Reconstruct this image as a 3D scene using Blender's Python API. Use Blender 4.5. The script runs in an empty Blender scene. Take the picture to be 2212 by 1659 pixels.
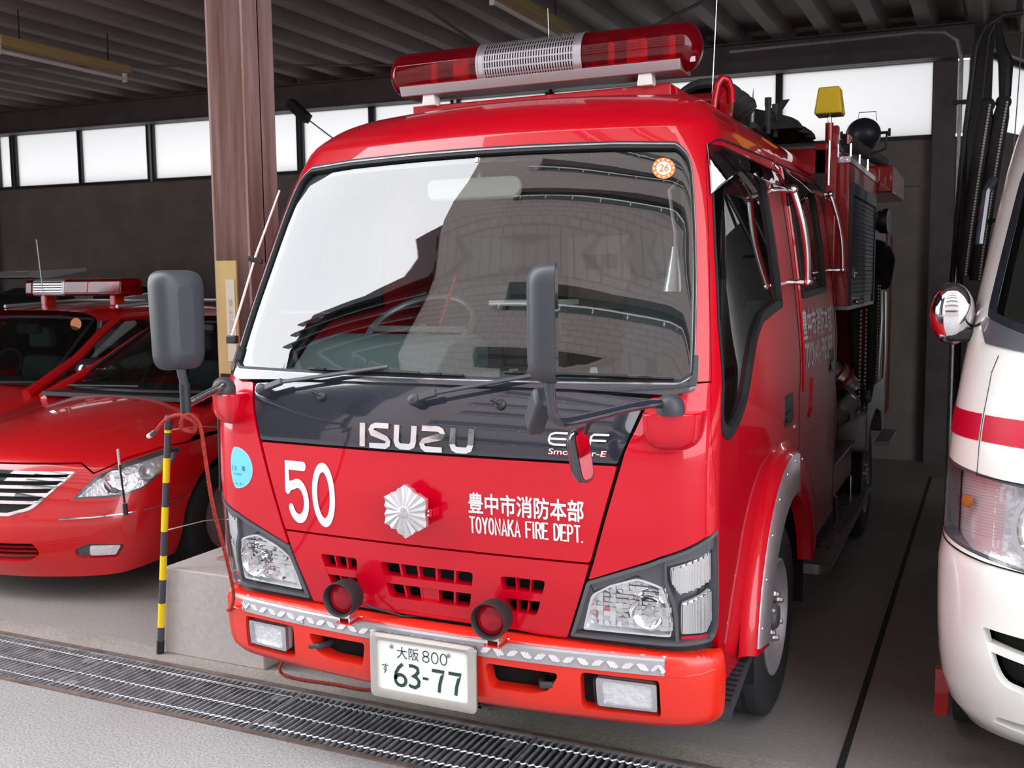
import bpy, math, random, bisect
import numpy as np
from mathutils import Vector, Matrix
from mathutils.geometry import delaunay_2d_cdt
random.seed(7)
R = math.radians
sc = bpy.context.scene
col = sc.collection

# ---------------------------------------------------------------- camera
cam_d = bpy.data.cameras.new('camera'); cam = bpy.data.objects.new('camera', cam_d); col.objects.link(cam)
cam_d.sensor_width = 36.0
cam_d.lens = 2227.47 / 2212 * 36.0
CAM = Vector((1.54286, -2.89109, 1.60385))
def cam_axes():
    y, p, r = R(-24.96498), R(5.74707), R(-0.62729)
    f = Vector((math.sin(y)*math.cos(p), math.cos(y)*math.cos(p), -math.sin(p)))
    rt = Vector((math.cos(y), -math.sin(y), 0)); up = rt.cross(f)
    return math.cos(r)*rt + math.sin(r)*up, -math.sin(r)*rt + math.cos(r)*up, f
_rt, _up, _f = cam_axes()
m = Matrix((_rt, _up, -_f)).transposed().to_4x4(); m.translation = CAM
cam.matrix_world = m
cam_d.clip_end = 300
cam_d.dof.use_dof = True; cam_d.dof.focus_distance = 3.1; cam_d.dof.aperture_fstop = 9.0
sc.camera = cam

# ---------------------------------------------------------------- daylight: overcast sky
world = bpy.data.worlds.new('overcast_sky'); sc.world = world; world.use_nodes = True
wn = world.node_tree.nodes; wl = world.node_tree.links; wn.clear()
w_out = wn.new('ShaderNodeOutputWorld'); w_bg = wn.new('ShaderNodeBackground')
w_tc = wn.new('ShaderNodeTexCoord'); w_sep = wn.new('ShaderNodeSeparateXYZ'); w_ramp = wn.new('ShaderNodeValToRGB')
w_noise = wn.new('ShaderNodeTexNoise'); w_noise.inputs['Scale'].default_value = 1.6; w_noise.inputs['Detail'].default_value = 5
w_mr = wn.new('ShaderNodeMapRange'); w_mr.inputs['From Min'].default_value = .3; w_mr.inputs['From Max'].default_value = .7
w_mr.inputs['To Min'].default_value = .86; w_mr.inputs['To Max'].default_value = 1.08
w_mix = wn.new('ShaderNodeMix'); w_mix.data_type = 'RGBA'; w_mix.blend_type = 'MULTIPLY'; w_mix.inputs['Factor'].default_value = 1
wl.new(w_tc.outputs['Generated'], w_sep.inputs[0]); wl.new(w_sep.outputs['Z'], w_ramp.inputs[0])
wl.new(w_tc.outputs['Generated'], w_noise.inputs['Vector']); wl.new(w_noise.outputs['Fac'], w_mr.inputs['Value'])
wl.new(w_ramp.outputs['Color'], w_mix.inputs['A']); wl.new(w_mr.outputs['Result'], w_mix.inputs['B'])
# the sun behind the cloud: a wide bright patch of sky to the left and behind the camera
w_dir = wn.new('ShaderNodeVectorMath'); w_dir.operation = 'DOT_PRODUCT'; w_dir.inputs[1].default_value = Vector((-.68, -.42, .60)).normalized()
w_nrm = wn.new('ShaderNodeVectorMath'); w_nrm.operation = 'NORMALIZE'
wl.new(w_tc.outputs['Generated'], w_nrm.inputs[0]); wl.new(w_nrm.outputs[0], w_dir.inputs[0])
w_br = wn.new('ShaderNodeMapRange'); w_br.interpolation_type = 'SMOOTHSTEP'; w_br.inputs['From Min'].default_value = .45; w_br.inputs['From Max'].default_value = .95
w_br.inputs['To Min'].default_value = 1.0; w_br.inputs['To Max'].default_value = 1.9
wl.new(w_dir.outputs['Value'], w_br.inputs['Value'])
w_m2 = wn.new('ShaderNodeMix'); w_m2.data_type = 'RGBA'; w_m2.blend_type = 'MULTIPLY'; w_m2.inputs['Factor'].default_value = 1
wl.new(w_mix.outputs['Result'], w_m2.inputs['A']); wl.new(w_br.outputs['Result'], w_m2.inputs['B'])
wl.new(w_m2.outputs['Result'], w_bg.inputs['Color']); wl.new(w_bg.outputs[0], w_out.inputs['Surface'])
e = w_ramp.color_ramp.elements
e[0].position = 0.25; e[0].color = (.92, .95, 1.0, 1); e[1].position = .9; e[1].color = (.80, .81, .83, 1)
w_bg.inputs['Strength'].default_value = 7.0

sc.view_settings.view_transform = 'Standard'; sc.view_settings.look = 'None'
sc.view_settings.gamma = 1.0; sc.view_settings.use_curve_mapping = False
sc.view_settings.exposure = -0.34
sc.cycles.max_bounces = 10; sc.cycles.diffuse_bounces = 4; sc.cycles.glossy_bounces = 5
sc.cycles.transmission_bounces = 8; sc.cycles.transparent_max_bounces = 16
sc.cycles.caustics_reflective = False; sc.cycles.caustics_refractive = False
sc.cycles.use_denoising = True
# ---------------------------------------------------------------- materials
M = {}
def mat(name, color, rough=.5, metal=0.0, coat=0.0, emit=None, estr=1.0, spec=None, alpha=None, var=0.0, vscale=8.0,
        bump=0.0, bscale=40.0, trans=0.0, ior=1.45, coatr=.03, stretch=None, color2=None):
    m = bpy.data.materials.new(name); m.use_nodes = True
    nt = m.node_tree; b = nt.nodes['Principled BSDF']
    b.inputs['Base Color'].default_value = (*color, 1); b.inputs['Roughness'].default_value = rough
    b.inputs['Metallic'].default_value = metal; b.inputs['Coat Weight'].default_value = coat
    b.inputs['Coat Roughness'].default_value = coatr
    b.inputs['Transmission Weight'].default_value = trans; b.inputs['IOR'].default_value = ior
    if spec is not None: b.inputs['Specular IOR Level'].default_value = spec
    if emit: b.inputs['Emission Color'].default_value = (*emit, 1); b.inputs['Emission Strength'].default_value = estr
    tc = nt.nodes.new('ShaderNodeTexCoord')
    src = tc.outputs['Object']
    if stretch:
        mp = nt.nodes.new('ShaderNodeMapping'); mp.inputs['Scale'].default_value = stretch
        nt.links.new(src, mp.inputs['Vector']); src = mp.outputs['Vector']
    if var or color2:
        n = nt.nodes.new('ShaderNodeTexNoise'); n.inputs['Scale'].default_value = vscale; n.inputs['Detail'].default_value = 6
        n.inputs['Roughness'].default_value = .65
        nt.links.new(src, n.inputs['Vector'])
        r = nt.nodes.new('ShaderNodeMix'); r.data_type = 'RGBA'
        c2 = color2 if color2 else tuple(max(0, c*(1-var)) for c in color)
        c1 = color if color2 else tuple(min(1, c*(1+var)) for c in color)
        mr = nt.nodes.new('ShaderNodeMapRange'); mr.inputs['From Min'].default_value = .35; mr.inputs['From Max'].default_value = .65
        nt.links.new(n.outputs['Fac'], mr.inputs['Value']); nt.links.new(mr.outputs['Result'], r.inputs['Factor'])
        r.inputs['A'].default_value = (*c1, 1); r.inputs['B'].default_value = (*c2, 1)
        nt.links.new(r.outputs['Result'], b.inputs['Base Color'])
    if bump:
        n2 = nt.nodes.new('ShaderNodeTexNoise'); n2.inputs['Scale'].default_value = bscale; n2.inputs['Detail'].default_value = 5
        nt.links.new(src, n2.inputs['Vector'])
        bp = nt.nodes.new('ShaderNodeBump'); bp.inputs['Strength'].default_value = bump; bp.inputs['Distance'].default_value = .01
        nt.links.new(n2.outputs['Fac'], bp.inputs['Height']); nt.links.new(bp.outputs['Normal'], b.inputs['Normal'])
    M[name] = m
    return m

def glass(name, tint, ior=1.5, rough=0.0):
    """thin sheet of glass: mirror by Fresnel, tinted see-through"""
    m = bpy.data.materials.new(name); m.use_nodes = True; nt = m.node_tree; nt.nodes.clear()
    o = nt.nodes.new('ShaderNodeOutputMaterial'); mx = nt.nodes.new('ShaderNodeMixShader')
    t = nt.nodes.new('ShaderNodeBsdfTransparent'); t.inputs['Color'].default_value = (*tint, 1)
    g = nt.nodes.new('ShaderNodeBsdfGlossy'); g.inputs['Roughness'].default_value = rough
    # reflectance by angle, the same from both faces of the sheet
    f0 = ((ior-1)/(ior+1))**2
    ge = nt.nodes.new('ShaderNodeNewGeometry'); dt = nt.nodes.new('ShaderNodeVectorMath'); dt.operation = 'DOT_PRODUCT'
    nt.links.new(ge.outputs['Normal'], dt.inputs[0]); nt.links.new(ge.outputs['Incoming'], dt.inputs[1])
    def mt_(op, a, b=None, v=None):
        n = nt.nodes.new('ShaderNodeMath'); n.operation = op
        nt.links.new(a, n.inputs[0]) if not isinstance(a, float) else setattr(n.inputs[0], 'default_value', a)
        if b is not None:
            nt.links.new(b, n.inputs[1]) if not isinstance(b, float) else setattr(n.inputs[1], 'default_value', b)
        return n.outputs[0]
    x = mt_('SUBTRACT', 1.0, mt_('ABSOLUTE', dt.outputs['Value'])); x5 = mt_('POWER', x, 5.0)
    fo = mt_('ADD', mt_('MULTIPLY', x5, 1-f0), f0)
    nt.links.new(fo, mx.inputs[0]); nt.links.new(t.outputs[0], mx.inputs[1]); nt.links.new(g.outputs[0], mx.inputs[2])
    nt.links.new(mx.outputs[0], o.inputs[0]); M[name] = m
    return m

mat('red_paint', (.54, .0, .014), .30, 0, .75, coatr=.02, spec=.2)
mat('red_paint_body', (.50, .0, .010), .3, 0, .8, coatr=.02, spec=.2)
mat('bumper_red', (.66, .018, .007), .3, 0, .5, coatr=.12)
mat('car_red', (.60, .006, .010), .25, 0, .9, coatr=.02)
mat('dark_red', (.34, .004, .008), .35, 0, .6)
mat('gloss_black', (.022, .024, .034), .12, 0, 1.0, coatr=.015)
mat('black_plastic', (.018, .018, .022), .42, var=.25, vscale=60)
mat('grey_plastic', (.038, .039, .048), .45, bump=.04, bscale=900)
mat('rubber', (.012, .012, .014), .55)
mat('frit', (.008, .008, .010), .18)
mat('tyre', (.020, .020, .022), .75, bump=.15, bscale=120)
mat('void', (.004, .004, .005), .9)
mat('white_decal', (.70, .70, .71), .35)
mat('black_decal', (.02, .02, .025), .4)
mat('green_decal', (.015, .05, .035), .4)
mat('red_decal', (.55, .0, .03), .4)
mat('blue_decal', (.16, .58, .86), .4)
mat('chrome', (.86, .86, .88), .05, 1.0)
mat('satin_metal', (.72, .70, .72), .28, 1.0, var=.05)
mat('facet_mirror', (.95, .95, .95), .05, .92)
mat('tread_base', (.40, .39, .41), .55, .5)
mat('tread_rib', (.88, .88, .90), .30, .7)
mat('tray_metal', (.45, .42, .44), .35, .8)
mat('alu', (.70, .69, .72), .34, .85, var=.08, vscale=30)
mat('silver_perf', (.62, .60, .64), .34, .8)
mat('steel_grey', (.30, .30, .31), .45, .7, var=.2, vscale=20)
mat('wheel_silver', (.42, .41, .44), .42, .45, var=.1)
mat('reflector', (.92, .92, .94), .14, .5, bump=.8, bscale=46)
mat('reflector_plain', (.88, .88, .91), .18, .4, bump=.25, bscale=25)
mat('lamp_grey', (.085, .088, .10), .3, 0, .5)
mat('plate_white', (.78, .80, .78), .35)
mat('plate_frame', (.55, .53, .50), .35, .75, var=.06)
mat('interior_grey', (.10, .13, .135), .7)
mat('interior_light', (.42, .42, .40), .75)
mat('interior_dark', (.03, .032, .035), .8)
mat('cream', (.55, .53, .46), .7)
mat('silver_paint', (.55, .56, .58), .3, .5, 1.0)
mat('white_paint', (.88, .89, .86), .25, 0, 1.0, coatr=.02)
mat('yellow_plastic', (.72, .50, .02), .45)
mat('yellow_band', (.90, .66, .01), .4)
mat('dark_band', (.060, .062, .070), .5)
mat('cloth_dark', (.020, .019, .018), .95, var=.4, vscale=9, bump=.5, bscale=30)
mat('hose_dark', (.030, .029, .027), .7, var=.3, vscale=30)
mat('rope_red', (.30, .022, .016), .8, var=.35, vscale=90)
mat('cardboard', (.50, .34, .14), .8, var=.15, vscale=6, stretch=(1, 1, .2))
mat('paper', (.55, .48, .40), .8)
mat('amber_sticker', (.70, .20, .035), .5)
mat('shutter_grey', (.085, .10, .12), .5, .3)
mat('seat_grey', (.09, .12, .13), .8)
mat('lamp_beige', (.40, .30, .12), .6)
mat('tube_white', (.70, .62, .62), .4)
glass('windscreen_glass', (.66, .70, .68), 2.0)
glass('side_glass', (.42, .44, .44), 1.55)
glass('clear_lens', (.93, .94, .95), 1.45)
glass('visor_glass', (.34, .32, .34), 2.6)
glass('car_glass', (.40, .47, .45), 1.65)
def red_glass(name, tint, body, k, ior):
    m = glass(name, tint, ior); nt = m.node_tree
    tr = next(n for n in nt.nodes if n.type == 'BSDF_TRANSPARENT'); mx = next(n for n in nt.nodes if n.type == 'MIX_SHADER')
    d = nt.nodes.new('ShaderNodeBsdfDiffuse'); d.inputs['Color'].default_value = (*body, 1)
    t = nt.nodes.new('ShaderNodeBsdfTranslucent'); t.inputs['Color'].default_value = (*body, 1)
    a = nt.nodes.new('ShaderNodeMixShader'); a.inputs[0].default_value = .5
    b = nt.nodes.new('ShaderNodeMixShader'); b.inputs[0].default_value = k
    nt.links.new(d.outputs[0], a.inputs[1]); nt.links.new(t.outputs[0], a.inputs[2])
    nt.links.new(tr.outputs[0], b.inputs[1]); nt.links.new(a.outputs[0], b.inputs[2]); nt.links.new(b.outputs[0], mx.inputs[1])
red_glass('red_lens', (.75, .01, .04), (.60, .01, .05), .45, 1.5)
red_glass('red_dome', (.80, .01, .03), (.50, .003, .02), .30, 1.5)

def node_mat(name, build):
    m = bpy.data.materials.new(name); m.use_nodes = True
    build(m.node_tree, m.node_tree.nodes['Principled BSDF']); M[name] = m
    return m

# ---------------------------------------------------------------- object helpers
def tag(o, label=None, cat=None, group=None, kind=None):
    if label: o['label'] = label
    if cat: o['category'] = cat
    if group: o['group'] = group
    if kind: o['kind'] = kind
    return o
def empty(name, loc=(0, 0, 0), rz=0.0):
    o = bpy.data.objects.new(name, None); o.location = loc; o.rotation_euler = (0, 0, rz)
    o.empty_display_size = .1; col.objects.link(o)
    return o
def thing(name, label, cat, loc=(0, 0, 0), rz=0.0, group=None):
    return tag(empty(name, loc, rz), label, cat, group)
def link(name, me, mt, parent=None, loc=None):
    o = bpy.data.objects.new(name, me); col.objects.link(o)
    if isinstance(mt, str): mt = M[mt]
    if mt and not me.materials: me.materials.append(mt)
    if parent:
        o.parent = parent
        pl = Vector((0, 0, 0)); q = parent
        while q:
            pl += q.location; q = q.parent
        o.location = -pl if loc is None else loc   # parts are written in world coordinates
    elif loc is not None:
        o.location = loc
    return o
def copy_tree(o, parent=None):
    c = o.copy(); col.objects.link(c)
    if parent: c.parent = parent
    for ch in list(o.children): copy_tree(ch, c)
    return c

class MB:
    def __init__(s):
        s.v = []; s.f = []; s.T = None; s.mark = None
    def second(s):
        """faces added from here on take the second material"""
        s.mark = len(s.f); return s
    def add(s, vs, fs):
        n = len(s.v)
        for p in vs:
            p = Vector(p)
            s.v.append(tuple(s.T @ p) if s.T else tuple(p))
        s.f += [tuple(i + n for i in f) for f in fs]
        return s
    def box(s, a, b):
        x0, y0, z0 = [min(p, q) for p, q in zip(a, b)]; x1, y1, z1 = [max(p, q) for p, q in zip(a, b)]
        return s.add([(x0,y0,z0),(x1,y0,z0),(x1,y1,z0),(x0,y1,z0),(x0,y0,z1),(x1,y0,z1),(x1,y1,z1),(x0,y1,z1)],
                     [(0,3,2,1),(4,5,6,7),(0,1,5,4),(1,2,6,5),(2,3,7,6),(3,0,4,7)])
    def obox(s, c, ax, ay, az, h):
        """oriented box: centre, three axes, half sizes"""
        c = Vector(c); ax, ay, az = [Vector(a).normalized() for a in (ax, ay, az)]
        vs = [c + ax*h[0]*i + ay*h[1]*j + az*h[2]*k for k in (-1, 1) for (i, j) in ((-1,-1),(1,-1),(1,1),(-1,1))]
        return s.add(vs, [(0,3,2,1),(4,5,6,7),(0,1,5,4),(1,2,6,5),(2,3,7,6),(3,0,4,7)])
    def bar(s, a, b, w, h, up=(0, 0, 1)):
        a = Vector(a); b = Vector(b); d = (b - a); L = d.length; d.normalize()
        u = Vector(up); sx = d.cross(u)
        if sx.length < 1e-4: sx = d.cross(Vector((1, 0, 0)))
        sx.normalize(); sz = sx.cross(d)
        return s.obox((a + b)/2, d, sx, sz, (L/2, w/2, h/2))
    def prism(s, poly, d, o=(0, 0, 0), ex=(1, 0, 0), ey=(0, 0, 1)):
        """extrude 2-D polygon (ex, ey plane at o) by vector d"""
        o = Vector(o); ex = Vector(ex); ey = Vector(ey); d = Vector(d); n = len(poly)
        vs = [o + ex*p[0] + ey*p[1] for p in poly] + [o + ex*p[0] + ey*p[1] + d for p in poly]
        fs = [tuple(range(n)), tuple(range(2*n - 1, n - 1, -1))] + [(i, i+n, (i+1) % n + n, (i+1) % n) for i in range(n)]
        return s.add(vs, fs)
    def tube(s, pts, r, n=10, caps=True, closed=False):
        pts = [Vector(p) for p in pts]; m = len(pts)
        rs = r if isinstance(r, (list, tuple)) else [r]*m
        t0 = (pts[1] - pts[0]).normalized()
        up = Vector((0, 0, 1)) if abs(t0.z) < .9 else Vector((1, 0, 0))
        nx = t0.cross(up).normalized(); vs = []
        for i, p in enumerate(pts):
            if closed: t = (pts[(i+1) % m] - pts[i-1]).normalized()
            else: t = (pts[min(i+1, m-1)] - pts[max(i-1, 0)]).normalized()
            nx = (nx - t*nx.dot(t)).normalized(); ny = t.cross(nx)
            for k in range(n):
                a = 2*math.pi*k/n; vs.append(p + (nx*math.cos(a) + ny*math.sin(a))*rs[i])
        fs = []
        for i in range(m if closed else m - 1):
            j = (i + 1) % m
            for k in range(n):
                fs.append((i*n+k, i*n+(k+1) % n, j*n+(k+1) % n, j*n+k))
        if caps and not closed:
            fs.append(tuple(range(n-1, -1, -1))); fs.append(tuple((m-1)*n + k for k in range(n)))
        return s.add(vs, fs)
    def lathe(s, prof, o, ax, n=32, caps=True):
        """prof: (r, t) list along axis ax from o"""
        o = Vector(o); ax = Vector(ax).normalized()
        up = Vector((0, 0, 1)) if abs(ax.z) < .9 else Vector((1, 0, 0))
        ex = ax.cross(up).normalized(); ey = ax.cross(ex)
        vs = []
        for (r, t) in prof:
            for k in range(n):
                a = 2*math.pi*k/n; vs.append(o + ax*t + (ex*math.cos(a) + ey*math.sin(a))*max(r, 1e-5))
        fs = [(i*n+k, (i+1)*n+k, (i+1)*n+(k+1) % n, i*n+(k+1) % n) for i in range(len(prof)-1) for k in range(n)]
        if caps:
            fs.append(tuple(range(n))); fs.append(tuple((len(prof)-1)*n + k for k in range(n-1, -1, -1)))
        return s.add(vs, fs)
    def ball(s, c, r, n=16, sx=1, sy=1, sz=1):
        c = Vector(c); vs = []; m = n//2
        for i in range(m+1):
            th = math.pi*i/m
            for k in range(n):
                a = 2*math.pi*k/n
                vs.append(c + Vector((r*sx*math.sin(th)*math.cos(a), r*sy*math.sin(th)*math.sin(a), r*sz*math.cos(th))))
        fs = [(i*n+k, (i+1)*n+k, (i+1)*n+(k+1) % n, i*n+(k+1) % n) for i in range(m) for k in range(n)]
        return s.add(vs, fs)
    def build(s, name, mt, parent=None, smooth=35, bevel=0.0, seg=2, loc=None, origin=None):
        me = bpy.data.meshes.new(name)
        vs = s.v
        if parent is None and loc is None and vs and origin != 'world':
            xs = [p[0] for p in vs]; ys = [p[1] for p in vs]; zs = [p[2] for p in vs]
            o = ((min(xs)+max(xs))/2, (min(ys)+max(ys))/2, min(zs))
            vs = [(p[0]-o[0], p[1]-o[1], p[2]-o[2]) for p in vs]; loc = o
        me.from_pydata(vs, [], s.f)
        if isinstance(mt, (list, tuple)):
            for q in mt: me.materials.append(M[q])
            if s.mark is not None: me.polygons.foreach_set('material_index', [0]*s.mark + [1]*(len(s.f)-s.mark))
            mt = mt[0]
        me.validate(); me.update()
        if smooth:
            me.polygons.foreach_set('use_smooth', [True]*len(me.polygons))
            me.set_sharp_from_angle(angle=R(smooth))
        o = link(name, me, mt, parent, loc)
        if bevel:
            b = o.modifiers.new('bevel', 'BEVEL'); b.width = bevel; b.segments = seg; b.limit_method = 'ANGLE'; b.angle_limit = R(40)
            b.harden_normals = False
        return o

def rnd(pts, r, n=4):
    """round the corners of a polygon; r one number or one per vertex"""
    out = []; m = len(pts); rr = r if isinstance(r, (list, tuple)) else [r]*m
    for i in range(m):
        p = Vector(pts[i]); a = Vector(pts[i-1]); b = Vector(pts[(i+1) % m]); q = rr[i]
        if q <= 0: out.append(tuple(p)); continue
        da = a - p; db = b - p
        ra = min(q, da.length*.49); rb = min(q, db.length*.49)
        A = p + da.normalized()*ra; B = p + db.normalized()*rb
        for k in range(n+1):
            t = k/n; out.append(tuple(A*(1-t)**2 + p*2*t*(1-t) + B*t*t))
    return out
def inpoly(x, y, P):
    c = False; j = len(P) - 1
    for i in range(len(P)):
        xi, yi = P[i]; xj, yj = P[j]
        if (yi > y) != (yj > y) and x < (xj - xi)*(y - yi)/(yj - yi) + xi: c = not c
        j = i
    return c
def dens(P, su, sv):
    out = []
    for i in range(len(P)):
        a = P[i]; b = P[(i+1) % len(P)]
        n = max(1, int(math.ceil(max(abs(a[0]-b[0])/su, abs(a[1]-b[1])/sv))))
        out += [(a[0] + (b[0]-a[0])*k/n, a[1] + (b[1]-a[1])*k/n) for k in range(n)]
    return out
def mir(P):
    return [(-u, v) for u, v in reversed(P)]

class Skin:
    """collects patches lying on a Loft, with exact surface normals"""
    def __init__(s, L):
        s.L = L; s.v = []; s.f = []; s.n = []
    def patch(s, outer, holes=(), off=0.0, skirt=.012, su=.06, sv=.05, grid=True, wall=True):
        L = s.L
        outer = dens(outer, su, sv); holes = [dens(h, su, sv) for h in holes]
        pts = []; edges = []
        for P in [outer] + holes:
            b = len(pts); pts += P; edges += [(b+i, b+(i+1) % len(P)) for i in range(len(P))]
        nb = len(pts)
        if grid:
            us = [p[0] for p in outer]; vv = [p[1] for p in outer]
            u = math.floor(min(us)/su)*su
            while u < max(us):
                v = math.floor(min(vv)/sv)*sv
                while v < max(vv):
                    if inpoly(u, v, outer) and not any(inpoly(u, v, h) for h in holes):
                        d = min(((u-p[0])/su)**2 + ((v-p[1])/sv)**2 for p in pts[:nb])
                        if d > .12: pts.append((u, v))
                    v += sv
                u += su
        res = delaunay_2d_cdt([Vector((p[0], p[1])) for p in pts], edges, [], 0, 1e-6)
        V, F = res[0], res[2]
        base = len(s.v)
        for p in V:
            q = L.at(p.x, p.y, off); s.v.append(tuple(q))
        nn = [L.N(p.x, p.y) for p in V]
        for f in F:
            cx = sum(V[i].x for i in f)/len(f); cy = sum(V[i].y for i in f)/len(f)
            if not inpoly(cx, cy, outer) or any(inpoly(cx, cy, h) for h in holes): continue
            a, b_, c = [np.array(s.v[base+i]) for i in f[:3]]
            g = np.cross(b_-a, c-a)
            if np.linalg.norm(g) < 1e-12: continue
            ff = tuple(f)
            if g @ nn[f[0]] < 0: ff = tuple(reversed(ff))
            s.f.append(tuple(base+i for i in ff)); s.n.append([tuple(nn[i]) for i in ff])
        if wall and skirt:
            for P in [outer] + holes:
                m = len(P); b = len(s.v)
                area = sum(P[i][0]*P[(i+1) % m][1] - P[(i+1) % m][0]*P[i][1] for i in range(m))
                for p in P:
                    s.v.append(tuple(L.at(p[0], p[1], off))); s.v.append(tuple(L.at(p[0], p[1], off - skirt)))
                for i in range(m):
                    j = (i+1) % m
                    fc = (b+2*i, b+2*i+1, b+2*j+1, b+2*j)
                    if (area < 0) != (P is not outer): fc = tuple(reversed(fc))
                    s.f.append(fc); s.n.append(None)
        return s
    def raised(s, P, off, lip, holes=(), skirt=.02, inset=.012, **k):
        return s.patch(P, holes, off=off, skirt=skirt, **k)
    def build(s, name, mt, parent):
        me = bpy.data.meshes.new(name); me.from_pydata(s.v, [], s.f)
        me.polygons.foreach_set('use_smooth', [True]*len(me.polygons)); me.update()
        ln = []
        for p in me.polygons:
            n = s.n[p.index]
            if n is None: ln += [tuple(p.normal)]*p.loop_total
            else: ln += n
        me.normals_split_custom_set(ln)
        return link(name, me, mt, parent)

def grid_skin(L, u0, u1, v0, v1, nu, nv, off=0.0, yend=None):
    s = Skin(L)
    if yend is not None:
        def U(i, v):
            e = L.uy(yend, v); t = -1 + 2*i/nu; a = abs(t)
            q = a/.78*2 if a < .78 else 2 + (a-.78)/.22*(e-2)
            return q if t > 0 else -q
        V = lambda j: v0+(v1-v0)*j/nv
        for i in range(nu+1):
            for j in range(nv+1): s.v.append(tuple(L.at(U(i, V(j)), V(j), off)))
        for i in range(nu):
            for j in range(nv):
                s.f.append((i*(nv+1)+j, (i+1)*(nv+1)+j, (i+1)*(nv+1)+j+1, i*(nv+1)+j+1))
                s.n.append([tuple(L.N(U(a, V(b)), V(b))) for a, b in ((i,j),(i+1,j),(i+1,j+1),(i,j+1))])
        return s
    for i in range(nu+1):
        for j in range(nv+1):
            s.v.append(tuple(L.at(u0+(u1-u0)*i/nu, v0+(v1-v0)*j/nv, off)))
    for i in range(nu):
        for j in range(nv):
            f = (i*(nv+1)+j, (i+1)*(nv+1)+j, (i+1)*(nv+1)+j+1, i*(nv+1)+j+1)
            s.f.append(f)
            s.n.append([tuple(L.N(u0+(u1-u0)*a/nu, v0+(v1-v0)*b/nv)) for a, b in ((i,j),(i+1,j),(i+1,j+1),(i,j+1))])
    return s

# ---------------------------------------------------------------- lettering
def text2d(body, x0, x1, y0, y1, bold=0.0, shear=0.0):
    c = bpy.data.curves.new('lettering', 'FONT'); c.body = body; c.resolution_u = 4; c.shear = shear
    o = bpy.data.objects.new('lettering', c); col.objects.link(o)
    bpy.context.view_layer.update()
    me = bpy.data.meshes.new_from_object(o.evaluated_get(bpy.context.evaluated_depsgraph_get()))
    P = [(v.co.x, v.co.y) for v in me.vertices]; F = [tuple(p.vertices) for p in me.polygons]
    bpy.data.objects.remove(o); bpy.data.meshes.remove(me); bpy.data.curves.remove(c)
    ax, bx = min(p[0] for p in P), max(p[0] for p in P); ay, by = min(p[1] for p in P), max(p[1] for p in P)
    n = len(P); V = []; G_ = []
    # heavier weight: the glyphs repeated with tiny shifts
    for k, (dx, dy) in enumerate([(0, 0)] + ([(bold*math.cos(a), bold*math.sin(a)) for a in [math.pi/4*q for q in range(8)]] if bold > 0 else [])):
        V += [(x0 + (p[0]+dx-ax)/(bx-ax)*(x1-x0), y0 + (p[1]+dy-ay)/(by-ay)*(y1-y0), k*.00006) for p in P]
        G_ += [tuple(i+k*n for i in f) for f in F]
    return V, G_
def strokes2d(lines, w, cap=6, squash=1.0):
    """thick rounded pen lines as flat polygons (each line: list of points)"""
    V = []; F = []
    for ln in lines:
        pts = [Vector(p) for p in ln]
        closed = (pts[0] - pts[-1]).length < 1e-6 and len(pts) > 2
        if closed: pts = pts[:-1]
        n = len(pts); Lp = []; Rp = []
        for i in range(n):
            if closed: a, b = pts[i-1], pts[(i+1) % n]
            else: a, b = pts[max(i-1, 0)], pts[min(i+1, n-1)]
            t = (b - a).normalized(); nn = Vector((-t.y, t.x))
            if 0 < i < n-1 or closed:
                t1 = (pts[i] - pts[i-1]).normalized(); k = max(.5, t.dot(t1))
            else: k = 1
            Lp.append(pts[i] + nn*w/2/k); Rp.append(pts[i] - nn*w/2/k)
        b0 = len(V); V += [tuple(p) for p in Lp] + [tuple(p) for p in Rp]
        for i in range(n if closed else n-1):
            j = (i+1) % n; F.append((b0+i, b0+n+i, b0+n+j, b0+j))
        if not closed and cap:
            for e, (p, q) in enumerate(((pts[0], pts[1]), (pts[-1], pts[-2]))):
                d = (p - q).normalized(); nn = Vector((-d.y, d.x)); b1 = len(V)
                V += [tuple(p + nn*w/2*math.cos(a) + d*w/2*math.sin(a)) for a in [math.pi*k/cap for k in range(cap+1)]]
                F.append(tuple(reversed(range(b1, b1+cap+1))))
    return V, F
def arc(cx, cy, rx, ry, a0, a1, n=10):
    return [(cx + rx*math.cos(R(a0+(a1-a0)*k/n)), cy + ry*math.sin(R(a0+(a1-a0)*k/n))) for k in range(n+1)]
def lay(VF, fn, name, mt, parent, thick=0.0, fn2=None):
    """lay flat lettering on a surface: fn(x, y, off) -> point"""
    V, F = VF; mb = MB()
    n = len(V); k = .0
    vs = [fn(p[0], p[1], thick + (p[2] if len(p) > 2 else 0)) for p in V]
    fs = list(F)
    if thick:
        vs += [fn(p[0], p[1], 0) for p in V]
        cnt = {}
        for f in F:
            for i in range(len(f)):
                e = (f[i], f[(i+1) % len(f)]); cnt[e] = 1
        for (a, b) in cnt:
            if (b, a) not in cnt: fs.append((a, a+n, b+n, b))
    mb.add(vs, fs)
    return mb.build(name, mt, parent, smooth=0)
# ---------------------------------------------------------------- curved body surfaces
def _pchip(xs, ys, x):
    n = len(xs)
    x = min(max(x, xs[0]), xs[-1])
    i = min(max(bisect.bisect_right(xs, x) - 1, 0), n - 2)
    def sl(k):
        return (ys[k+1] - ys[k]) / (xs[k+1] - xs[k])
    def m(k):
        if k == 0: return sl(0)
        if k == n - 1: return sl(n - 2)
        a, b = sl(k - 1), sl(k)
        if a * b <= 0: return 0.0
        return 2 * a * b / (a + b)
    h = xs[i+1] - xs[i]; t = (x - xs[i]) / h
    return ((1+2*t)*(1-t)**2*ys[i] + t*(1-t)**2*h*m(i) + t*t*(3-2*t)*ys[i+1] + t*t*(t-1)*h*m(i+1))

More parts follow.
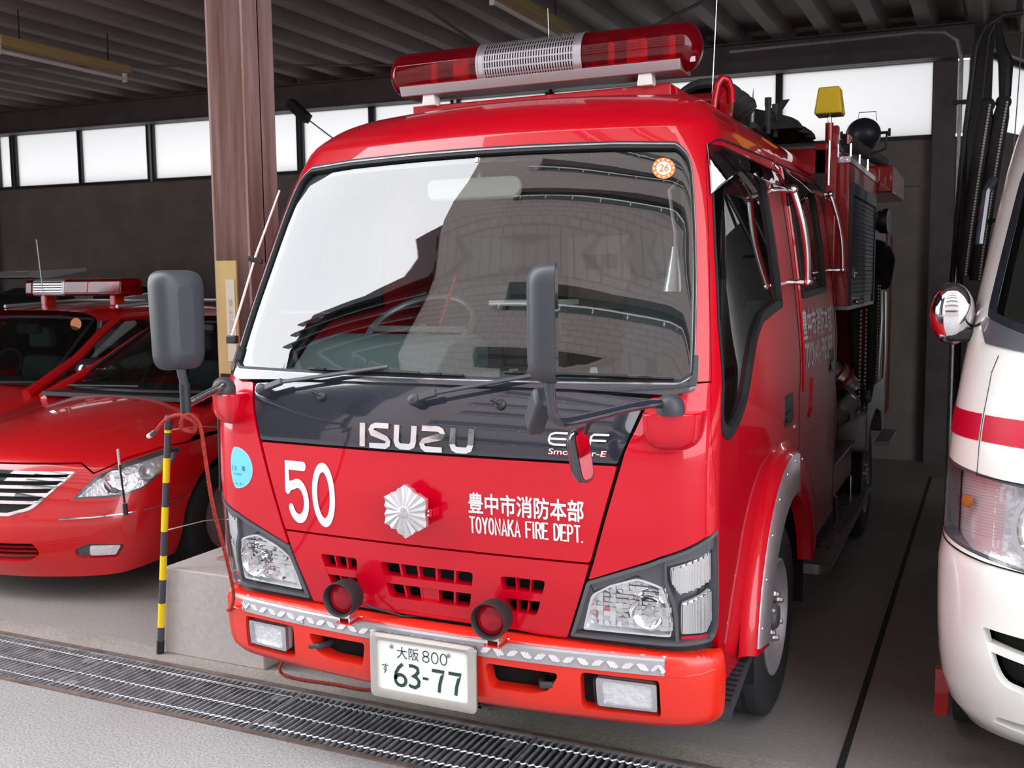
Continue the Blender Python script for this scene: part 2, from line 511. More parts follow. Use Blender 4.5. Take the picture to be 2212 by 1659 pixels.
def _spline2(xs, ys):
    """second derivatives of the natural cubic spline"""
    n = len(xs); a = np.zeros((n, n)); r = np.zeros(n); a[0, 0] = a[-1, -1] = 1
    for i in range(1, n-1):
        h0 = xs[i]-xs[i-1]; h1 = xs[i+1]-xs[i]
        a[i, i-1] = h0; a[i, i] = 2*(h0+h1); a[i, i+1] = h1
        r[i] = 6*((ys[i+1]-ys[i])/h1 - (ys[i]-ys[i-1])/h0)
    return list(np.linalg.solve(a, r))
def _cubic(xs, ys, m, x):
    x = min(max(x, xs[0]), xs[-1]); i = min(max(bisect.bisect_right(xs, x)-1, 0), len(xs)-2)
    h = xs[i+1]-xs[i]; A = (xs[i+1]-x)/h; B = (x-xs[i])/h
    return A*ys[i] + B*ys[i+1] + ((A**3-A)*m[i] + (B**3-B)*m[i+1])*h*h/6

class Loft:
    """body surface: u across (0..1 front, 1..2 round the corner, then metres back), v up"""
    def __init__(s, levels, ox=0.0, oy=0.0, smooth=None):
        s.vs = [l[0] for l in levels]
        s.cols = [[l[k] for l in levels] for k in range(1, 7)]
        s.ox = ox; s.oy = oy; s.cache = {}; s.sm = smooth
        if smooth:
            i0 = s.vs.index(smooth[0]); i1 = s.vs.index(smooth[1])
            s.sv = s.vs[i0:i1+1]; s.sc = [c[i0:i1+1] for c in s.cols]; s.s2 = [_spline2(s.sv, c) for c in s.sc]
    def par(s, v):
        k = round(v, 5)
        if k not in s.cache:
            if s.sm and s.sm[0] <= v <= s.sm[1]: s.cache[k] = [_cubic(s.sv, c, m, v) for c, m in zip(s.sc, s.s2)]
            else: s.cache[k] = [_pchip(s.vs, c, v) for c in s.cols]
        return s.cache[k]
    def S(s, u, v):
        z, yc, xa, w, bow, cry = s.par(v)
        g = -1.0 if u < 0 else 1.0; a = abs(u)
        if a <= 1:
            x = a * xa; y = yc + bow * a * a
        elif a <= 2:
            t = a - 1; y0 = yc + bow; sl = 2 * bow / xa
            # cubic with handles matched to front slope and to the side
            k = 0.56
            dx = w - xa; ye = y0 + cry
            p1 = (xa + k*dx, y0 + sl*k*dx); p2 = (w, ye - k*cry)
            b = ((1-t)**3, 3*t*(1-t)**2, 3*t*t*(1-t), t**3)
            x = b[0]*xa + b[1]*p1[0] + b[2]*p2[0] + b[3]*w
            y = b[0]*y0 + b[1]*p1[1] + b[2]*p2[1] + b[3]*ye
        else:
            x = w; y = yc + bow + cry + (a - 2)
        return np.array([s.ox + g * x, s.oy + y, z])
    def N(s, u, v):
        e = 0.004
        vm = min(max(v, s.vs[0] + e), s.vs[-1] - e)
        uu = u if abs(u) > 1e-3 else 1e-3
        du = s.S(uu + e, vm) - s.S(uu - e, vm); dv = s.S(uu, vm + e) - s.S(uu, vm - e)
        n = np.cross(du, dv); l = np.linalg.norm(n)
        return n / l if l > 1e-12 else np.array([0, 0, 1.0])
    def at(s, u, v, off=0.0):
        p = s.S(u, v)
        return p + s.N(u, v) * off if off else p
    def ux(s, x, v):
        """u for a given x on the front"""
        return x / s.par(v)[2]
    def uy(s, y, v):
        """u on the right side for a given world y"""
        z, yc, xa, w, bow, cry = s.par(v)
        return 2 + (y - s.oy - yc - bow - cry)
# v, z, yc, xa, w, bow, cry
CAB = Loft([
 (0.30, 0.30, -0.130, .68, .840, .034, .13),
 (0.50, 0.50, -0.180, .71, .862, .034, .13),
 (0.60, 0.60, -0.197, .72, .866, .034, .13),
 (0.75, 0.75, -0.219, .73, .869, .034, .13),
 (1.00, 1.00, -0.233, .73, .869, .034, .13),
 (1.12, 1.12, -0.233, .73, .869, .036, .13),
 (1.22, 1.22, -0.212, .745, .869, .045, .13),
 (1.32, 1.32, -0.165, .755, .866, .055, .13),
 (1.50, 1.50, -0.090, .74, .851, .058, .13),
 (1.70, 1.70, -0.002, .718, .828, .060, .13),
 (1.90, 1.90, 0.082, .69, .798, .062, .13),
 (2.02, 2.02, 0.137, .66, .772, .064, .13),
 (2.07, 2.07, 0.160, .64, .755, .065, .13),
 (2.12, 2.115, 0.205, .60, .730, .066, .13),
 (2.20, 2.17, 0.285, .53, .682, .068, .13),
 (2.30, 2.215, 0.40, .42, .600, .068, .13),
 (2.40, 2.240, 0.55, .32, .490, .060, .12),
 (2.50, 2.252, 0.74, .18, .330, .050, .10),
 (2.60, 2.256, 0.95, .03, .060, .010, .03),
], smooth=(1.32, 2.07))
BUMP = Loft([
 (0.28, 0.318, -0.100, .64, .780, .050, .13),
 (0.30, 0.320, -0.175, .68, .835, .055, .14),
 (0.33, 0.334, -0.215, .70, .865, .060, .14),
 (0.37, 0.37, -0.238, .71, .882, .062, .14),
 (0.48, 0.48, -0.247, .71, .888, .062, .14),
 (0.53, 0.53, -0.243, .71, .884, .062, .14),
 (0.55, 0.548, -0.228, .70, .874, .062, .14),
 (0.58, 0.556, -0.190, .68, .846, .060, .13),
 (0.64, 0.558, -0.130, .64, .800, .050, .11),
])
# ================================================================ the setting
CZ = 3.60      # underside of the roof deck
BY = 6.0       # back wall
def concrete(name, base, dark, rough, speck, bscale, bstr, stain=.35):
    def b(nt, p):
        N = nt.nodes; Lk = nt.links
        tc = N.new('ShaderNodeTexCoord'); n1 = N.new('ShaderNodeTexNoise'); n1.inputs['Scale'].default_value = .9; n1.inputs['Detail'].default_value = 8
        n1.inputs['Roughness'].default_value = .62
        n2 = N.new('ShaderNodeTexNoise'); n2.inputs['Scale'].default_value = bscale; n2.inputs['Detail'].default_value = 4
        Lk.new(tc.outputs['Object'], n1.inputs['Vector']); Lk.new(tc.outputs['Object'], n2.inputs['Vector'])
        r1 = N.new('ShaderNodeMapRange'); r1.inputs['From Min'].default_value = .38; r1.inputs['From Max'].default_value = .66
        Lk.new(n1.outputs['Fac'], r1.inputs['Value'])
        mx = N.new('ShaderNodeMix'); mx.data_type = 'RGBA'; mx.inputs['A'].default_value = (*base, 1); mx.inputs['B'].default_value = (*dark, 1)
        ml = N.new('ShaderNodeMath'); ml.operation = 'MULTIPLY'; ml.inputs[1].default_value = stain
        Lk.new(r1.outputs['Result'], ml.inputs[0]); Lk.new(ml.outputs[0], mx.inputs['Factor'])
        r2 = N.new('ShaderNodeMapRange'); r2.inputs['From Min'].default_value = .3; r2.inputs['From Max'].default_value = .7
        r2.inputs['To Min'].default_value = 1 - speck; r2.inputs['To Max'].default_value = 1 + speck
        Lk.new(n2.outputs['Fac'], r2.inputs['Value'])
        m2 = N.new('ShaderNodeMix'); m2.data_type = 'RGBA'; m2.blend_type = 'MULTIPLY'; m2.inputs['Factor'].default_value = 1
        Lk.new(mx.outputs['Result'], m2.inputs['A']); Lk.new(r2.outputs['Result'], m2.inputs['B'])
        Lk.new(m2.outputs['Result'], p.inputs['Base Color']); p.inputs['Roughness'].default_value = rough
        bp = N.new('ShaderNodeBump'); bp.inputs['Strength'].default_value = bstr; bp.inputs['Distance'].default_value = .004
        Lk.new(n2.outputs['Fac'], bp.inputs['Height']); Lk.new(bp.outputs['Normal'], p.inputs['Normal'])
    node_mat(name, b)
concrete('floor_concrete', (.30, .28, .27), (.18, .165, .16), .62, .10, 60, .35)
concrete('pavement_mat', (.285, .278, .274), (.19, .183, .18), .85, .34, 110, .9, .5)
concrete('plinth_mat', (.47, .43, .42), (.37, .33, .32), .8, .07, 45, .3, .6)
concrete('gutter_mat', (.36, .33, .31), (.18, .17, .12), .85, .2, 80, .6, .8)
mat('ceiling_paint', (.24, .205, .205), .6, var=.18, vscale=2.5, stretch=(1, .25, 1))
mat('beam_paint', (.10, .080, .082), .55, var=.2, vscale=4)
mat('column_paint', (.42, .275, .27), .55, color2=(.22, .125, .095), vscale=7, stretch=(2.6, 2.6, .16), bump=.1, bscale=60)
mat('siding', (.20, .172, .160), .7, var=.12, vscale=3)
mat('dark_steel', (.030, .026, .028), .5)
mat('grate_steel', (.34, .345, .36), .45, .35, var=.35, vscale=14)
mat('grate_bright', (.42, .43, .45), .35, .8, var=.3, vscale=30)
mat('rust_frame', (.13, .095, .085), .7, var=.35, vscale=12)
mat('joint_tar', (.018, .018, .020), .7)
def pane(nt, p):
    nt.nodes.remove(p); o = nt.nodes['Material Output']
    t = nt.nodes.new('ShaderNodeBsdfTranslucent'); t.inputs['Color'].default_value = (.56, .55, .54, 1)
    d = nt.nodes.new('ShaderNodeBsdfTransparent'); d.inputs['Color'].default_value = (.35, .35, .36, 1)
    m = nt.nodes.new('ShaderNodeMixShader'); m.inputs[0].default_value = .25
    nt.links.new(t.outputs[0], m.inputs[1]); nt.links.new(d.outputs[0], m.inputs[2]); nt.links.new(m.outputs[0], o.inputs[0])
node_mat('frosted_pane', pane)

def struct(o): o['kind'] = 'structure'; return o
struct(MB().box((-12, -.02 + .34, -.2), (9, 7.5, 0)).build('floor', 'floor_concrete'))
struct(MB().box((-60, -40, -.2), (60, -.075, 0)).build('floor_pavement', 'pavement_mat'))
struct(MB().box((-12, -.075, -.25), (9, .33, -.13)).build('floor_gutter', 'void'))
# steel edge angles on both sides of the gutter
for k, y in enumerate((-.067, .318)):
    struct(MB().box((-12, y-.012, -.12), (9, y+.012, .006)).build('trim_%d' % (k+1), 'rust_frame'))
# side strip of rougher, dirty concrete along the gutter
struct(MB().box((-12, .33, -.02), (9, .47, .0015)).build('trim_3', 'gutter_mat'))
# dark joint in the floor beside the truck
struct(MB().box((1.128, .47, -.01), (1.152, 5.9, .003)).build('trim_4', 'joint_tar'))

# drain gratings: each panel can be lifted out
def make_grate():
    t = thing('drain_grate', '', 'drain grate', (0, 0, 0))
    W = .995; y0, y1 = -.052, .302
    b = MB()
    n = 37
    for i in range(n):
        x = .006 + (W-.012)*i/(n-1)
        b.add([(x-.0026, y0, -.032), (x+.0026, y0, -.032), (x+.0026, y1, -.032), (x-.0026, y1, -.032),
               (x-.0026, y0, 0), (x+.0026, y0, 0), (x+.0026, y1, 0), (x-.0026, y1, 0)],
              [(0,3,2,1),(4,5,6,7),(0,1,5,4),(1,2,6,5),(2,3,7,6),(3,0,4,7)])
    b.build('bearing_bars', 'grate_steel', t, smooth=0)
    c = MB()
    for y in (-.005, .105, .250):
        n2 = 74
        pts = []
        for i in range(n2+1):
            x = .004 + (W-.008)*i/n2
            pts.append((x, y + (.006 if i % 2 else -.006), -.0005))
        c.tube(pts, .0042, 5)
    c.build('cross_rods', 'grate_bright', t, smooth=0)
    e = MB()
    for y in (y0, y1): e.box((.002, y-.0025, -.034), (W-.002, y+.0025, .001))
    for x in (.003, W-.003): e.box((x-.0025, y0, -.034), (x+.0025, y1, .001))
    e.build('edge_frame', 'grate_steel', t, smooth=0)
    for x, y in ((.06, .02), (W-.06, .23)):
        MB().box((x-.03, y-.022, -.012), (x+.03, y+.022, -.004)).build('lifting_plate', 'grate_steel', t)
    return t
gr0 = make_grate()
GL = {-2: 'steel drain grate at the left edge of the photo, before the red sedan', -1: 'steel drain grate in front of the striped pole and concrete plinth',
      0: 'steel drain grate under the licence plate, before the bumper centre', 1: 'steel drain grate at the bottom edge under the bumper, right end'}
for i, k in enumerate((0, -2, -1, 1)):
    g = gr0 if i == 0 else copy_tree(gr0)
    g.location = (-.86 + k*1.0, 0, 0)
    g['label'] = GL[k]; g['group'] = 'steel gratings over the drain'

# ---- roof deck: corrugated sheets running front to back
P = .38; ce = MB(); xs = -12.0; prof = []
while xs < 9:
    prof += [(xs, CZ+.02), (xs+.11, CZ+.02), (xs+.15, CZ+.12), (xs+.34, CZ+.12)]
    xs += P
top = [(x, z+.02) for x, z in prof]
ce.add([(x, -.35, z) for x, z in prof] + [(x, BY+1.0, z) for x, z in prof],
       [(i, i+1, i+1+len(prof), i+len(prof)) for i in range(len(prof)-1)])
ce.box((-12, -.35, CZ+.14), (9, BY+1.0, CZ+.2))
struct(ce.build('ceiling', 'ceiling_paint', smooth=0))
struct(MB().box((-12, -.40, CZ-.02), (9, -.33, CZ+.26)).build('trim_5', 'dark_steel'))      # roof edge flashing
# beams
ROT = []   # everything belonging to the slightly skewed back wall
def rot(o): ROT.append(o); return struct(o)
def hbeam(mb, a, b, h, w, tf=.012):
    (x0, y0, z0), (x1, y1, z1) = a, b
    if abs(x1-x0) > abs(y1-y0):
        mb.box((x0, y0-w/2, z0-tf), (x1, y0+w/2, z0)); mb.box((x0, y0-w/2, z0-h), (x1, y0+w/2, z0-h+tf)); mb.box((x0, y0-.006, z0-h), (x1, y0+.006, z0))
    else:
        mb.box((x0-w/2, y0, z0-tf), (x0+w/2, y1, z0)); mb.box((x0-w/2, y0, z0-h), (x0+w/2, y1, z0-h+tf)); mb.box((x0-.006, y0, z0-h), (x0+.006, y1, z0))
    return mb
struct(hbeam(MB(), (-12, .78, CZ+.02), (9, .78, CZ+.02), .2, .1).build('trim_6', 'beam_paint', smooth=0))
b = MB().box((-12, 5.72, 3.36), (1.35, 5.735, 3.62)).box((-12, 5.66, 3.36), (1.35, 5.80, 3.372)).box((-12, 5.66, 3.61), (1.35, 5.80, 3.62))
rot(b.build('trim_7', 'beam_paint', smooth=0))
# back wall: siding under the window band, frame pieces, frosted panes behind
def siding_wall(name, a, b, z0, z1, mt='siding', step=.25):
    """clapboard wall from a to b (plan), thickness behind"""
    a = Vector(a); b = Vector(b); d = (b-a); L = d.length; d.normalize(); n = Vector((d.y, -d.x))
    prof = []; z = z0
    while z < z1 - .01:
        prof += [(0.0, z), (.012, z), (.002, min(z+step, z1))]; z += step
    mb = MB(); m = len(prof)
    fr = [(a.x+n.x*o, a.y+n.y*o, z) for o, z in prof]; to = [(b.x+n.x*o, b.y+n.y*o, z) for o, z in prof]
    mb.add(fr+to, [(i, i+m, i+m+1, i+1) for i in range(m-1)])
    q = [a - n*.01, b - n*.01, b - n*.12, a - n*.12]
    mb.add([(p.x, p.y, z0) for p in q] + [(p.x, p.y, z1) for p in q], [(0,1,2,3),(7,6,5,4),(0,4,5,1),(1,5,6,2),(2,6,7,3),(3,7,4,0)])
    return struct(mb.build(name, mt, smooth=0))
WZ0, WZ1 = 2.79, 3.39
ROT.append(siding_wall('wall_back', (-9.6, BY), (1.2, BY), 0, WZ0-.03))
rot(MB().box((-9.6, BY, WZ1+.03), (1.3, BY+.1, 3.9)).build('wall_back', 'siding', smooth=0))
# the band of windows: pane edges read off along the wall
cuts = [-9.22, -9.12]
edges = [(-9.40, -9.22)] + [(-9.13, -8.18), (-8.13, -7.18), (-7.08, -6.16), (-6.07, -5.2), (-5.12, -4.33), (-4.26, -3.4), (-3.3, -2.4), (-2.32, -1.42), (-1.32, -.24), (-.18, 1.05)]
for k, (x0, x1) in enumerate(edges):
    w = empty('window_%d' % (k+1), ((x0+x1)/2, BY+.03, WZ0)); rot(w)
    f = MB()
    f.box((x0-.035, BY-.02, WZ0-.03), (x1+.035, BY+.05, WZ0)); f.box((x0-.035, BY-.02, WZ1), (x1+.035, BY+.05, WZ1+.03))
    f.box((x0-.035, BY-.02, WZ0), (x0, BY+.05, WZ1)); f.box((x1, BY-.02, WZ0), (x1+.035, BY+.05, WZ1))
    f.build('window_frame', 'dark_steel', w, smooth=0)
    MB().box((x0, BY+.02, WZ0), (x1, BY+.026, WZ1)).build('pane', 'frosted_pane', w, smooth=0)
# bright runner under the beam
rot(MB().box((-9.6, 5.90, 3.42), (1.2, 5.93, 3.455)).build('trim_8', 'steel_grey', smooth=0))
# side walls
siding_wall('wall_left', (-9.6, -.3), (-9.6, BY), 0, 3.9)
# corner posts
struct(MB().box((-9.75, 5.55, 0), (-9.42, 5.9, 3.62)).build('trim_9', 'dark_steel', smooth=0))
rot(MB().box((1.06, BY-.12, 0), (1.24, BY+.08, 3.62)).build('trim_10', 'beam_paint', smooth=0))
rot(MB().box((1.33, BY-.15, 0), (1.50, BY+.05, 3.62)).build('trim_11', 'dark_steel', smooth=0))
# narrow light slot between the posts
w = rot(empty('window_12', (1.285, BY+.03, WZ0)))
MB().box((1.24, BY+.02, WZ0), (1.33, BY+.026, WZ1)).build('pane', 'frosted_pane', w, smooth=0)
ROT.append(siding_wall('wall_back', (1.24, BY+.04), (1.5, BY+.04), 0, WZ0-.02))
# the skewed wall past the corner, with its own band of glass
sd = Vector((math.sin(R(25)), math.cos(R(25)))); sa = Vector((1.42, BY)); sb = sa + sd*7
ROT.append(siding_wall('wall_right', (sb.x, sb.y), (sa.x, sa.y), 0, 2.80))
w = rot(empty('window_13', (sa.x, sa.y, 2.8)))
f = MB(); pn = MB()
for k in range(5):
    p = sa + sd*(k*1.3+.08); q = sa + sd*(k*1.3+1.26)
    pn.bar((p.x, p.y, 3.11), (q.x, q.y, 3.11), .006, .60)
    f.bar((q.x, q.y, 2.8), (q.x, q.y, 3.45), .06, .06, up=(1, 0, 0))
f.bar((sa.x, sa.y, 2.79), (sb.x, sb.y, 2.79), .06, .04); f.bar((sa.x, sa.y, 3.43), (sb.x, sb.y, 3.43), .06, .05)
f.build('window_frame', 'dark_steel', w, smooth=0); pn.build('pane', 'frosted_pane', w, smooth=0)
rot(MB().bar((sa.x+.05, sa.y, 3.75), (sb.x+.05, sb.y, 3.75), .1, .6).build('wall_right', 'siding', smooth=0))
struct(MB().box((3.93, 11.8, 0), (9.1, 12, 3.9)).build('wall_back', 'siding', smooth=0))
struct(MB().box((8.95, -.3, 0), (9.1, 12, 3.9)).build('wall_right', 'siding', smooth=0))
struct(MB().box((1.3, BY+.95, CZ+.02), (9.1, 12, CZ+.2)).build('ceiling', 'ceiling_paint', smooth=0))
struct(MB().box((1.3, 7.5, -.2), (9.1, 12, 0)).build('floor', 'floor_concrete', smooth=0))

AN = R(3.6); PV = Vector((-9.6, 5.98, 0))
for o in ROT:
    d = Vector(o.location) - PV; o.rotation_euler.z = AN
    o.location = PV + Vector((d.x*math.cos(AN)-d.y*math.sin(AN), d.x*math.sin(AN)+d.y*math.cos(AN), d.z))
# ---- steel column on its concrete plinth
cx0, cx1, cy0, cy1, cz0 = -1.510, -1.315, .635, .835, .383
c = MB()
c.box((cx0, cy0, cz0), (cx0+.012, cy1, CZ-.18)).box((cx1-.012, cy0, cz0), (cx1, cy1, CZ-.18)).box((cx0, (cy0+cy1)/2-.005, cz0), (cx1, (cy0+cy1)/2+.005, CZ-.18))
for z in (cz0+.004, .50, .74):
    c.box((cx0, cy0+.01, z), (cx1, cy1-.01, z+.008))
c.box((cx0-.03, cy0-.03, cz0-.002), (cx1+.03, cy1+.03, cz0+.012))
col_o = struct(c.build('trim_12', 'column_paint', smooth=0, bevel=.0015))
b = MB()
b.prism(rnd([(-1.686, 0), (-1.15, 0), (-1.15, .383), (-1.686, .383)], [0, 0, .012, .012]), (0, .42, 0), o=(0, .428, 0))
struct(b.build('trim_13', 'plinth_mat', smooth=30, bevel=.006))

# ---- striped pole wired to the column
t = thing('striped_pole', 'thin yellow and dark grey striped pole leaning by the concrete plinth', 'pole', (-1.71, .395, 0))
a = Vector((-1.700, .408, 0)); bb = Vector((-1.592, .408, 1.05)); d = bb-a
L = d.length; d.normalize()
MB().lathe([(.0165, .0), (.0165, .06)], a, d, 20).build('foot_cap', 'rubber', t)
def seg(s0, s1, mt, nm): s0 *= .945; s1 *= .945; MB().lathe([(.0148, s0), (.0148, s1)], a, d, 20).build(nm, mt, t)
seg(.055, .13, 'dark_band', 'dark_band')
for s0 in (.13, .357, .585, .812):
    s1 = s0 + .115; seg(s0, s1, 'yellow_band', 'yellow_band'); seg(s1, s0+.228, 'dark_band', 'dark_band')
seg(1.042, 1.06, 'yellow_band', 'yellow_band')
MB().lathe([(.0175, .998), (.0175, 1.043), (.015, 1.056), (.008, 1.063), (0, 1.065)], a, d, 20).build('top_cap', 'grey_plastic', t)
wires = MB()
p = a + d*.995; wires.tube([p, (-1.52, .52, .995), (cx0, .64, .975), (-1.40, .63, .965)], .0022, 6)
p = a + d*.555; wires.tube([p, (-1.55, .55, .573), (cx0, .64, .565), (-1.42, .63, .563)], .0022, 6)
wires.build('tie_wire', 'satin_metal', t)
# ---- notice board and bungee on the column
t = thing('notice_board', 'brown cardboard notice with faded paper tied to the rusty column', 'notice', (-1.43, .62, 1.2))
MB().box((-1.487, .612, 1.215), (-1.375, .622, 1.70)).build('backing', 'cardboard', t, bevel=.002)
MB().box((-1.432, .6085, 1.27), (-1.385, .6118, 1.62)).build('paper_sheet', 'paper', t)
lay(text2d('消防注意', -.005, .005, -.005, .005), lambda x, y, o: (-1.408+y*2.2, .6080-o, 1.45+x*18), 'faded_text', 'steel_grey', t)
t = thing('hooked_strap', 'black strap with a wire hook hanging beside the cardboard notice', 'strap', (-1.47, .6, .9))
MB().tube([(-1.492, .615, 1.10), (-1.494, .61, 1.02), (-1.496, .61, .86), (-1.500, .61, .70)], .010, 8).build('strap', 'rubber', t)
MB().tube([(-1.492, .615, 1.10), (-1.492, .612, 1.145), (-1.480, .610, 1.165), (-1.468, .610, 1.150), (-1.470, .610, 1.130)], .003, 6).build('hook', 'steel_grey', t)

# ---- strip lights under the roof
def strip_light(x, y0, y1, z, label):
    t = thing('strip_light', label, 'ceiling light', (x, (y0+y1)/2, z))
    MB().box((x-.05, y0, z-.03), (x+.05, y1, z+.035)).build('casing', 'lamp_beige', t, bevel=.006)
    ym = (y0+y1)/2
    MB().tube([(x, y0+.02, z-.075), (x, y1-.05, z-.075)], .016, 12).build('tube', 'tube_white', t)
    for y in (y0+.015, y1-.03): MB().box((x-.018, y-.012, z-.10), (x+.018, y+.012, z-.02)).build('lamp_holder', 'tube_white', t, bevel=.003)
    c = MB()
    for y in (y0+.2, y1-.2): c.tube([(x, y, z+.03), (x, y, CZ+.05)], .006, 6)
    c.build('hanger', 'dark_steel', t)
strip_light(-5.05, 2.50, 3.75, 3.375, 'beige fluorescent strip light under the ribbed roof, upper left')
strip_light(-1.36, 3.10, 4.35, 3.42, 'fluorescent strip light above the red light bar, top centre')
# ---- thin bracing rods and pipes
def rod(name, pts, r, mt, label, cat, n=8):
    return tag(MB().tube(pts, r, n).build(name, mt), label, cat)
rod('brace_rod', [(-9.0, 2.6, 3.55), (-4.3, 4.4, 3.46), (-1.9, 5.3, 3.40)], .010, 'beam_paint', 'long thin brace rod under the roof running behind the column', 'rod')
rod('brace_rod', [(-1.9, 1.9, 3.54), (-1.62, 4.05, 3.10), (-1.6, 4.3, 3.02)], .012, 'beam_paint', 'thin rusty brace rod coming down to the left end of the light bar', 'rod')
rod('brace_rod', [(.3, 2.9, 3.56), (-.15, 4.2, 3.52), (-1.6, 5.6, 3.5)], .014, 'beam_paint', 'thin brace rod under the roof, upper right of the light bar', 'rod')
t = thing('stay_cable', 'thin stay cable with a black turnbuckle beside the column and window', 'cable', (-5.0, 5.6, 3.1))
MB().bar((-4.84, 5.68, 3.38), (-4.62, 5.65, 3.20), .09, .09).build('turnbuckle', 'dark_steel', t)
MB().tube([(-4.66, 5.65, 3.23), (-.06, 5.65, .01)], .007, 6).build('cable', 'dark_steel', t)
t = thing('conduit_pipe', 'dark curved conduit dropping beside the corner post at right', 'pipe', (1.3, 5.8, 2))
MB().tube([(-.5, 5.84, 3.47), (.95, 5.84, 3.47), (1.15, 5.84, 3.45), (1.24, 5.84, 3.38), (1.27, 5.84, 3.25), (1.27, 5.84, .0)], .016, 8).build('pipe', 'steel_grey', t)
MB().box((1.22, 5.81, 2.90), (1.32, 5.86, 2.93)).build('clip', 'dark_steel', t)
t = thing('wall_conduit', 'thin conduit with two small white clips across the dark back wall', 'pipe', (.7, 5.95, 2.3))
MB().tube([(.40, 5.975, 2.31), (1.06, 5.975, 2.31)], .006, 6).build('pipe', 'steel_grey', t)
for z in (2.27, 2.34): MB().box((.80, 5.955, z), (.84, 5.975, z+.03)).build('clip', 'paper', t)

# ---- buildings across the yard, behind the photographer
mat('brick_tile', (.235, .175, .160), .7, var=.12, vscale=30)
mat('building_glass', (.03, .04, .035), .08, 0, 0, spec=.8)
def brick(nt, p):
    N = nt.nodes; tc = N.new('ShaderNodeTexCoord'); br = N.new('ShaderNodeTexBrick')
    mp = N.new('ShaderNodeMapping'); mp.inputs['Rotation'].default_value = (R(90), 0, 0)
    br.inputs['Scale'].default_value = .9; br.inputs['Color1'].default_value = (.36, .295, .28, 1); br.inputs['Color2'].default_value = (.345, .285, .27, 1)
    br.inputs['Mortar'].default_value = (.27, .22, .21, 1); br.inputs['Mortar Size'].default_value = .03; br.inputs['Row Height'].default_value = .25
    nt.links.new(tc.outputs['Object'], mp.inputs[0]); nt.links.new(mp.outputs[0], br.inputs['Vector']); nt.links.new(br.outputs['Color'], p.inputs['Base Color'])
node_mat('brick_tile', brick)
ob = thing('apartment_building', 'tall brown tiled building with long dark window bands across the yard', 'building', (2, -13, 0))
OY = -12.0
BX0, BX1, BH = -10.6, 9.0, 27.0
wl_ = MB(); wb = MB(); rl = MB()
z = 0.0; k = 0
segs = []
while z < BH:
    wl_.box((BX0, OY-5, z), (BX1, OY, z+1.75)); 
    wl_.box((BX0, OY-5, z+1.75), (-6.4 - .5*(k % 2), OY-.0, z+2.9)); wl_.box((7.8, OY-5, z+1.75), (BX1, OY, z+2.9))
    wb.box((-6.9, OY-5, z+1.75), (7.8, OY-.35, z+2.9))
    rl.tube([(-6.9, OY+.12, z+1.95), (7.8, OY+.12, z+1.95)], .05, 6)
    for q in range(11): rl.tube([(-6.5+q*1.3, OY+.12, z+1.7), (-6.5+q*1.3, OY+.12, z+1.95)], .03, 5)
    z += 2.9; k += 1
wl_.build('wall', 'brick_tile', ob, smooth=0); wb.build('window_band', 'building_glass', ob, smooth=0); rl.build('railing', 'satin_metal', ob)
mat('louvre_grey', (.045, .047, .050), .5)
wg = thing('louvred_building', 'dark grey louvred building beside the brown tiled one across the yard', 'building', (-15, -13, 0))
w1 = MB().box((-20, OY-5, 0), (BX0, OY-.3, 15.9)); w1.build('wall', 'louvre_grey', wg, smooth=0)
lv = MB(); z = 1
while z < 15.8:
    lv.prism([(0, 0), (.55, -.28), (.55, -.20), (0, .30)], (9.4+.35, 0, 0), o=(-20.35, OY-.35, z), ex=(0, 1, 0)); z += .62
lv.build('louvre', 'louvre_grey', wg, smooth=0)
# ================================================================ the fire truck
T = thing('fire_truck', 'red fire truck number 50 with plate 63-77 and a long red light bar', 'fire truck', (0, 1.5, 0))
def cabs(name, mt, *patches, parent=None):
    s = Skin(CAB)
    for p in patches: s.patch(**p)
    return s.build(name, mt, parent or T)
def D(outer, holes=(), **k): return dict(outer=outer, holes=holes, **k)
URB = 4.42      # rear end of the cab along u
# --- outlines in (u, v)
ws_out = [(-1.255, 1.325), (-1.05, 1.300), (-.5, 1.296), (0, 1.295), (.5, 1.296), (1.05, 1.300), (1.255, 1.325), (1.243, 1.566), (1.215, 1.80), (1.19, 1.965), (.993, 2.012), (.72, 2.022), (.3, 2.027), (0, 2.028), (-.3, 2.027), (-.72, 2.022), (-.993, 2.012), (-1.19, 1.965), (-1.215, 1.80), (-1.243, 1.566)]
rr = [.03, 0, 0, 0, 0, 0, .03, 0, 0, .09, 0, 0, 0, 0, 0, 0, 0, .09, 0, 0]
ws_out = rnd(ws_out, rr, 6)
def shrink(P, d, cx=0.0, cy=1.66, ku=1.0, kv=1.0):
    """inset by distance, u in front units"""
    out = []; n = len(P)
    for i in range(n):
        a = Vector(P[i-1]); b = Vector(P[(i+1) % n]); t = (b-a); t.x *= .72; t.normalize(); nn = Vector((-t.y, t.x))
        out.append((P[i][0] + nn.x*d*ku/.72, P[i][1] + nn.y*d*kv))
    return out
ws_in = shrink(ws_out, .022)
ws_clear = rnd([(-.975, 1.338), (-.90, 1.322), (0, 1.318), (.90, 1.322), (.975, 1.338), (.998, 1.42), (1.0, 1.70), (.996, 1.91), (.95, 1.962), (.80, 1.978), (0, 1.985), (-.80, 1.978), (-.95, 1.962), (-.996, 1.91), (-1.0, 1.70), (-.998, 1.42)], [.02]*16, 3)
HOOD = rnd([(-.727, .803), (.727, .803), (.838, 1.086), (-.838, 1.086)], .012)
BLK = rnd([(-.842, 1.094), (.842, 1.094), (.878, 1.19), (.902, 1.272), (.6, 1.288), (0, 1.290), (-.6, 1.288), (-.902, 1.272), (-.878, 1.19)], [.01, .01, 0, .02, 0, 0, 0, .02, 0])
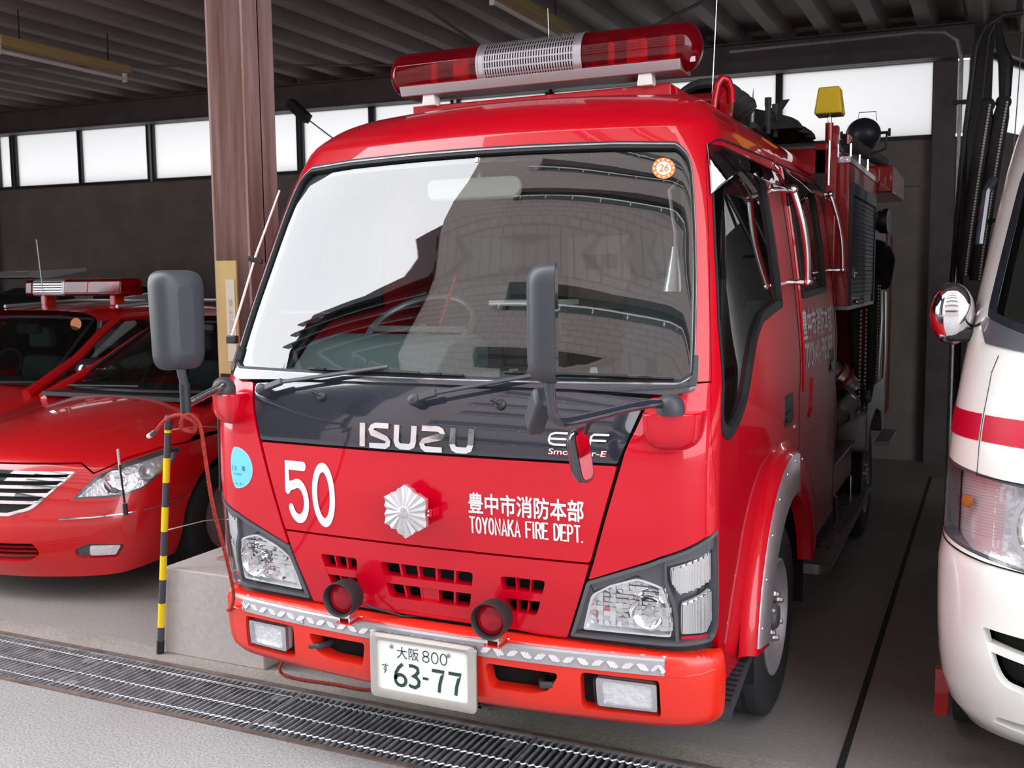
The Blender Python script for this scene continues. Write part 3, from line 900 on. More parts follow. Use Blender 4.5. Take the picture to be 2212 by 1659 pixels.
GRL = rnd([(-.625, .563), (-.50, .563), (-.40, .569), (.40, .569), (.50, .563), (.625, .563), (.722, .796), (-.722, .796)], [.01, 0, 0, 0, 0, .01, .008, .008])
def quad(u0, u1, v0, v1, d0=0.0, d1=0.0, r=.012): return rnd([(u0+d0, v0), (u1+d1, v0), (u1, v1), (u0, v1)], r)
GR_R = rnd([(.362, .622), (.496, .622), (.540, .735), (.343, .735)], .016)
GR_L = mir(GR_R)
GR_C = rnd([(-.195, .620), (.195, .620), (.223, .736), (-.223, .736)], .016)
HL = rnd([(.640, .572), (1.245, .575), (1.72, .582), (1.86, .612), (1.882, .72), (1.868, .905), (1.60, .883), (1.30, .856), (1.016, .832), (.712, .746)], [.01, 0, .05, .06, 0, .01, 0, 0, 0, .01])
COR = [(.740, .7995), (.855, 1.088), (.893, 1.19), (.918, 1.274), (1.05, 1.288), (1.28, 1.312), (1.535, 1.314), (1.70, 1.16), (1.846, 1.028), (1.875, .90), (1.60, .890), (1.30, .863), (1.016, .839), (.718, .752)]
COR = rnd(COR, [.006, 0, 0, .01, 0, 0, .01, 0, 0, .005, 0, 0, 0, .01])
# dark inner shell behind all the seams
sh = Skin(CAB)
sh.patch([(-2.05, .50), (2.05, .50), (2.05, 1.27), (-2.05, 1.27)], [GR_R, GR_L, GR_C, HL, mir(HL)], off=-.020, wall=False)
sh.build('inner_shell', 'void', T)
# hood, black cowl panel, grille panel, corner panels
cabs('front_lid', 'red_paint', D(HOOD, off=.0, skirt=.02))
cabs('cowl_panel', 'gloss_black', D(BLK, off=.0, skirt=.02))
cabs('corner_panel', 'red_paint', D(COR, off=.0, skirt=.02))
cabs('corner_panel', 'red_paint', D(mir(COR), off=.0, skirt=.02))
gp = cabs('grille_panel', 'red_paint', D(GRL, [GR_L, GR_C, GR_R], off=.0, skirt=.035))
# grille bars and dark core
gb = Skin(CAB)
def lerp(P, s, t):   # bilinear in trapezoid (bl, br, tr, tl)
    bl, br, tr_, tl = P
    return (bl[0]*(1-s)*(1-t)+br[0]*s*(1-t)+tr_[0]*s*t+tl[0]*(1-s)*t, bl[1]*(1-s)*(1-t)+br[1]*s*(1-t)+tr_[1]*s*t+tl[1]*(1-s)*t)
for Q, n in ((((.362,.622),(.496,.622),(.540,.735),(.343,.735)), 3), (((-.496,.622),(-.362,.622),(-.343,.735),(-.540,.735)), 3), (((-.195,.620),(.195,.620),(.223,.736),(-.223,.736)), 5)):
    for k in range(1, n):
        s0 = k/n
        gb.patch([lerp(Q, s0-.012*5/n, 0), lerp(Q, s0+.012*5/n, 0), lerp(Q, s0+.012*5/n, 1), lerp(Q, s0-.012*5/n, 1)], off=-.010, skirt=.02, grid=False)
    gb.patch([lerp(Q, -.02, .40), lerp(Q, 1.02, .40), lerp(Q, 1.02, .62), lerp(Q, -.02, .62)], off=-.001, skirt=.03, grid=False)
Q = ((-.195,.620),(.195,.620),(.223,.736),(-.223,.736))
gb.patch([lerp(Q, .40, 0), lerp(Q, .60, 0), lerp(Q, .60, .40), lerp(Q, .40, .40)], off=-.012, skirt=.01, grid=False)
gb.build('grille_bars', 'red_paint', gp)
gc = MB().box((-.50, -.06, .60), (.50, -.05, .76)); gc.build('radiator_core', 'void', gp)
# black apron under the grille and lamps
cabs('lower_apron', 'black_plastic', D(rnd([(-1.90, .47), (1.90, .47), (1.86, .575), (-1.86, .575)], .01), off=-.016, skirt=.01))
# --- main body: pillars, sides and roof
DOOR = [(1.552, 1.300), (1.445, 1.60), (1.425, 1.90), (1.475, 1.975), (1.66, 2.018), (2.74, 2.055)]
def yside(y, v): return CAB.uy(y, v)
GLF = rnd([(1.63, 1.475), (1.545, 1.70), (1.53, 1.90), (1.62, 1.985), (2.30, 2.005), (yside(.87, 2.0), 2.008), (yside(.925, 1.85), 1.80), (yside(.925, 1.49), 1.495), (yside(.80, 1.49), 1.484), (yside(.55, 1.455), 1.455), (yside(.44, 1.40), 1.405), (yside(.345, 1.32), 1.322), (yside(.25, 1.22), 1.222), (yside(.14, 1.16), 1.165), (yside(.02, 1.138), 1.138), (1.90, 1.20)], [.0, 0, .02, .06, 0, .09, 0, .02, 0, .04, .03, 0, .03, .03, .03, .03], 5)
GLR = rnd([(yside(1.37, 1.52), 1.515), (yside(2.04, 1.52), 1.535), (yside(2.04, 1.95), 2.0), (yside(1.96, 2.0), 2.03), (yside(1.33, 2.0), 2.035)], [.04, .04, .10, .05, .02], 5)
arch_c = (.87, .36)
def arch(rad, a0, a1, n=18):
    out = []
    for k in range(n+1):
        a = R(a0 + (a1-a0)*k/n); y = arch_c[0] + rad*math.cos(a); z = arch_c[1] + rad*math.sin(a)
        out.append((yside(y, max(z, .31)), max(z, .31)))
    return out
def body_side(mirror):
    A = arch(.50, 176, 10, 20)
    low = [(2.02, .40)] + [p for p in A if p[1] >= .32] + [(yside(1.40, .42), .42), (yside(2.30, .46), .46)]
    up = [(yside(2.30, 1.0), 1.0), (yside(2.30, 1.3), 1.3), (yside(2.30, 1.6), 1.6), (yside(2.30, 1.9), 1.9), (yside(2.30, 2.05), 2.05)]
    fr = [(1.53, 2.05), (1.30, 2.045), (1.0, 2.043), (.72, 2.042), (.3, 2.042), (0, 2.042)]
    return low, up, fr
low, up, fr = body_side(False)
right = [(1.885, .60), (1.90, .50)] + low + up + [(2.6, 2.06), (2.2, 2.055), (1.8, 2.05)] + fr
left = [(-u, v) for u, v in reversed(right[:-1])]
# path: right side up over header to left side, then windscreen outline back
body = [(1.30, 1.318), (1.54, 1.318), (1.705, 1.163), (1.852, 1.03), (1.882, .90)] + right + left + [(-1.882, .90), (-1.852, 1.03), (-1.705, 1.163), (-1.54, 1.318), (-1.30, 1.318)]
wo = ws_out
i0 = min(range(len(wo)), key=lambda i: abs(wo[i][0]+1.255)+abs(wo[i][1]-1.34)); i1 = min(range(len(wo)), key=lambda i: abs(wo[i][0]-1.255)+abs(wo[i][1]-1.34))
# walk the windscreen outline over its top from left to right
seq = []; i = i0
while True:
    seq.append(wo[i])
    if i == i1: break
    i = (i-1) % len(wo)
body += seq
DR_HOLES = [GLF, GLR]
hol = DR_HOLES + [mir(h) for h in DR_HOLES]
s = Skin(CAB); s.patch(body, hol, off=0, skirt=.03, su=.05, sv=.05); s.build('cab_body', 'red_paint_body', T)
# roof
rs = grid_skin(CAB, -URB, URB, 2.04, 2.6, 100, 22, yend=2.30); rs.build('roof', 'red_paint_body', T)
# cab rear wall and floor pan close the shell
MB().box((-.85, 2.30, .45), (.85, 2.32, 2.22)).build('rear_wall', 'dark_red', T, bevel=.01)
MB().box((-.82, .0, .44), (.82, 2.3, .47)).box((-.82, -.10, .60), (.82, .02, 1.2)).build('floor_pan', 'interior_dark', T)

# --- windscreen: gasket, black border, glass
def ring(L, A, B, off, skirt, mt, name, parent, hole_off=None):
    s = Skin(L); s.patch(A, [B], off=off, skirt=skirt, grid=False, su=.05, sv=.05); return s.build(name, mt, parent)
ws = cabs('windscreen', 'windscreen_glass', D(ws_in, off=-.004, wall=False, su=.08, sv=.06))
ring(CAB, ws_out, ws_in, .008, .02, 'rubber', 'rubber_seal', ws)
ring(CAB, shrink(ws_out, .007), shrink(ws_out, .012), .0105, .004, 'steel_grey', 'seal_bead', ws)
ring(CAB, shrink(ws_in, -.004), ws_clear, -.0075, .001, 'frit', 'black_border', ws)
# plastic strip and corner pieces under the screen
b = Skin(CAB); b.patch([(-1.0, 1.277), (-.6, 1.288), (0, 1.290), (.6, 1.288), (1.0, 1.277), (1.28, 1.296), (1.25, 1.322), (1.0, 1.306), (.5, 1.303), (0, 1.303), (-.5, 1.303), (-1.0, 1.306), (-1.25, 1.322), (-1.28, 1.296)], off=.012, skirt=.03)
b.build('cowl_strip', 'gloss_black', T)
for g in (1, -1):
    P_ = rnd([(1.17, 1.30), (1.29, 1.305), (1.285, 1.385), (1.225, 1.385), (1.215, 1.33), (1.17, 1.325)], .01)
    cabs('seal_corner', 'black_plastic', D(P_ if g > 0 else mir(P_), off=.016, skirt=.03))
# stickers on the glass
def on(L, off0=0.0):
    return lambda x, y, o: L.at(x, y, off0 + o)
# inspection sticker 26
def disc2d(cx, cy, ru, rv, n=32):
    return [(cx+ru*math.cos(2*math.pi*k/n), cy+rv*math.sin(2*math.pi*k/n)) for k in range(n)]
def flat(P): return (P, [tuple(range(len(P)))])
st = lay(flat(disc2d(.930, 1.934, .050, .033)), on(CAB, -.002), 'inspection_sticker', 'amber_sticker', ws)
lay(flat(disc2d(.930, 1.934, .032, .021)), on(CAB, -.0014), 'sticker_centre', 'white_decal', st)
lay(text2d('26', .909, .951, 1.924, 1.946, bold=.01, shear=.2), on(CAB, -.0008), 'sticker_number', 'amber_sticker', st)
for k in range(12):
    a = 2*math.pi*k/12; cx, cy = .930+.041*math.cos(a), 1.934+.027*math.sin(a)
    lay(flat(disc2d(cx, cy, .0045, .003, 8)), on(CAB, -.0014), 'sticker_ring_digit', 'white_decal', st) if k % 1 == 0 else None
lay(flat([(.022, 1.985), (.040, 1.985), (.040, 2.0), (.022, 2.0)]), on(CAB, -.002), 'small_label', 'white_decal', ws)

# --- side doors: seams as fine grooves, glass, seals, handles, lettering
def strip_uv(P, w, off, skirt, name, mt, parent, closed=False, L=CAB, ku=1.0):
    s = Skin(L); n = len(P)
    for i in range(n-1):
        a = Vector(P[i]); b_ = Vector(P[i+1]); d = (b_-a).normalized(); nn = Vector((-d.y, d.x))*w/2; a2 = a - d*w*.2; b2 = b_ + d*w*.2
        s.patch([tuple(a2-nn), tuple(b2-nn), tuple(b2+nn), tuple(a2+nn)], off=off, skirt=skirt, grid=False, su=.05, sv=.05)
    return s.build(name, mt, parent)
for g in (1, -1):
    f = (lambda P: P) if g > 0 else mir
    gl = cabs('door_glass', 'side_glass', D(f(GLF), off=-.010, wall=False, su=.05, sv=.05))
    gl2 = cabs('rear_door_glass', 'side_glass', D(f(GLR), off=-.010, wall=False))
    def sshrink(P, d):
        out = []; n = len(P)
        if sum(P[i-1][0]*P[i][1]-P[i][0]*P[i-1][1] for i in range(n)) < 0: d = -d
        for i in range(n):
            a = Vector(P[i-1]); b_ = Vector(P[(i+1) % n]); t = (b_-a); t.normalize(); nn = Vector((-t.y, t.x)); out.append((P[i][0]+nn.x*d, P[i][1]+nn.y*d))
        return out
    a_in = sshrink(GLF, .034); r_in = sshrink(GLR, .028)
    s = Skin(CAB); s.patch(f(GLF), [f(a_in)], off=.004, skirt=.02, grid=False, su=.05, sv=.05); s.build('glass_seal', 'rubber', gl)
    s = Skin(CAB); s.patch(f(GLR), [f(r_in)], off=.004, skirt=.02, grid=False, su=.05, sv=.05); s.build('glass_seal', 'rubber', gl2)
    if g > 0:
        sg = []
        for P_, nm in (([(1.552, 1.312), (1.465, 1.55), (1.438, 1.80), (1.445, 1.95), (1.52, 2.003), (1.72, 2.022), (2.2, 2.034), (yside(1.175, 2.05), 2.048)], 'door_seam'),
                   ([(yside(1.175, 2.03), 2.045), (yside(1.19, 1.8), 1.8), (yside(1.22, 1.5), 1.5), (yside(1.235, 1.2), 1.2), (yside(1.235, .95), .95), (yside(1.10, .80), .82)], 'door_seam'),
                   ([(yside(1.235, 2.03), 2.045), (yside(1.8, 2.03), 2.055), (yside(2.26, 2.03), 2.055), (yside(2.26, 1.6), 1.6), (yside(2.26, 1.1), 1.1), (yside(2.26, .5), .5)], 'rear_door_seam')):
            strip_uv(P_, .007, .0012, .001, nm, 'void', T)
# raised body line forward of the door window and the flare over the arch
# door handles on the near side
for (y0, y1, z0, z1) in ((.905, 1.075, 1.055, 1.175), (2.02, 2.16, 1.16, 1.27)):
    P_ = rnd([(yside(y0, z0), z0), (yside(y1, z0), z0), (yside(y1, z1), z1), (yside(y0, z1), z1)], .035, 6)
    h = cabs('door_handle', 'gloss_black', D(P_, off=.003, skirt=.006))
    Q_ = rnd([(yside(y0+.02, z0), z0+.015), (yside(y1-.015, z0), z0+.015), (yside(y1-.015, z1), z0+.06), (yside(y0+.02, z1), z0+.05)], .018, 4)
    cabs('handle_flap', 'black_plastic', D(Q_, off=.010, skirt=.008), parent=h)
MB().lathe([(.013, 0), (.013, .004), (.009, .006)], (.869, 1.13, 1.03), (1, 0, 0), 16).build('door_lock', 'satin_metal', T)
# lettering on the rear door
def side_map(L, off0=.0012): return lambda x, y, o: L.at(L.uy(x, y), y, off0+o)
lay(text2d('豊中市消防本部', 1.33, 2.13, 1.352, 1.472, bold=.02), side_map(CAB), 'side_lettering', 'white_decal', T)
lay(text2d('TOYONAKA FIRE DEPT.', 1.35, 2.13, 1.235, 1.335, bold=.02), side_map(CAB), 'side_lettering', 'white_decal', T)
# orange marker on the roof edge
s = Skin(CAB); s.patch([(2.76, 2.145), (2.80, 2.165), (3.12, 2.152), (3.02, 2.130), (2.93, 2.130)], off=.002, skirt=.001, su=.04, sv=.02); s.build('roof_marker', 'amber_sticker', T)
# --- rain visors over the door windows
def visor(u0, u1, v0, v1, name):
    s = Skin(CAB); nu, nv = 16, 6
    def pt(i, j):
        a = i/nu; b_ = j/nv
        u = u0 + (u1-u0)*a; dep = math.sin(min(1, a*4.5)*math.pi/2)**.8
        low = v0 - (.0 if a > .22 else (.055*(1-a/.22)))
        v = v1 + (low - v1)*b_
        return CAB.at(u, v, .006 + .062*b_*dep**.7*(1 if a < .93 else 1-(a-.93)*3))
    for i in range(nu+1):
        for j in range(nv+1): s.v.append(tuple(pt(i, j)))
    for i in range(nu):
        for j in range(nv):
            s.f.append((i*(nv+1)+j, i*(nv+1)+j+1, (i+1)*(nv+1)+j+1, (i+1)*(nv+1)+j)); 
    mb = MB(); mb.add(s.v, s.f); o = mb.build(name, 'visor_glass', T, smooth=60)
    e = MB(); e.tube([pt(i, nv) for i in range(nu+1)] , .0028, 6); e.tube([pt(0, j) for j in range(nv+1)], .0028, 6); e.tube([pt(nu, j) for j in range(nv+1)], .0028, 6)
    e.build('visor_edge', 'visor_glass', o)
visor(1.50, yside(1.12, 1.95), 1.905, 2.004, 'window_visor')
visor(yside(1.28, 1.95), yside(2.10, 1.95), 1.935, 2.035, 'window_visor')
# --- headlamp clusters (right built, left mirrored through mir)
def headlamp(g):
    f = (lambda P: P) if g > 0 else mir
    def sgn(u): return u*g
    root = cabs('headlamp', 'lamp_grey', D(f(HL), off=-.040, skirt=.0, wall=False))
    HO = HL; HI = []
    n = len(HL)
    for i in range(n):
        a = Vector(HL[i-1]); b_ = Vector(HL[(i+1) % n]); t = b_-a; t.x *= .5; t.normalize(); nn = Vector((-t.y, t.x)); HI.append((HL[i][0]+nn.x*.016, HL[i][1]+nn.y*.010))
    s = Skin(CAB); s.patch(f(HL), [f(HI)], off=.004, skirt=.04, grid=False); s.build('lamp_rim', 'lamp_grey', root)
    # ribbed grey surround under the lens
    for (P_, o) in (([(.66, .585), (.715, .74), (.735, .705), (.69, .592)], -.012), ([(.715, .745), (1.016, .825), (1.05, .835), (1.055, .755), (.98, .745), (.91, .775), (.735, .715)], -.012)):
        cabs('ribbed_surround', 'lamp_grey', D(f(P_), off=o, skirt=.01), parent=root)
    rf = rnd([(.690, .592), (1.150, .597), (1.145, .64), (1.105, .690), (1.03, .742), (.912, .768), (.80, .738), (.724, .704)], [.01, .02, .02, .02, .02, .03, 0, .02])
    o = cabs('main_reflector', 'reflector', D(f(rf), off=-.030, wall=False, su=.03, sv=.02), parent=root)
    s = Skin(CAB); ri = []
    for (u, v) in rf:
        ri.append((.93 + (u-.93)*.955, .672 + (v-.672)*.93))
    s.patch(f(rf), [f(ri)], off=-.008, skirt=.022, grid=False); s.build('reflector_rim', 'reflector_plain', root)
    # facets of the reflector
    fm = MB(); rg = random.Random(5); cu, cv = .955, .665; du, dv = .026, .0145
    u = .69
    while u < 1.15:
        v = .592
        while v < .772:
            uc_, vc_ = u+du/2, v+dv/2
            if inpoly(uc_, vc_, ri) and inpoly(u, v, rf) and inpoly(u+du, v+dv, rf):
                n0 = Vector(CAB.N(sgn(uc_), vc_)); p0 = Vector(CAB.at(sgn(uc_), vc_, -.022)); ax = Vector((1, 0, 0)); ay = n0.cross(ax).normalized(); ax = ay.cross(n0)
                tl = (cu-uc_)*1.5*g + rg.uniform(-.30, .30); tv = (vc_-cv)*2.6 + rg.uniform(-.25, .35)
                hx, hy = du*.73/2, dv/2
                fm.add([p0+ax*a*hx+ay*b_*hy+n0*(tl*a*hx+tv*b_*hy)*.7 for a, b_ in ((-1, -1), (1, -1), (1, 1), (-1, 1))], [(0, 1, 2, 3)])
            v += dv
        u += du
    fm.build('reflector_facets', 'facet_mirror', root, smooth=0)
    # bulb and its bowl
    c = CAB.at(sgn(.955), .665, -.020); n_ = Vector(CAB.N(sgn(.955), .665))
    bw = MB().lathe([(.052, .018), (.046, .006), (.030, -.006), (.014, -.010)], Vector(c), n_, 32, caps=False).build('bulb_bowl', 'chrome', root)
    MB().lathe([(.016, -.012), (.016, .004), (.013, .010), (.0, .012)], Vector(c), n_, 20).build('bulb', 'silver_paint', bw)
    # side cluster: turn signal above, marker below
    for (P_, nm) in ((rnd([(1.13, .760), (1.24, .722), (1.84, .758), (1.845, .842), (1.12, .800)], .02), 'turn_signal'), (rnd([(1.275, .600), (1.70, .600), (1.84, .635), (1.85, .730), (1.27, .694)], .02), 'marker_lamp')):
        oo = cabs(nm, 'reflector_plain', D(f(P_), off=-.020, skirt=.01, su=.04, sv=.03), parent=root)
        # vertical flutes
        us = [p[0] for p in P_]; fl = MB(); u = min(us)+.03
        while u < max(us)-.02:
            vs_ = []
            v = .58
            while v < .86:
                if inpoly(u, v, P_): vs_.append(v)
                v += .006
            if len(vs_) > 3:
                fl.tube([CAB.at(sgn(u), vs_[0], -.016), CAB.at(sgn(u), (vs_[0]+vs_[-1])/2, -.016), CAB.at(sgn(u), vs_[-1], -.016)], .0030, 8)
            u += .026
        fl.build('lens_flutes', 'facet_mirror', oo)
    cabs('dark_brow', 'lamp_grey', D(f([(1.07, .838), (1.862, .900), (1.862, .855), (1.07, .808)]), off=-.008, skirt=.01), parent=root)
    cabs('lamp_divider', 'lamp_grey', D(f([(1.055, .835), (1.085, .838), (1.085, .765), (1.19, .705), (1.225, .66), (1.245, .58), (1.205, .578), (1.185, .65), (1.15, .695), (1.055, .755)]), off=-.002, skirt=.012), parent=root)
    cabs('red_sliver', 'red_decal', D(f([(1.28, .588), (1.72, .590), (1.70, .598), (1.28, .597)]), off=-.01, skirt=.005), parent=root)
    cabs('lamp_lens', 'clear_lens', D(f(HI), off=.003, wall=False), parent=root)
headlamp(1); headlamp(-1)
# --- mirror brackets on the front corners
def bracket(g):
    c = Vector(CAB.at(.985*g, 1.19, .02)); 
    mb = MB()
    prof = []
    cx, cy = g*.752, -.205
    # tapered cup: flattened bowl
    vs = []; fs = []; nz, nk = 10, 40
    se = lambda q: (abs(q)**.62)*(1 if q > 0 else -1)
    for j in range(nz):
        t = j/(nz-1); z = 1.140 + .101*t; sc0 = (.50, .74, .85, .91, .94, .96, .97, .98, .99, 1.0)[j]
        for k in range(nk):
            a = 2*math.pi*k/nk
            x = cx + g*.014 + .076*sc0*se(math.cos(a)); y = cy+.030 + .062*sc0*se(math.sin(a)) + .030*(x-cx)*g/.07
            vs.append((x, y, z))
    for j in range(nz-1):
        for k in range(nk): fs.append((j*nk+k, j*nk+(k+1) % nk, (j+1)*nk+(k+1) % nk, (j+1)*nk+k))
    fs.append(tuple(range(nk-1, -1, -1))); fs.append(tuple((nz-1)*nk+k for k in range(nk)))
    mb.add(vs, fs)
    o = mb.build('mirror_bracket', 'red_paint', T, smooth=50, bevel=.004)
    # filler between the cup and the body
    dm = MB().lathe([(.038, 0), (.039, .012), (.038, .026), (.032, .042), (.020, .053), (.006, .057), (0, .057)], (cx+g*.012, cy, 1.238), (0, 0, 1), 32).build('pivot_dome', 'grey_plastic', o)
    # stay arm
    hx, hy = g*.578, -.585
    pts = [(cx, cy-.01, 1.268), (cx-g*.03, cy-.07, 1.272), (g*.69, -.33, 1.268), (g*.655, -.42, 1.262), (g*.612, -.52, 1.255), (g*.592, -.562, 1.256), (g*.581, -.584, 1.270), (g*.578, -.590, 1.30), (g*.577, -.598, 1.345)]
    P_ = [Vector(p) for p in pts]; q = []
    for i in range(len(P_)-1):
        for t in (0, .25, .5, .75):
            p0 = P_[max(i-1, 0)]; p1 = P_[i]; p2 = P_[i+1]; p3 = P_[min(i+2, len(P_)-1)]
            q.append(.5*((2*p1)+(-p0+p2)*t+(2*p0-5*p1+4*p2-p3)*t*t+(-p0+3*p1-3*p2+p3)*t**3))
    q.append(P_[-1])
    arm = MB().tube(q, .0125, 12).build('mirror_stay', 'gloss_black', o)
    # mirror head: width direction lies along the sight line from the near side
    wd = Vector((g*.33, -.94, 0)).normalized(); nd = Vector((-g*.94, -.33, 0)).normalized()   # shell faces forward and in, glass behind
    if g > 0: nd = Vector((.94, .33, 0)); 
    hc = Vector((g*.577, -.606, 1.500)); mb = MB()
    W2, H2 = .078, .143
    outl = rnd([(-W2, -H2), (W2, -H2), (W2, H2), (-W2, H2)], .045, 6)
    lay_ = ((.0, 1.0), (.012, 1.0), (.035, .96), (.055, .84), (.066, .62), (.070, .3))
    face = -nd if g > 0 else nd
    vs = []; fs = []; n = len(outl)
    for (dd, sc_) in lay_:
        for (x, z) in outl:
            tp = 1 - .10*(1 if z < 0 else 0)*(abs(z)/H2)
            vs.append(hc + wd*x*sc_*tp + Vector((0, 0, z*(1-(1-sc_)*.45))) + face*(dd-.02))
    for j in range(len(lay_)-1):
        for k in range(n): fs.append((j*n+k, j*n+(k+1) % n, (j+1)*n+(k+1) % n, (j+1)*n+k))
    fs.append(tuple(range(n))); fs.append(tuple((len(lay_)-1)*n+k for k in range(n-1, -1, -1)))
    head = mb.add(vs, fs).build('mirror_head', 'grey_plastic', T, smooth=50)
    mg = MB(); inn = [(x*.92, z*.95) for x, z in outl]
    mg.add([hc + wd*x + Vector((0, 0, z)) - face*.0205 for x, z in inn], [tuple(range(n))]); mg.build('mirror_glass', 'chrome', head)
    MB().tube([hc + Vector((0, 0, -.120)), (g*.577, -.598, 1.335)], .0135, 12).build('head_post', 'gloss_black', head)
bracket(1); bracket(-1)
# collar clamp on the left stay and the small under-mirror on the right stay
MB().tube([(-.578, -.590, 1.315), (-.578, -.588, 1.225)], .0155, 12).build('stay_end', 'black_plastic', T)
k_ = MB().tube([(.640, -.455, 1.255), (.610, -.42, 1.235), (.592, -.402, 1.205)], .006, 8).build('under_mirror_stem', 'black_plastic', T)
uc = Vector((.588, -.40, 1.145)); wd = Vector((.10, -.99, 0)).normalized(); fc = Vector((.96, -.06, .16)).normalized(); up_ = fc.cross(wd).normalized()
if up_.z < 0: up_ = -up_
wd = up_.cross(fc).normalized()
um = MB(); ol = rnd([(-.042, -.070), (.040, -.070), (.046, .075), (-.046, .075)], .03, 6); n = len(ol); vs = []; fs = []
for (dd, s_) in ((-.002, 1), (.008, 1), (.026, .8), (.036, .45)):
    for (x, z) in ol: vs.append(uc + wd*x*s_ + up_*z*s_ - fc*dd)
for j in range(3):
    for q in range(n): fs.append((j*n+q, j*n+(q+1) % n, (j+1)*n+(q+1) % n, (j+1)*n+q))
fs.append(tuple(3*n+q for q in range(n-1, -1, -1))); fs.append(tuple(range(n)))
um = um.add(vs, fs).build('under_mirror', 'gloss_black', T, smooth=50)
MB().add([uc + wd*x*.84 + up_*z*.88 + fc*.0035 for x, z in ol], [tuple(range(n))]).build('mirror_glass', 'chrome', um)
# grey end of the folded side mirror seen behind the right head
MB().obox((.515, -.53, 1.275), (.5, -.5, .9), (.7, .7, 0), (-.5, .5, .9), (.055, .022, .03)).build('mirror_hinge', 'grey_plastic', T, bevel=.012)
# --- wipers
def wiper(piv, mid, knee, b0, b1):
    pv = Vector(CAB.at(*piv, .028)); md = Vector(CAB.at(*mid, .040)); kn = Vector(CAB.at(*knee, .030))
    w = MB(); w.bar(pv, pv.lerp(md, .55), .022, .014, up=CAB.N(*piv)); w.bar(pv.lerp(md, .5), kn, .013, .008, up=CAB.N(*mid))
    o = w.build('wiper', 'grey_plastic', T, bevel=.003)
    MB().lathe([(.017, -.03), (.019, 0), (.017, .010), (.010, .015), (0, .016)], pv, CAB.N(*piv), 20).build('pivot_cap', 'grey_plastic', o)
    bl = MB(); A = Vector(CAB.at(*b0, .012)); B = Vector(CAB.at(*b1, .012)); q = []
    for k in range(9):
        t = k/8; p = CAB.at(b0[0]+(b1[0]-b0[0])*t, b0[1]+(b1[1]-b0[1])*t, .010); q.append(p)
    for k in range(8): bl.bar(q[k], q[k+1], .005, .016, up=CAB.N(*knee))
    for k in (1, 3, 5, 7): bl.bar(q[k-1]+(q[k]-q[k-1])*.5+CAB.N(*knee)*.010, q[k]+CAB.N(*knee)*.010, .010, .006)
    bl.bar(q[2]+CAB.N(*knee)*.016, q[6]+CAB.N(*knee)*.016, .007, .006, up=CAB.N(*knee))
    bl.build('wiper_blade', 'rubber', o)
wiper((-.820, 1.245), (-.613, 1.290), (-.177, 1.333), (-.60, 1.322), (.156, 1.318))
wiper((-.028, 1.240), (.15, 1.275), (.52, 1.328), (.33, 1.330), (.989, 1.322))
# washer nozzles
for u in (-.509, .337):
    p = Vector(CAB.at(u, 1.243, 0)); n_ = Vector(CAB.N(u, 1.243))
    o = MB().lathe([(.016, 0), (.0155, .006), (.010, .010)], p, n_, 20).build('washer_nozzle', 'black_plastic', T)
    MB().tube([p+n_*.006, p+n_*.018+Vector((-.012, 0, .004)), p+n_*.024+Vector((-.022, 0, .008))], .0055, 8).build('nozzle_jet', 'black_plastic', o)
# --- badges and lettering on the front
def fr(off0=.001): return lambda x, y, o: CAB.at(x, y, off0+.0008+o)
# chrome maker's name: heavy square-cut letters
w_ = .0105; y0, y1 = 1.100, 1.170; ym = (y0+y1)/2
def ux_(k): return -.289 + k
Ls = [[(-.279, y1), (-.279, y0)]]
S_ = [[(-.150, y1-.005), (-.215, y1-.005), (-.230, y1-.010), (-.236, y1-.018), (-.230, y1-.026), (-.158, y0+.028), (-.150, y0+.020), (-.152, y0+.011), (-.165, y0+.005), (-.243, y0+.005)]]
U_ = lambda a: [[(a, y1), (a, y0+.024), (a+.006, y0+.013), (a+.020, y0+.008), (a+.062, y0+.008), (a+.076, y0+.013), (a+.082, y0+.024), (a+.082, y1)]]
Z_ = [[(.010, y1-.005), (.085, y1-.005), (.100, y1-.010), (.106, y1-.018), (.100, y1-.026), (.018, y0+.028), (.012, y0+.020), (.016, y0+.011), (.028, y0+.005), (.105, y0+.005)]]
def letter(lines, w):
    # isotropic pen in metres: scale u by .73 first
    V, F = strokes2d([[(x*.73, y) for x, y in l] for l in lines], w, cap=0)
    return [(x/.73, y) for x, y in V], F
for nm, ls, w in (('badge_letter', Ls, .0195), ('badge_letter', S_, .0155), ('badge_letter', [[(x-.110, y) for x, y in U_(0)[0]]], .0180), ('badge_letter', Z_, .0155), ('badge_letter', [[(x+.152, y) for x, y in U_(0)[0]]], .0180)):
    lay(letter(ls, w), fr(.000), nm, 'chrome', T, thick=.007)
def pen(lines, w, ku=.73):
    V, F = strokes2d([[(x*ku, y) for x, y in l] for l in lines], w, cap=6)
    return [(x/ku, y) for x, y in V], F
# ELF / Smoother-E
e0, e1 = 1.139, 1.171
lay(pen([[(.632, e1), (.585, e1), (.568, e1-.004), (.563, e1-.012), (.563, e0+.012), (.568, e0+.004), (.585, e0), (.632, e0)], [(.563, (e0+e1)/2), (.630, (e0+e1)/2)]], .0058), fr(), 'model_lettering', 'white_decal', T)
lay(pen([[(.650, e1), (.650, e0+.004), (.656, e0), (.712, e0)]], .0058), fr(), 'model_lettering', 'white_decal', T)
lay(pen([[(.795, e1), (.738, e1), (.730, e1-.006), (.728, e0)], [(.730, (e0+e1)/2), (.788, (e0+e1)/2)]], .0058), fr(), 'model_lettering', 'white_decal', T)
lay(text2d('Smoother-E', .566, .800, 1.111, 1.127, bold=.03, shear=.15), fr(.0009), 'model_lettering', 'red_decal', T)
lay(text2d('Smoother-E', .564, .798, 1.1118, 1.1278, bold=.012, shear=.15), fr(.0013), 'model_lettering', 'white_decal', T)
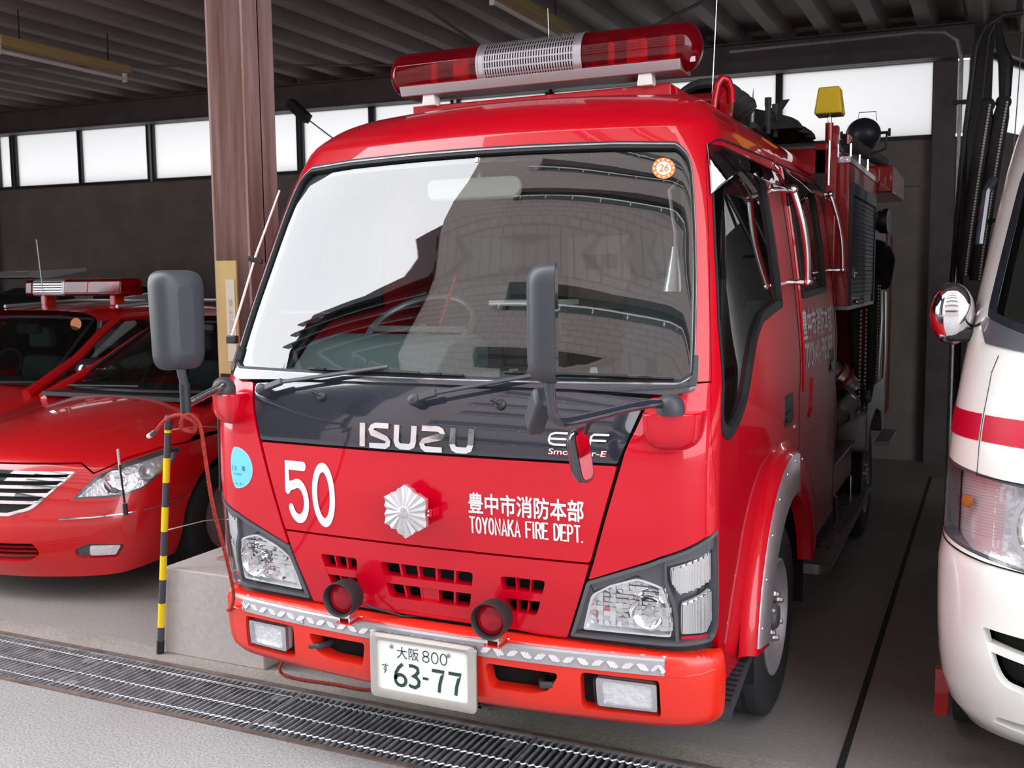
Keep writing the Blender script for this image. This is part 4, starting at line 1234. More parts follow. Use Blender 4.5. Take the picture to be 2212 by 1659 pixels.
# 50
ku = .73
def px5(dx): return -.713 + dx/ku
five = [[(px5(.082), 1.023), (px5(.012), 1.023), (px5(.011), 1.020), (px5(.010), .930)] ,
        [(px5(.010), .932), (px5(.022), .950), (px5(.042), .962), (px5(.060), .958), (px5(.078), .940), (px5(.086), .912), (px5(.085), .885), (px5(.074), .858), (px5(.056), .843), (px5(.036), .843), (px5(.018), .856), (px5(.008), .880)]]
KY = .68
def pen2(lines, w):
    V, F = strokes2d([[(x*.73, y*KY) for x, y in l] for l in lines], w, cap=8)
    return [(x/.73, y/KY) for x, y in V], F
five = [[(-.602, 1.0185), (-.695, 1.0185), (-.695, .945)],
        [(-.695, .940)] + [(-.6385+.0535*math.cos(R(a)), .901+.0575*math.sin(R(a))) for a in range(140, -170, -10)] + [(-.697, .884)]]
five[1] = [(-.695, .938), (-.680, .952)] + [(-.6385+.0455*math.cos(R(a)), .903+.0585*math.sin(R(a))) for a in range(115, -158, -9)]
lay(pen2(five, .0205), fr(), 'unit_number', 'white_decal', T)
lay(pen2([arc(-.497, .9315, .0475, .0895, 0, 360, 48)], .0205), fr(), 'unit_number', 'white_decal', T)
lay(text2d('豊中市消防本部', .218, .706, .922, .983, bold=.022), fr(), 'front_lettering', 'white_decal', T)
# TOYONAKA FIRE DEPT. in narrow rounded letters
def G(ch):
    return {'T': [[(0, 1), (1, 1)], [(.5, 1), (.5, 0)]], 'O': [arc(.5, .5, .5, .5, 0, 360, 16)], 'Y': [[(0, 1), (.5, .45)], [(1, 1), (.5, .45), (.5, 0)]],
            'N': [[(0, 0), (0, 1), (1, 0), (1, 1)]], 'A': [[(0, 0), (.5, 1), (1, 0)], [(.2, .3), (.8, .3)]], 'K': [[(0, 0), (0, 1)], [(1, 1), (.05, .42)], [(.35, .6), (1, 0)]],
            'F': [[(0, 0), (0, 1), (1, 1)], [(0, .52), (.85, .52)]], 'I': [[(.5, 0), (.5, 1)]], 'R': [[(0, 0), (0, 1)], [(0, 1)] + arc(.45, .76, .5, .24, 90, -90, 8) + [(0, .52)], [(.5, .52), (1, 0)]],
            'E': [[(1, 1), (0, 1), (0, 0), (1, 0)], [(0, .52), (.85, .52)]], 'D': [[(0, 0), (0, 1)], [(0, 1)] + arc(.35, .5, .65, .5, 90, -90, 12) + [(0, 0)]],
            'P': [[(0, 0), (0, 1)], [(0, 1)] + arc(.45, .74, .5, .26, 90, -90, 8) + [(0, .48)]], '.': [[(.0, 0), (.06, .0)]]}[ch]
def word(txt, x0, x1, y0, y1, w, gap=.35, wide=None):
    wd_ = {'I': .25, ' ': .55, '.': .1}
    tot = sum(wd_.get(c, 1) + gap for c in txt) - gap; cu = (x1-x0)/tot; lines = []; x = x0
    for c in txt:
        ww = wd_.get(c, 1)
        if c != ' ':
            for l in G(c): lines.append([(x + (p[0]*ww if c != 'I' else .125)*cu, y0 + p[1]*(y1-y0)) for p in l])
        x += (ww+gap)*cu
    return lines
lay(pen(word('TOYONAKA FIRE DEPT.', .222, .700, .863, .909, .006, gap=.46), .0058), fr(.0012), 'front_lettering', 'white_decal', T)
# round blue certificate sticker on the left corner
s = Skin(CAB); s.patch(disc2d(-1.0, .992, .102, .070, 48), off=.0012, skirt=.001, su=.04, sv=.03); bs = s.build('certificate_sticker', 'blue_decal', T)
lay(strokes2d([arc(-1.0, .992, .100, .069, 0, 360, 48)], .0015, cap=0), fr(.0011), 'sticker_edge', 'white_decal', bs)
fr = lambda off0=.001: (lambda x, y, o: CAB.at(x, y, off0+.0022+o))
for i, c_ in enumerate('適合車'):
    lay(text2d(c_, -1.067+i*.052, -1.045+i*.052, .982, 1.000), fr(.0013), 'sticker_text', 'black_decal', bs)
lay(text2d('No.07-012604', -1.040, -.965, .968, .974), fr(.0013), 'sticker_text', 'black_decal', bs)
lay(text2d('適 合', -1.070, -1.040, 1.004, 1.008), fr(.0013), 'sticker_text', 'black_decal', bs)
for i, c_ in enumerate('大阪府'):
    lay(text2d(c_, -1.030+i*.026, -1.018+i*.026, .934+.001*abs(i-1), .942+.001*abs(i-1)), fr(.0013), 'sticker_text', 'black_decal', bs)
# silver six-cornered emblem on its red bracket
ec = Vector((-.0245, CAB.S(0, .92)[1]-.055, .921)); pts = []; ridge = []
mb = MB(); vs = [ec + Vector((0, -.012, 0))]; fs = []; N_ = 36
prof = []
for k in range(N_):
    a = math.pi/2 + 2*math.pi*k/N_; m6 = abs(((k % 6) - 0)); m6 = min(m6, 6-m6)      # 0 at a point, 3 between points
    r = (.082, .078, .072, .069)[m6]; r *= (1, .955)[k % 2]
    h = (.010, .001)[k % 2]
    prof.append((a, r, h))
for (a, r, h) in prof: vs.append(ec + Vector((.018*math.cos(a), -.014, .018*math.sin(a))))
for (a, r, h) in prof: vs.append(ec + Vector((r*math.cos(a), -h*.6, r*math.sin(a))))
for (a, r, h) in prof: vs.append(ec + Vector((r*math.cos(a), .012, r*math.sin(a))))
for k in range(N_):
    j = (k+1) % N_
    fs += [(0, 1+j, 1+k), (1+k, 1+j, 1+N_+j, 1+N_+k), (1+N_+k, 1+N_+j, 1+2*N_+j, 1+2*N_+k)]
fs.append(tuple(range(1+2*N_, 1+3*N_)))
em = mb.add(vs, fs).build('emblem', 'alu', T, smooth=0)
MB().lathe([(.020, .010), (.018, .018), (.010, .022), (0, .023)], ec, (0, -1, 0), 24).build('emblem_boss', 'satin_metal', em)
MB().box((ec.x+.05, ec.y+.004, ec.z-.012), (ec.x+.088, ec.y+.010, ec.z+.012)).box((ec.x+.084, ec.y+.004, ec.z-.012), (ec.x+.088, ec.y+.05, ec.z+.012)).box((ec.x-.04, ec.y+.006, ec.z-.04), (ec.x+.04, ec.y+.05, ec.z+.04)).build('emblem_bracket', 'red_paint', em, bevel=.002)
for z in (-.006, .006): MB().ball((ec.x+.076, ec.y+.003, ec.z+z), .0035, 10).build('rivet', 'chrome', em)
# ================================================================ bumper and what it carries
OPN = rnd([(.315, .398), (.50, .398), (.575, .412), (.622, .470), (.297, .474)], [.02, .02, .03, .025, .02], 5)
FOGH = rnd([(.712, .368), (1.075, .368), (1.060, .478), (.708, .482)], .022, 5)
bo = [(-1.93, .310), (-1.5, .29), (-1.0, .29), (-.6, .29), (0, .29), (.6, .29), (1.0, .29), (1.5, .29), (1.93, .310), (1.95, .40), (1.94, .50), (1.90, .553), (1.5, .575), (1, .585), (0, .585), (-1, .585), (-1.5, .575), (-1.90, .553), (-1.94, .50), (-1.95, .40)]
bo = rnd(bo, [.03]+[0]*7+[.03, .0, .0, .02]+[0]*5+[.02, 0, 0], 5)
s = Skin(BUMP); s.patch(bo, [OPN, mir(OPN), FOGH, mir(FOGH)], off=0, skirt=.05, su=.07, sv=.022)
bump = s.build('bumper', 'bumper_red', T)
MB().box((-.60, -.17, .38), (.60, -.15, .55)).box((-.5, -.155, .37), (.5, .3, .40)).build('bumper_core', 'void', bump)
# moulded line above the lamp openings
for g in (1, -1):
    ln = MB(); f = (lambda p: p) if g > 0 else (lambda p: (-p[0], p[1]))
    ln.tube([BUMP.at(*f(p), .0005) for p in [(1.14, .4925), (1.3, .493), (1.5, .498), (1.7, .506), (1.85, .513)]], .0022, 6)
    ln.build('moulded_line', 'bumper_red', bump)
    # fog lamp well and lamp
    s = Skin(BUMP); s.patch(FOGH if g > 0 else mir(FOGH), off=-.055, wall=False); s.build('lamp_well', 'void', bump)
    fo = rnd([(.775, .382), (1.035, .380), (1.032, .462), (.770, .468)], .012, 4); ff = (lambda P: P) if g > 0 else mir
    s = Skin(BUMP); s.patch(ff(fo), off=-.020, skirt=.03); fog = s.build('fog_lamp', 'reflector_plain', bump)
    s = Skin(BUMP); fi = rnd([(.800, .390), (1.000, .388), (.998, .455), (.796, .460)], .008, 3)
    s.patch(ff(fo), [ff(fi)], off=-.006, skirt=.012, grid=False); s.build('fog_rim', 'silver_perf', fog)
    s = Skin(BUMP); s.patch(ff(fi), off=-.014, wall=False, su=.03, sv=.02); s.build('fog_reflector', 'reflector', fog)
    s = Skin(BUMP); s.patch(ff(rnd([(.765, .377), (1.045, .375), (1.042, .467), (.760, .473)], .012, 4)), off=.000, skirt=.014); s.build('fog_lens', 'clear_lens', fog)
# chequered strip with a folded top
strip = MB(); n = 60; vs = []; prof = [(.0025, .4935), (.0035, .5345), (-.002, .5395)]
SK = Skin(BUMP)
for k in range(n+1):
    u = -1.108 + 2.216*k/n
    a = BUMP.at(u, .4935, .003); b_ = BUMP.at(u, .533, .004); c_ = b_ + np.array([0, .004, .006]); d_ = c_ + np.array([0, .052, .0035])
    vs += [tuple(BUMP.at(u, .4935, -.01)), tuple(a), tuple(b_), tuple(c_), tuple(d_), tuple(d_ - np.array([0, 0, .02]))]
fs = [(k*6+j, (k+1)*6+j, (k+1)*6+j+1, k*6+j+1) for k in range(n) for j in range(5)]
fs += [tuple(range(5, -1, -1)), tuple(n*6+j for j in range(6))]
tr = MB().add(vs, fs).second(); i = 0; u = -1.08
while u < 1.09:
    for fc in (0, 1):
        for q in range(4):
            du = .0085*(q-1.5)
            sg = 1 if (i % 2 == 0) else -1
            if fc == 0:
                c0 = Vector(BUMP.at(u+du, .514, .0036)); n_ = Vector(BUMP.N(u, .514)); t_ = Vector((1, 0, 0)).cross(n_).normalized(); x_ = Vector((1, 0, 0))
                L_ = .011
            else:
                c0 = Vector(BUMP.at(u+du+.04, .533, .004)) + Vector((0, .028, .0085)); n_ = Vector((0, 0, 1)); t_ = Vector((0, 1, 0)); x_ = Vector((1, 0, 0)); L_ = .013
            d_ = (t_*.8 + x_*sg*.75).normalized()
            tr.obox(c0, d_, n_.cross(d_), n_, (L_*(1.22-.18*abs(q-1.5)), .0023, .0024))
    i += 1; u += .060
ts = tr.build('tread_plate', ['tread_base', 'tread_rib'], T, smooth=0)
for u in (-1.09, -.65, .36, 1.085):
    p = BUMP.at(u, .502, .003); MB().lathe([(.005, 0), (.005, .003), (.002, .005), (0, .005)], p, BUMP.N(u, .502), 14).build('bolt', 'satin_metal', ts)
# round red lamps on little brackets
for x in (-.257, .257):
    c = Vector((x, -.262, .628)); ax = Vector((.0, -1, -.02)).normalized()
    h = MB().lathe([(.020, -.035), (.040, -.030), (.052, -.012), (.0545, .010), (.0555, .050), (.0535, .054), (.050, .050), (.0455, .030), (.0455, .0)], c, ax, 40, caps=False).build('red_lamp', 'rubber', T)
    rc = MB(); rc.lathe([(.0455, .030), (.040, .036), (.025, .041), (0, .043)], c, ax, 36, caps=False); rc.build('lamp_glass', 'red_lens', h)
    MB().lathe([(.045, .028), (.044, .012), (.032, .0), (.012, -.006), (0, -.006)], c, ax, 36, caps=False).build('lamp_bowl', 'reflector', h)
    MB().box((x-.020, -.285, .560), (x+.020, -.24, .578)).box((x-.020, -.285, .545), (x-.016, -.24, .565)).box((x+.016, -.285, .545), (x+.020, -.24, .565)).build('lamp_bracket', 'satin_metal', h, bevel=.002)
    MB().box((x-.028, -.292, .5440), (x+.028, -.20, .5475)).build('bracket_foot', 'bumper_red', h, bevel=.001)
    for dx in (-.02, .02): MB().lathe([(.004, 0), (.003, .003), (0, .003)], (x+dx, -.215, .5475), (0, 0, 1), 12).build('bolt', 'satin_metal', h)
MB().tube([(-.22, -.235, .60), (-.19, -.22, .585), (-.10, -.19, .560), (.05, -.17, .575), (.15, -.17, .56), (.24, -.22, .585)], .004, 6).build('lamp_wire', 'black_plastic', T)
# towing hooks
for x in (-.42, .40):
    hk = MB(); hk.tube([(x+.03, -.10, .43), (x+.03, -.19, .43), (x+.015, -.215, .428), (x-.015, -.215, .425), (x-.03, -.19, .425), (x-.03, -.12, .425)], .011, 10)
    hk.build('towing_hook', 'grey_plastic', T)
# licence plate
py = -.268; px_, pz_ = .0106, .4296
def rect(x0, x1, z0, z1, r=.012): return rnd([(x0, z0), (x1, z0), (x1, z1), (x0, z1)], r, 5)
pl = MB().prism(rect(px_-.165, px_+.165, pz_-.0825, pz_+.0825), (0, .004, 0), o=(0, py, 0)).build('licence_plate', 'plate_white', T, bevel=.001)
fr_o = rect(px_-.184, px_+.184, pz_-.107, pz_+.098, .018); fr_i = rect(px_-.158, px_+.158, pz_-.078, pz_+.078, .012)
def ring_mesh(o_, i_, y, dep, name, mt, parent):
    mb = MB(); n = len(o_); q = len(i_); assert n == q
    vs = [(a, y, b_) for a, b_ in o_] + [(a*.93+(px_)*.07, y-.006, b_*.9+pz_*.1) for a, b_ in o_] + [(a, y-.003, b_) for a, b_ in i_] + [(a, y+dep, b_) for a, b_ in i_] + [(a, y+dep, b_) for a, b_ in o_]
    fs = []
    for k in range(n):
        j = (k+1) % n
        fs += [(k, j, n+j, n+k), (n+k, n+j, 2*n+j, 2*n+k), (2*n+k, 2*n+j, 3*n+j, 3*n+k), (4*n+k, 4*n+j, j, k)]
    return mb.add(vs, fs).build(name, mt, parent, smooth=40)
ring_mesh(fr_o, fr_i, py-.002, .008, 'plate_frame', 'plate_frame', pl)
MB().prism(rect(px_-.182, px_+.182, pz_-.105, pz_+.096, .016), (0, .008, 0), o=(0, py+.007, 0)).build('plate_back', 'black_plastic', pl)
pm = lambda x, y, o: (px_+x, py-.0012-o, pz_+y)
lay(text2d('大阪', -.088, -.010, .026, .064, bold=-.012), pm, 'plate_lettering', 'green_decal', pl)
def eight(cx, y0, y1, w): h = (y1-y0); return [arc(cx, y0+h*.26, w*.5, h*.26, 0, 360, 18), arc(cx, y0+h*.76, w*.43, h*.24, 0, 360, 18)]
dg = eight(.014, .028, .062, .022) + [arc(.045, .045, .011, .017, 0, 360, 18), arc(.075, .045, .011, .017, 0, 360, 18)]
lay(strokes2d(dg, .0034), pm, 'plate_lettering', 'green_decal', pl)
lay(text2d('す', -.142, -.118, -.028, .004, bold=-.012), pm, 'plate_lettering', 'green_decal', pl)
six = [[(-.064, .008), (-.080, -.004), (-.093, -.024), (-.096, -.042)], arc(-.076, -.042, .0185, .017, 0, 360, 20)]
six[0] = [(-.068, .010), (-.082, -.003), (-.092, -.020), (-.0948, -.036), (-.0945, -.042)]
three = [(-.046, .008), (-.030, .009), (-.016, .004), (-.014, -.008), (-.022, -.018), (-.030, -.022), (-.020, -.026), (-.011, -.036), (-.013, -.050), (-.025, -.058), (-.040, -.056), (-.046, -.051)]
lay(strokes2d(six + [three], .0105, cap=0), pm, 'plate_number', 'green_decal', pl)
lay(strokes2d([[(.002, -.024), (.022, -.024)]], .008, cap=0), pm, 'plate_number', 'green_decal', pl)
for x in (.034, .091):
    lay(strokes2d([[(x, .006), (x+.042, .006), (x+.034, -.010), (x+.027, -.034), (x+.024, -.060)]], .0105, cap=0), pm, 'plate_number', 'green_decal', pl)
for x in (-.106, .092): MB().lathe([(.0065, 0), (.006, .0015), (.003, .003), (0, .003)], (px_+x, py-.001, pz_+.060), (0, -1, 0), 16).build('plate_screw', 'steel_grey', pl)

# ================================================================ roof: platform and light bar
MB().box((-.513, .645, 2.14), (.513, 1.05, 2.275)).build('roof_platform', 'red_paint_body', T, bevel=.004)
LB = empty('light_bar', (0, .66, 2.39)); LB.parent = T; LB.location = Vector((0, .66, 2.39)) - T.location
def lb(mb, name, mt, **k): return mb.build(name, mt, LB, **k)
cy_, cz_ = .665, 2.395; RR = .083
def bar_shell(x0, x1, r, cap0, cap1, name, mt):
    prof = []
    if cap0: prof += [(r*math.sin(R(a)), -(x1-x0)/2 - .0 - .058*math.cos(R(a)) + .0) for a in range(0, 90, 10)]
    prof += [(r, -(x1-x0)/2), (r, (x1-x0)/2)]
    if cap1: prof += [(r*math.cos(R(a)), (x1-x0)/2 + .058*math.sin(R(a))) for a in range(10, 91, 10)]
    return lb(MB().lathe(prof, ((x0+x1)/2, cy_, cz_), (1, 0, 0), 48, caps=False), name, mt)
bar_shell(-.545, -.198, RR, True, False, 'red_dome', 'red_dome')
bar_shell(.198, .560, RR, False, True, 'red_dome', 'red_dome')
# perforated speaker cover
pc = MB(); ns = 10; nn_ = 34
ang = 30; R2 = RR+.003
rows = []
def cyl_pt(x, a, r=R2): return (x, cy_ - r*math.cos(a), cz_ + r*math.sin(a))
x0, x1 = -.203, .203
cols_ = [x0, x0+.028] + [x0+.028 + (x1-x0-.056)*k/nn_ for k in range(1, nn_)] + [x1-.028, x1]
# rings of solid band between slot rows
arow = [R(-62 + 16.5*k) for k in range(11)]
for k in range(len(arow)-1):
    a0, a1 = arow[k], arow[k+1]; g0 = a0 + (a1-a0)*.80
    # solid thin band
    sub = 2
    for q in range(sub):
        b0 = g0 + (a1-g0)*q/sub; b1 = g0 + (a1-g0)*(q+1)/sub
        pc.add([cyl_pt(x0, b0), cyl_pt(x1, b0), cyl_pt(x1, b1), cyl_pt(x0, b1)], [(0, 1, 2, 3)])
    # bars between slots
    dx = (x1-x0-.056)/nn_
    for c in range(nn_+1):
        xa = x0+.028+dx*c-dx*.28; xb = xa+dx*.56
        for q in range(3):
            b0 = a0 + (g0-a0)*q/3; b1 = a0 + (g0-a0)*(q+1)/3
            pc.add([cyl_pt(xa, b0), cyl_pt(xb, b0), cyl_pt(xb, b1), cyl_pt(xa, b1)], [(0, 1, 2, 3)])
    for (xa, xb) in ((x0, x0+.028), (x1-.028, x1)):
        for q in range(3):
            b0 = a0 + (g0-a0)*q/3; b1 = a0 + (g0-a0)*(q+1)/3
            pc.add([cyl_pt(xa, b0), cyl_pt(xb, b0), cyl_pt(xb, b1), cyl_pt(xa, b1)], [(0, 1, 2, 3)])
aa = [arow[-1] + (math.pi*2 - (arow[-1]-arow[0]))*k/18 for k in range(19)]
for k in range(18): pc.add([cyl_pt(x0, aa[k]), cyl_pt(x1, aa[k]), cyl_pt(x1, aa[k+1]), cyl_pt(x0, aa[k+1])], [(0, 1, 2, 3)])
lb(pc, 'speaker_cover', 'silver_perf', smooth=60)
lb(MB().lathe([(RR-.006, -.19), (RR-.006, .19)], (0, cy_, cz_), (1, 0, 0), 32, caps=True), 'speaker_core', 'void')
for x in (x0, x1): lb(MB().lathe([(RR+.0045, -.004), (RR+.0045, .004)], (x, cy_, cz_), (1, 0, 0), 40, caps=False), 'cover_band', 'silver_perf')
# tray under the bar
lb(MB().prism([(-.075, .0), (.075, .0), (.062, -.036), (-.062, -.036)], (1.10, 0, 0), o=(-.540, cy_, cz_-.052), ex=(0, 1, 0), ey=(0, 0, 1)), 'light_bar_tray', 'tray_metal', smooth=0, bevel=.003)
for x in (-.425, .43):
    lb(MB().prism([(-.028, 0), (.028, 0), (.022, .05), (-.022, .05)], (0, .05, 0), o=(x, cy_-.055, 2.268)), 'light_bar_foot', 'white_paint', smooth=0, bevel=.003)
# rotating mirrors and lamps inside
for x in (-.44, -.30, .27, .39, .49):
    lb(MB().prism([(-.035, -.045), (.035, -.045), (.035, .045), (-.035, .045)], (0, .006, 0), o=(x, cy_-.01+.02*math.sin(x*30), cz_), ex=(math.cos(x*9), .5*math.sin(x*9), 0)), 'rotating_reflector', 'chrome', smooth=0)
    lb(MB().lathe([(.012, -.045), (.012, .03), (0, .04)], (x+.03, cy_-.03, cz_), (0, 0, 1), 12), 'lamp_bulb', 'tube_white')
for x in (-.50, -.37, .30, .42): lb(MB().lathe([(RR-.001, -.0012), (RR-.001, .0012)], (x, cy_, cz_), (1, 0, 0), 40, caps=False), 'dome_rib', 'red_dome')
lb(MB().box((-.53, cy_-.06, cz_-.06), (-.21, cy_+.06, cz_-.045)).box((.21, cy_-.06, cz_-.06), (.55, cy_+.06, cz_-.045)), 'lamp_deck', 'satin_metal')
lb(MB().box((.588, cy_-.05, cz_-.062), (.606, cy_-.047, cz_-.045)), 'maker_label', 'white_decal')
# whip antennas
def whip(base, top, r=.0016, name='antenna'):
    o = MB().tube([base, top], [r, r*.6], 6).build(name, 'satin_metal', T)
    b_ = Vector(base); MB().lathe([(.008, 0), (.005, .03), (.003, .05)], b_, Vector(top)-b_, 12).build('antenna_base', 'black_plastic', o)
whip((.566, 1.0, 2.215), (.597, 1.0, 2.95))
whip((.0, .80, 2.30), (-.01, .80, 2.62), .0012)
# folded radio antenna on the left pillar
a_ = Vector(CAB.at(-1.60, 1.42, .012)); b_ = Vector(CAB.at(-1.40, 1.95, .055)); 
a_ = Vector(CAB.at(-1.50, 1.40, .028)); b_ = a_ + Vector((.165, .30, .62)); 
o = MB().tube([(-.872, -.035, 1.405), (-.838, .075, 1.70), (-.800, .175, 1.935)], [.0046, .0040, .0034], 8).build('pillar_antenna', 'tube_white', T)
MB().obox((-.868, -.03, 1.408), (1, 0, 0), (0, 1, 0), (0, 0, 1), (.020, .012, .014)).build('antenna_mount', 'black_plastic', o, bevel=.004)
MB().obox((-.835, .070, 1.685), (1, .2, -.25), (0, 1, 0), (0, 0, 1), (.026, .008, .009)).build('antenna_clip', 'black_plastic', o, bevel=.003)

# ================================================================ wheel, arch trim, steps
def wheel(x, y, g, name='wheel'):
    r = .36
    ty = MB().lathe([(.20, -.10), (.26, -.112), (.325, -.112), (.352, -.098), (.358, -.085), (.360, 0), (.358, .085), (.352, .098), (.325, .112), (.26, .112), (.205, .100)], (x-g*.10, y, r), (g, 0, 0), 64, caps=False)
    o = ty.build(name, 'tyre', T, smooth=40)
    gr_ = MB()
    for t in (-.05, .0, .05): gr_.lathe([(.3605, t-.004), (.3575, t), (.3605, t+.004)], (x-g*.10, y, r), (g, 0, 0), 64, caps=False)
    gr_.build('tread_groove', 'void', o)
    rm = MB().lathe([(.212, .095), (.214, .108), (.206, .112), (.198, .100), (.190, .070), (.172, .052), (.150, .045), (.118, .068), (.100, .085), (.100, .075), (0, .075)], (x-g*.10, y, r), (g, 0, 0), 64, caps=False)
    rim = rm.build('rim', 'wheel_silver', o, smooth=40)
    for k in range(6):
        a = R(90+60*k); p = Vector((x-g*.10+g*.084, y+.082*math.cos(a), r+.082*math.sin(a)))
        MB().lathe([(.017, -.008), (.017, .014), (.012, .022), (.010, .034), (0, .035)], p, (g, 0, 0), 6).build('lug_nut', 'satin_metal', o, smooth=20)
    for k in range(4):
        a = R(45+90*k); p = Vector((x-g*.10+g*.049, y+.155*math.cos(a), r+.155*math.sin(a)))
        MB().lathe([(.024, 0), (.021, .007)], p, (g, 0, 0), 24, caps=True).build('hand_hole', 'void', o)
    MB().lathe([(.050, .07), (.050, .105), (.040, .115), (0, .118)], (x-g*.10, y, r), (g, 0, 0), 32, caps=False).build('hub_cap', 'steel_grey', o)
    return o
wheel(.850, .87, 1); wheel(-.850, .87, -1); wheel(.86, 3.72, 1, 'wheel'); wheel(-.86, 3.72, -1)
# wheel housing
hs = MB(); n = 20; vs = []
for k in range(n+1):
    a = R(190 - 200*k/n); y = .87 + .485*math.cos(a); z = .36 + .485*math.sin(a)
    vs += [(.55, y, z), (.875, y, z)]
hs.add(vs, [(2*k, 2*k+1, 2*k+3, 2*k+2) for k in range(n)]).build('wheel_housing', 'void', T)
MB().box((.50, .3, .3), (.56, 1.5, 1.0)).build('wheel_housing', 'void', T)
# red flare over the arch, aluminium trim riveted on it
def flare(prof, a0, a1, name, mt, n=30):
    mb = MB(); vs = []; m_ = len(prof)
    for k in range(n+1):
        a = R(a0 + (a1-a0)*k/n); taper = 1.0
        for (rad, x) in prof:
            vs.append((x, .87 + rad*math.cos(a), .36 + rad*math.sin(a)))
    mb.add(vs, [(k*m_+j, k*m_+j+1, (k+1)*m_+j+1, (k+1)*m_+j) for k in range(n) for j in range(m_-1)])
    mb.f = [tuple(reversed(f)) for f in mb.f]
    return mb.build(name, mt, T, smooth=50)
flare([(.665, .864), (.640, .872), (.622, .892), (.612, .908), (.600, .912), (.455, .918), (.446, .912), (.442, .86)], 174, 14, 'arch_flare', 'red_paint_body')
tr_ = flare([(.606, .909), (.600, .9165), (.466, .9235), (.461, .920)], 172, 80, 'arch_trim', 'alu')
for k in range(7):
    a = R(166-15*k)
    for rad in (.585, ):
        MB().ball((.9175, .87+rad*math.cos(a), .36+rad*math.sin(a)), .005, 10).build('rivet', 'chrome', tr_)
# lower tail of the trim and mud step under the bumper end
st_ = MB().prism(rnd([(.02, .300), (.42, .405), (.42, .435), (.02, .345)], .006), (.045, 0, 0), o=(.835, 0, 0), ex=(0, 1, 0), ey=(0, 0, 1)).build('cab_step', 'grey_plastic', T, smooth=30)
rb = MB()
for k in range(14):
    y = .05+.026*k; z = .345 + (.435-.345)*(y-.02)/.40
    rb.box((.84, y, z-.004), (.876, y+.010, z+.004))
rb.build('step_ribs', 'rubber', st_)
# long chequered side step with brackets and skirt
ss = MB().prism(rnd([(.66, 1.74), (.885, 1.74), (.925, 1.80), (.900, 3.70), (.66, 3.70)], [0, .02, .02, 0, 0]), (0, 0, .045), o=(0, 0, .285), ex=(1, 0, 0), ey=(0, 1, 0))
tr = ss.second()
for j in range(34):
    for i in range(5):
        sg = 1 if (i+j) % 2 else -1
        tr.obox((.69+.048*i, 1.80+.055*j, .3312), (1, sg, 0), (-sg, 1, 0), (0, 0, 1), (.016, .0025, .0012))
for j in range(34): tr.obox((.9255-.00062*j, 1.84+.055*j, .307), (0, 1, (1 if j % 2 else -1)*.8), (0, .8, 1), (1, 0, 0), (.013, .0022, .0012))
ss = tr.build('side_step', ['steel_grey', 'satin_metal'], T, smooth=0)
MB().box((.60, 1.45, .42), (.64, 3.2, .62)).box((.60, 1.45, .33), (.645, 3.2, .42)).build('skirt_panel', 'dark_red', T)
for y in (1.6, 1.75, 1.9, 2.1, 2.3): MB().lathe([(.007, 0), (.006, .005), (0, .006)], (.645, y, .47), (1, 0, 0), 10).build('bolt', 'satin_metal', T)
MB().prism([(1.66, .33), (1.80, .33), (1.80, .44), (1.72, .44)], (.06, 0, 0), o=(.72, 0, 0), ex=(0, 1, 0), ey=(0, 0, 1)).build('step_bracket', 'steel_grey', T)
# underside frame
MB().box((-.40, 0, .42), (-.33, 5.3, .62)).box((.33, 0, .42), (.40, 5.3, .62)).box((-.8, .84, .30), (.8, .90, .40)).box((-.8, 3.69, .30), (.8, 3.75, .40)).build('chassis', 'void', T)
# grab rails with chrome ends
def rail(top, bot, r=.0125, big=True):
    tp = Vector(top); bt = Vector(bot)
    ctr = (tp+bt)/2 + Vector((.022, -.01, 0))
    pts = []
    for k in range(13):
        t = k/12; pts.append((1-t)**2*tp + 2*t*(1-t)*(ctr*2-(tp+bt)/2)*.5*1 + 2*t*(1-t)*.5*((tp+bt)/2) + t*t*bt)
    pts = [tp.lerp(bt, k/12) + Vector((.018*math.sin(math.pi*k/12), 0, 0)) for k in range(13)]
    o = MB().tube(pts, r, 14).build('grab_rail', 'chrome', T)
    for p in (tp, bt):
        q = Vector((p.x-.075, p.y-.01, p.z))
        MB().ball(p, r*1.45, 14).build('rail_knob', 'chrome', o)
        MB().tube([p, p+(q-p)*.3, p+(q-p)*.6, q], [r*.7, r*1.0, r*.65, r*.9], 12).build('rail_post', 'chrome', o)
        MB().lathe([(r*1.9, -.004), (r*1.9, .003), (r, .006)], q, (1, 0, 0), 20).build('rail_flange', 'chrome', o)
rail((.865, 1.03, 1.925), (.908, 1.13, 1.585), .0130)
rail((.845, 2.13, 1.985), (.90, 2.19, 1.635), .011)
# drip channel and pillar ribs between the doors
MB().tube([CAB.at(yside(1.30, v), v, .002) for v in (2.03, 1.9, 1.75, 1.6, 1.45, 1.3, 1.15)], .006, 6).build('pillar_rib', 'red_paint_body', T)
# pull recess on the rear door
MB().tube([CAB.at(yside(1.50, v), v, .0) for v in (1.19, 1.15, 1.10, 1.06)] + [CAB.at(yside(1.44, 1.03), 1.035, 0)], .008, 8).build('door_pull', 'red_paint_body', T)

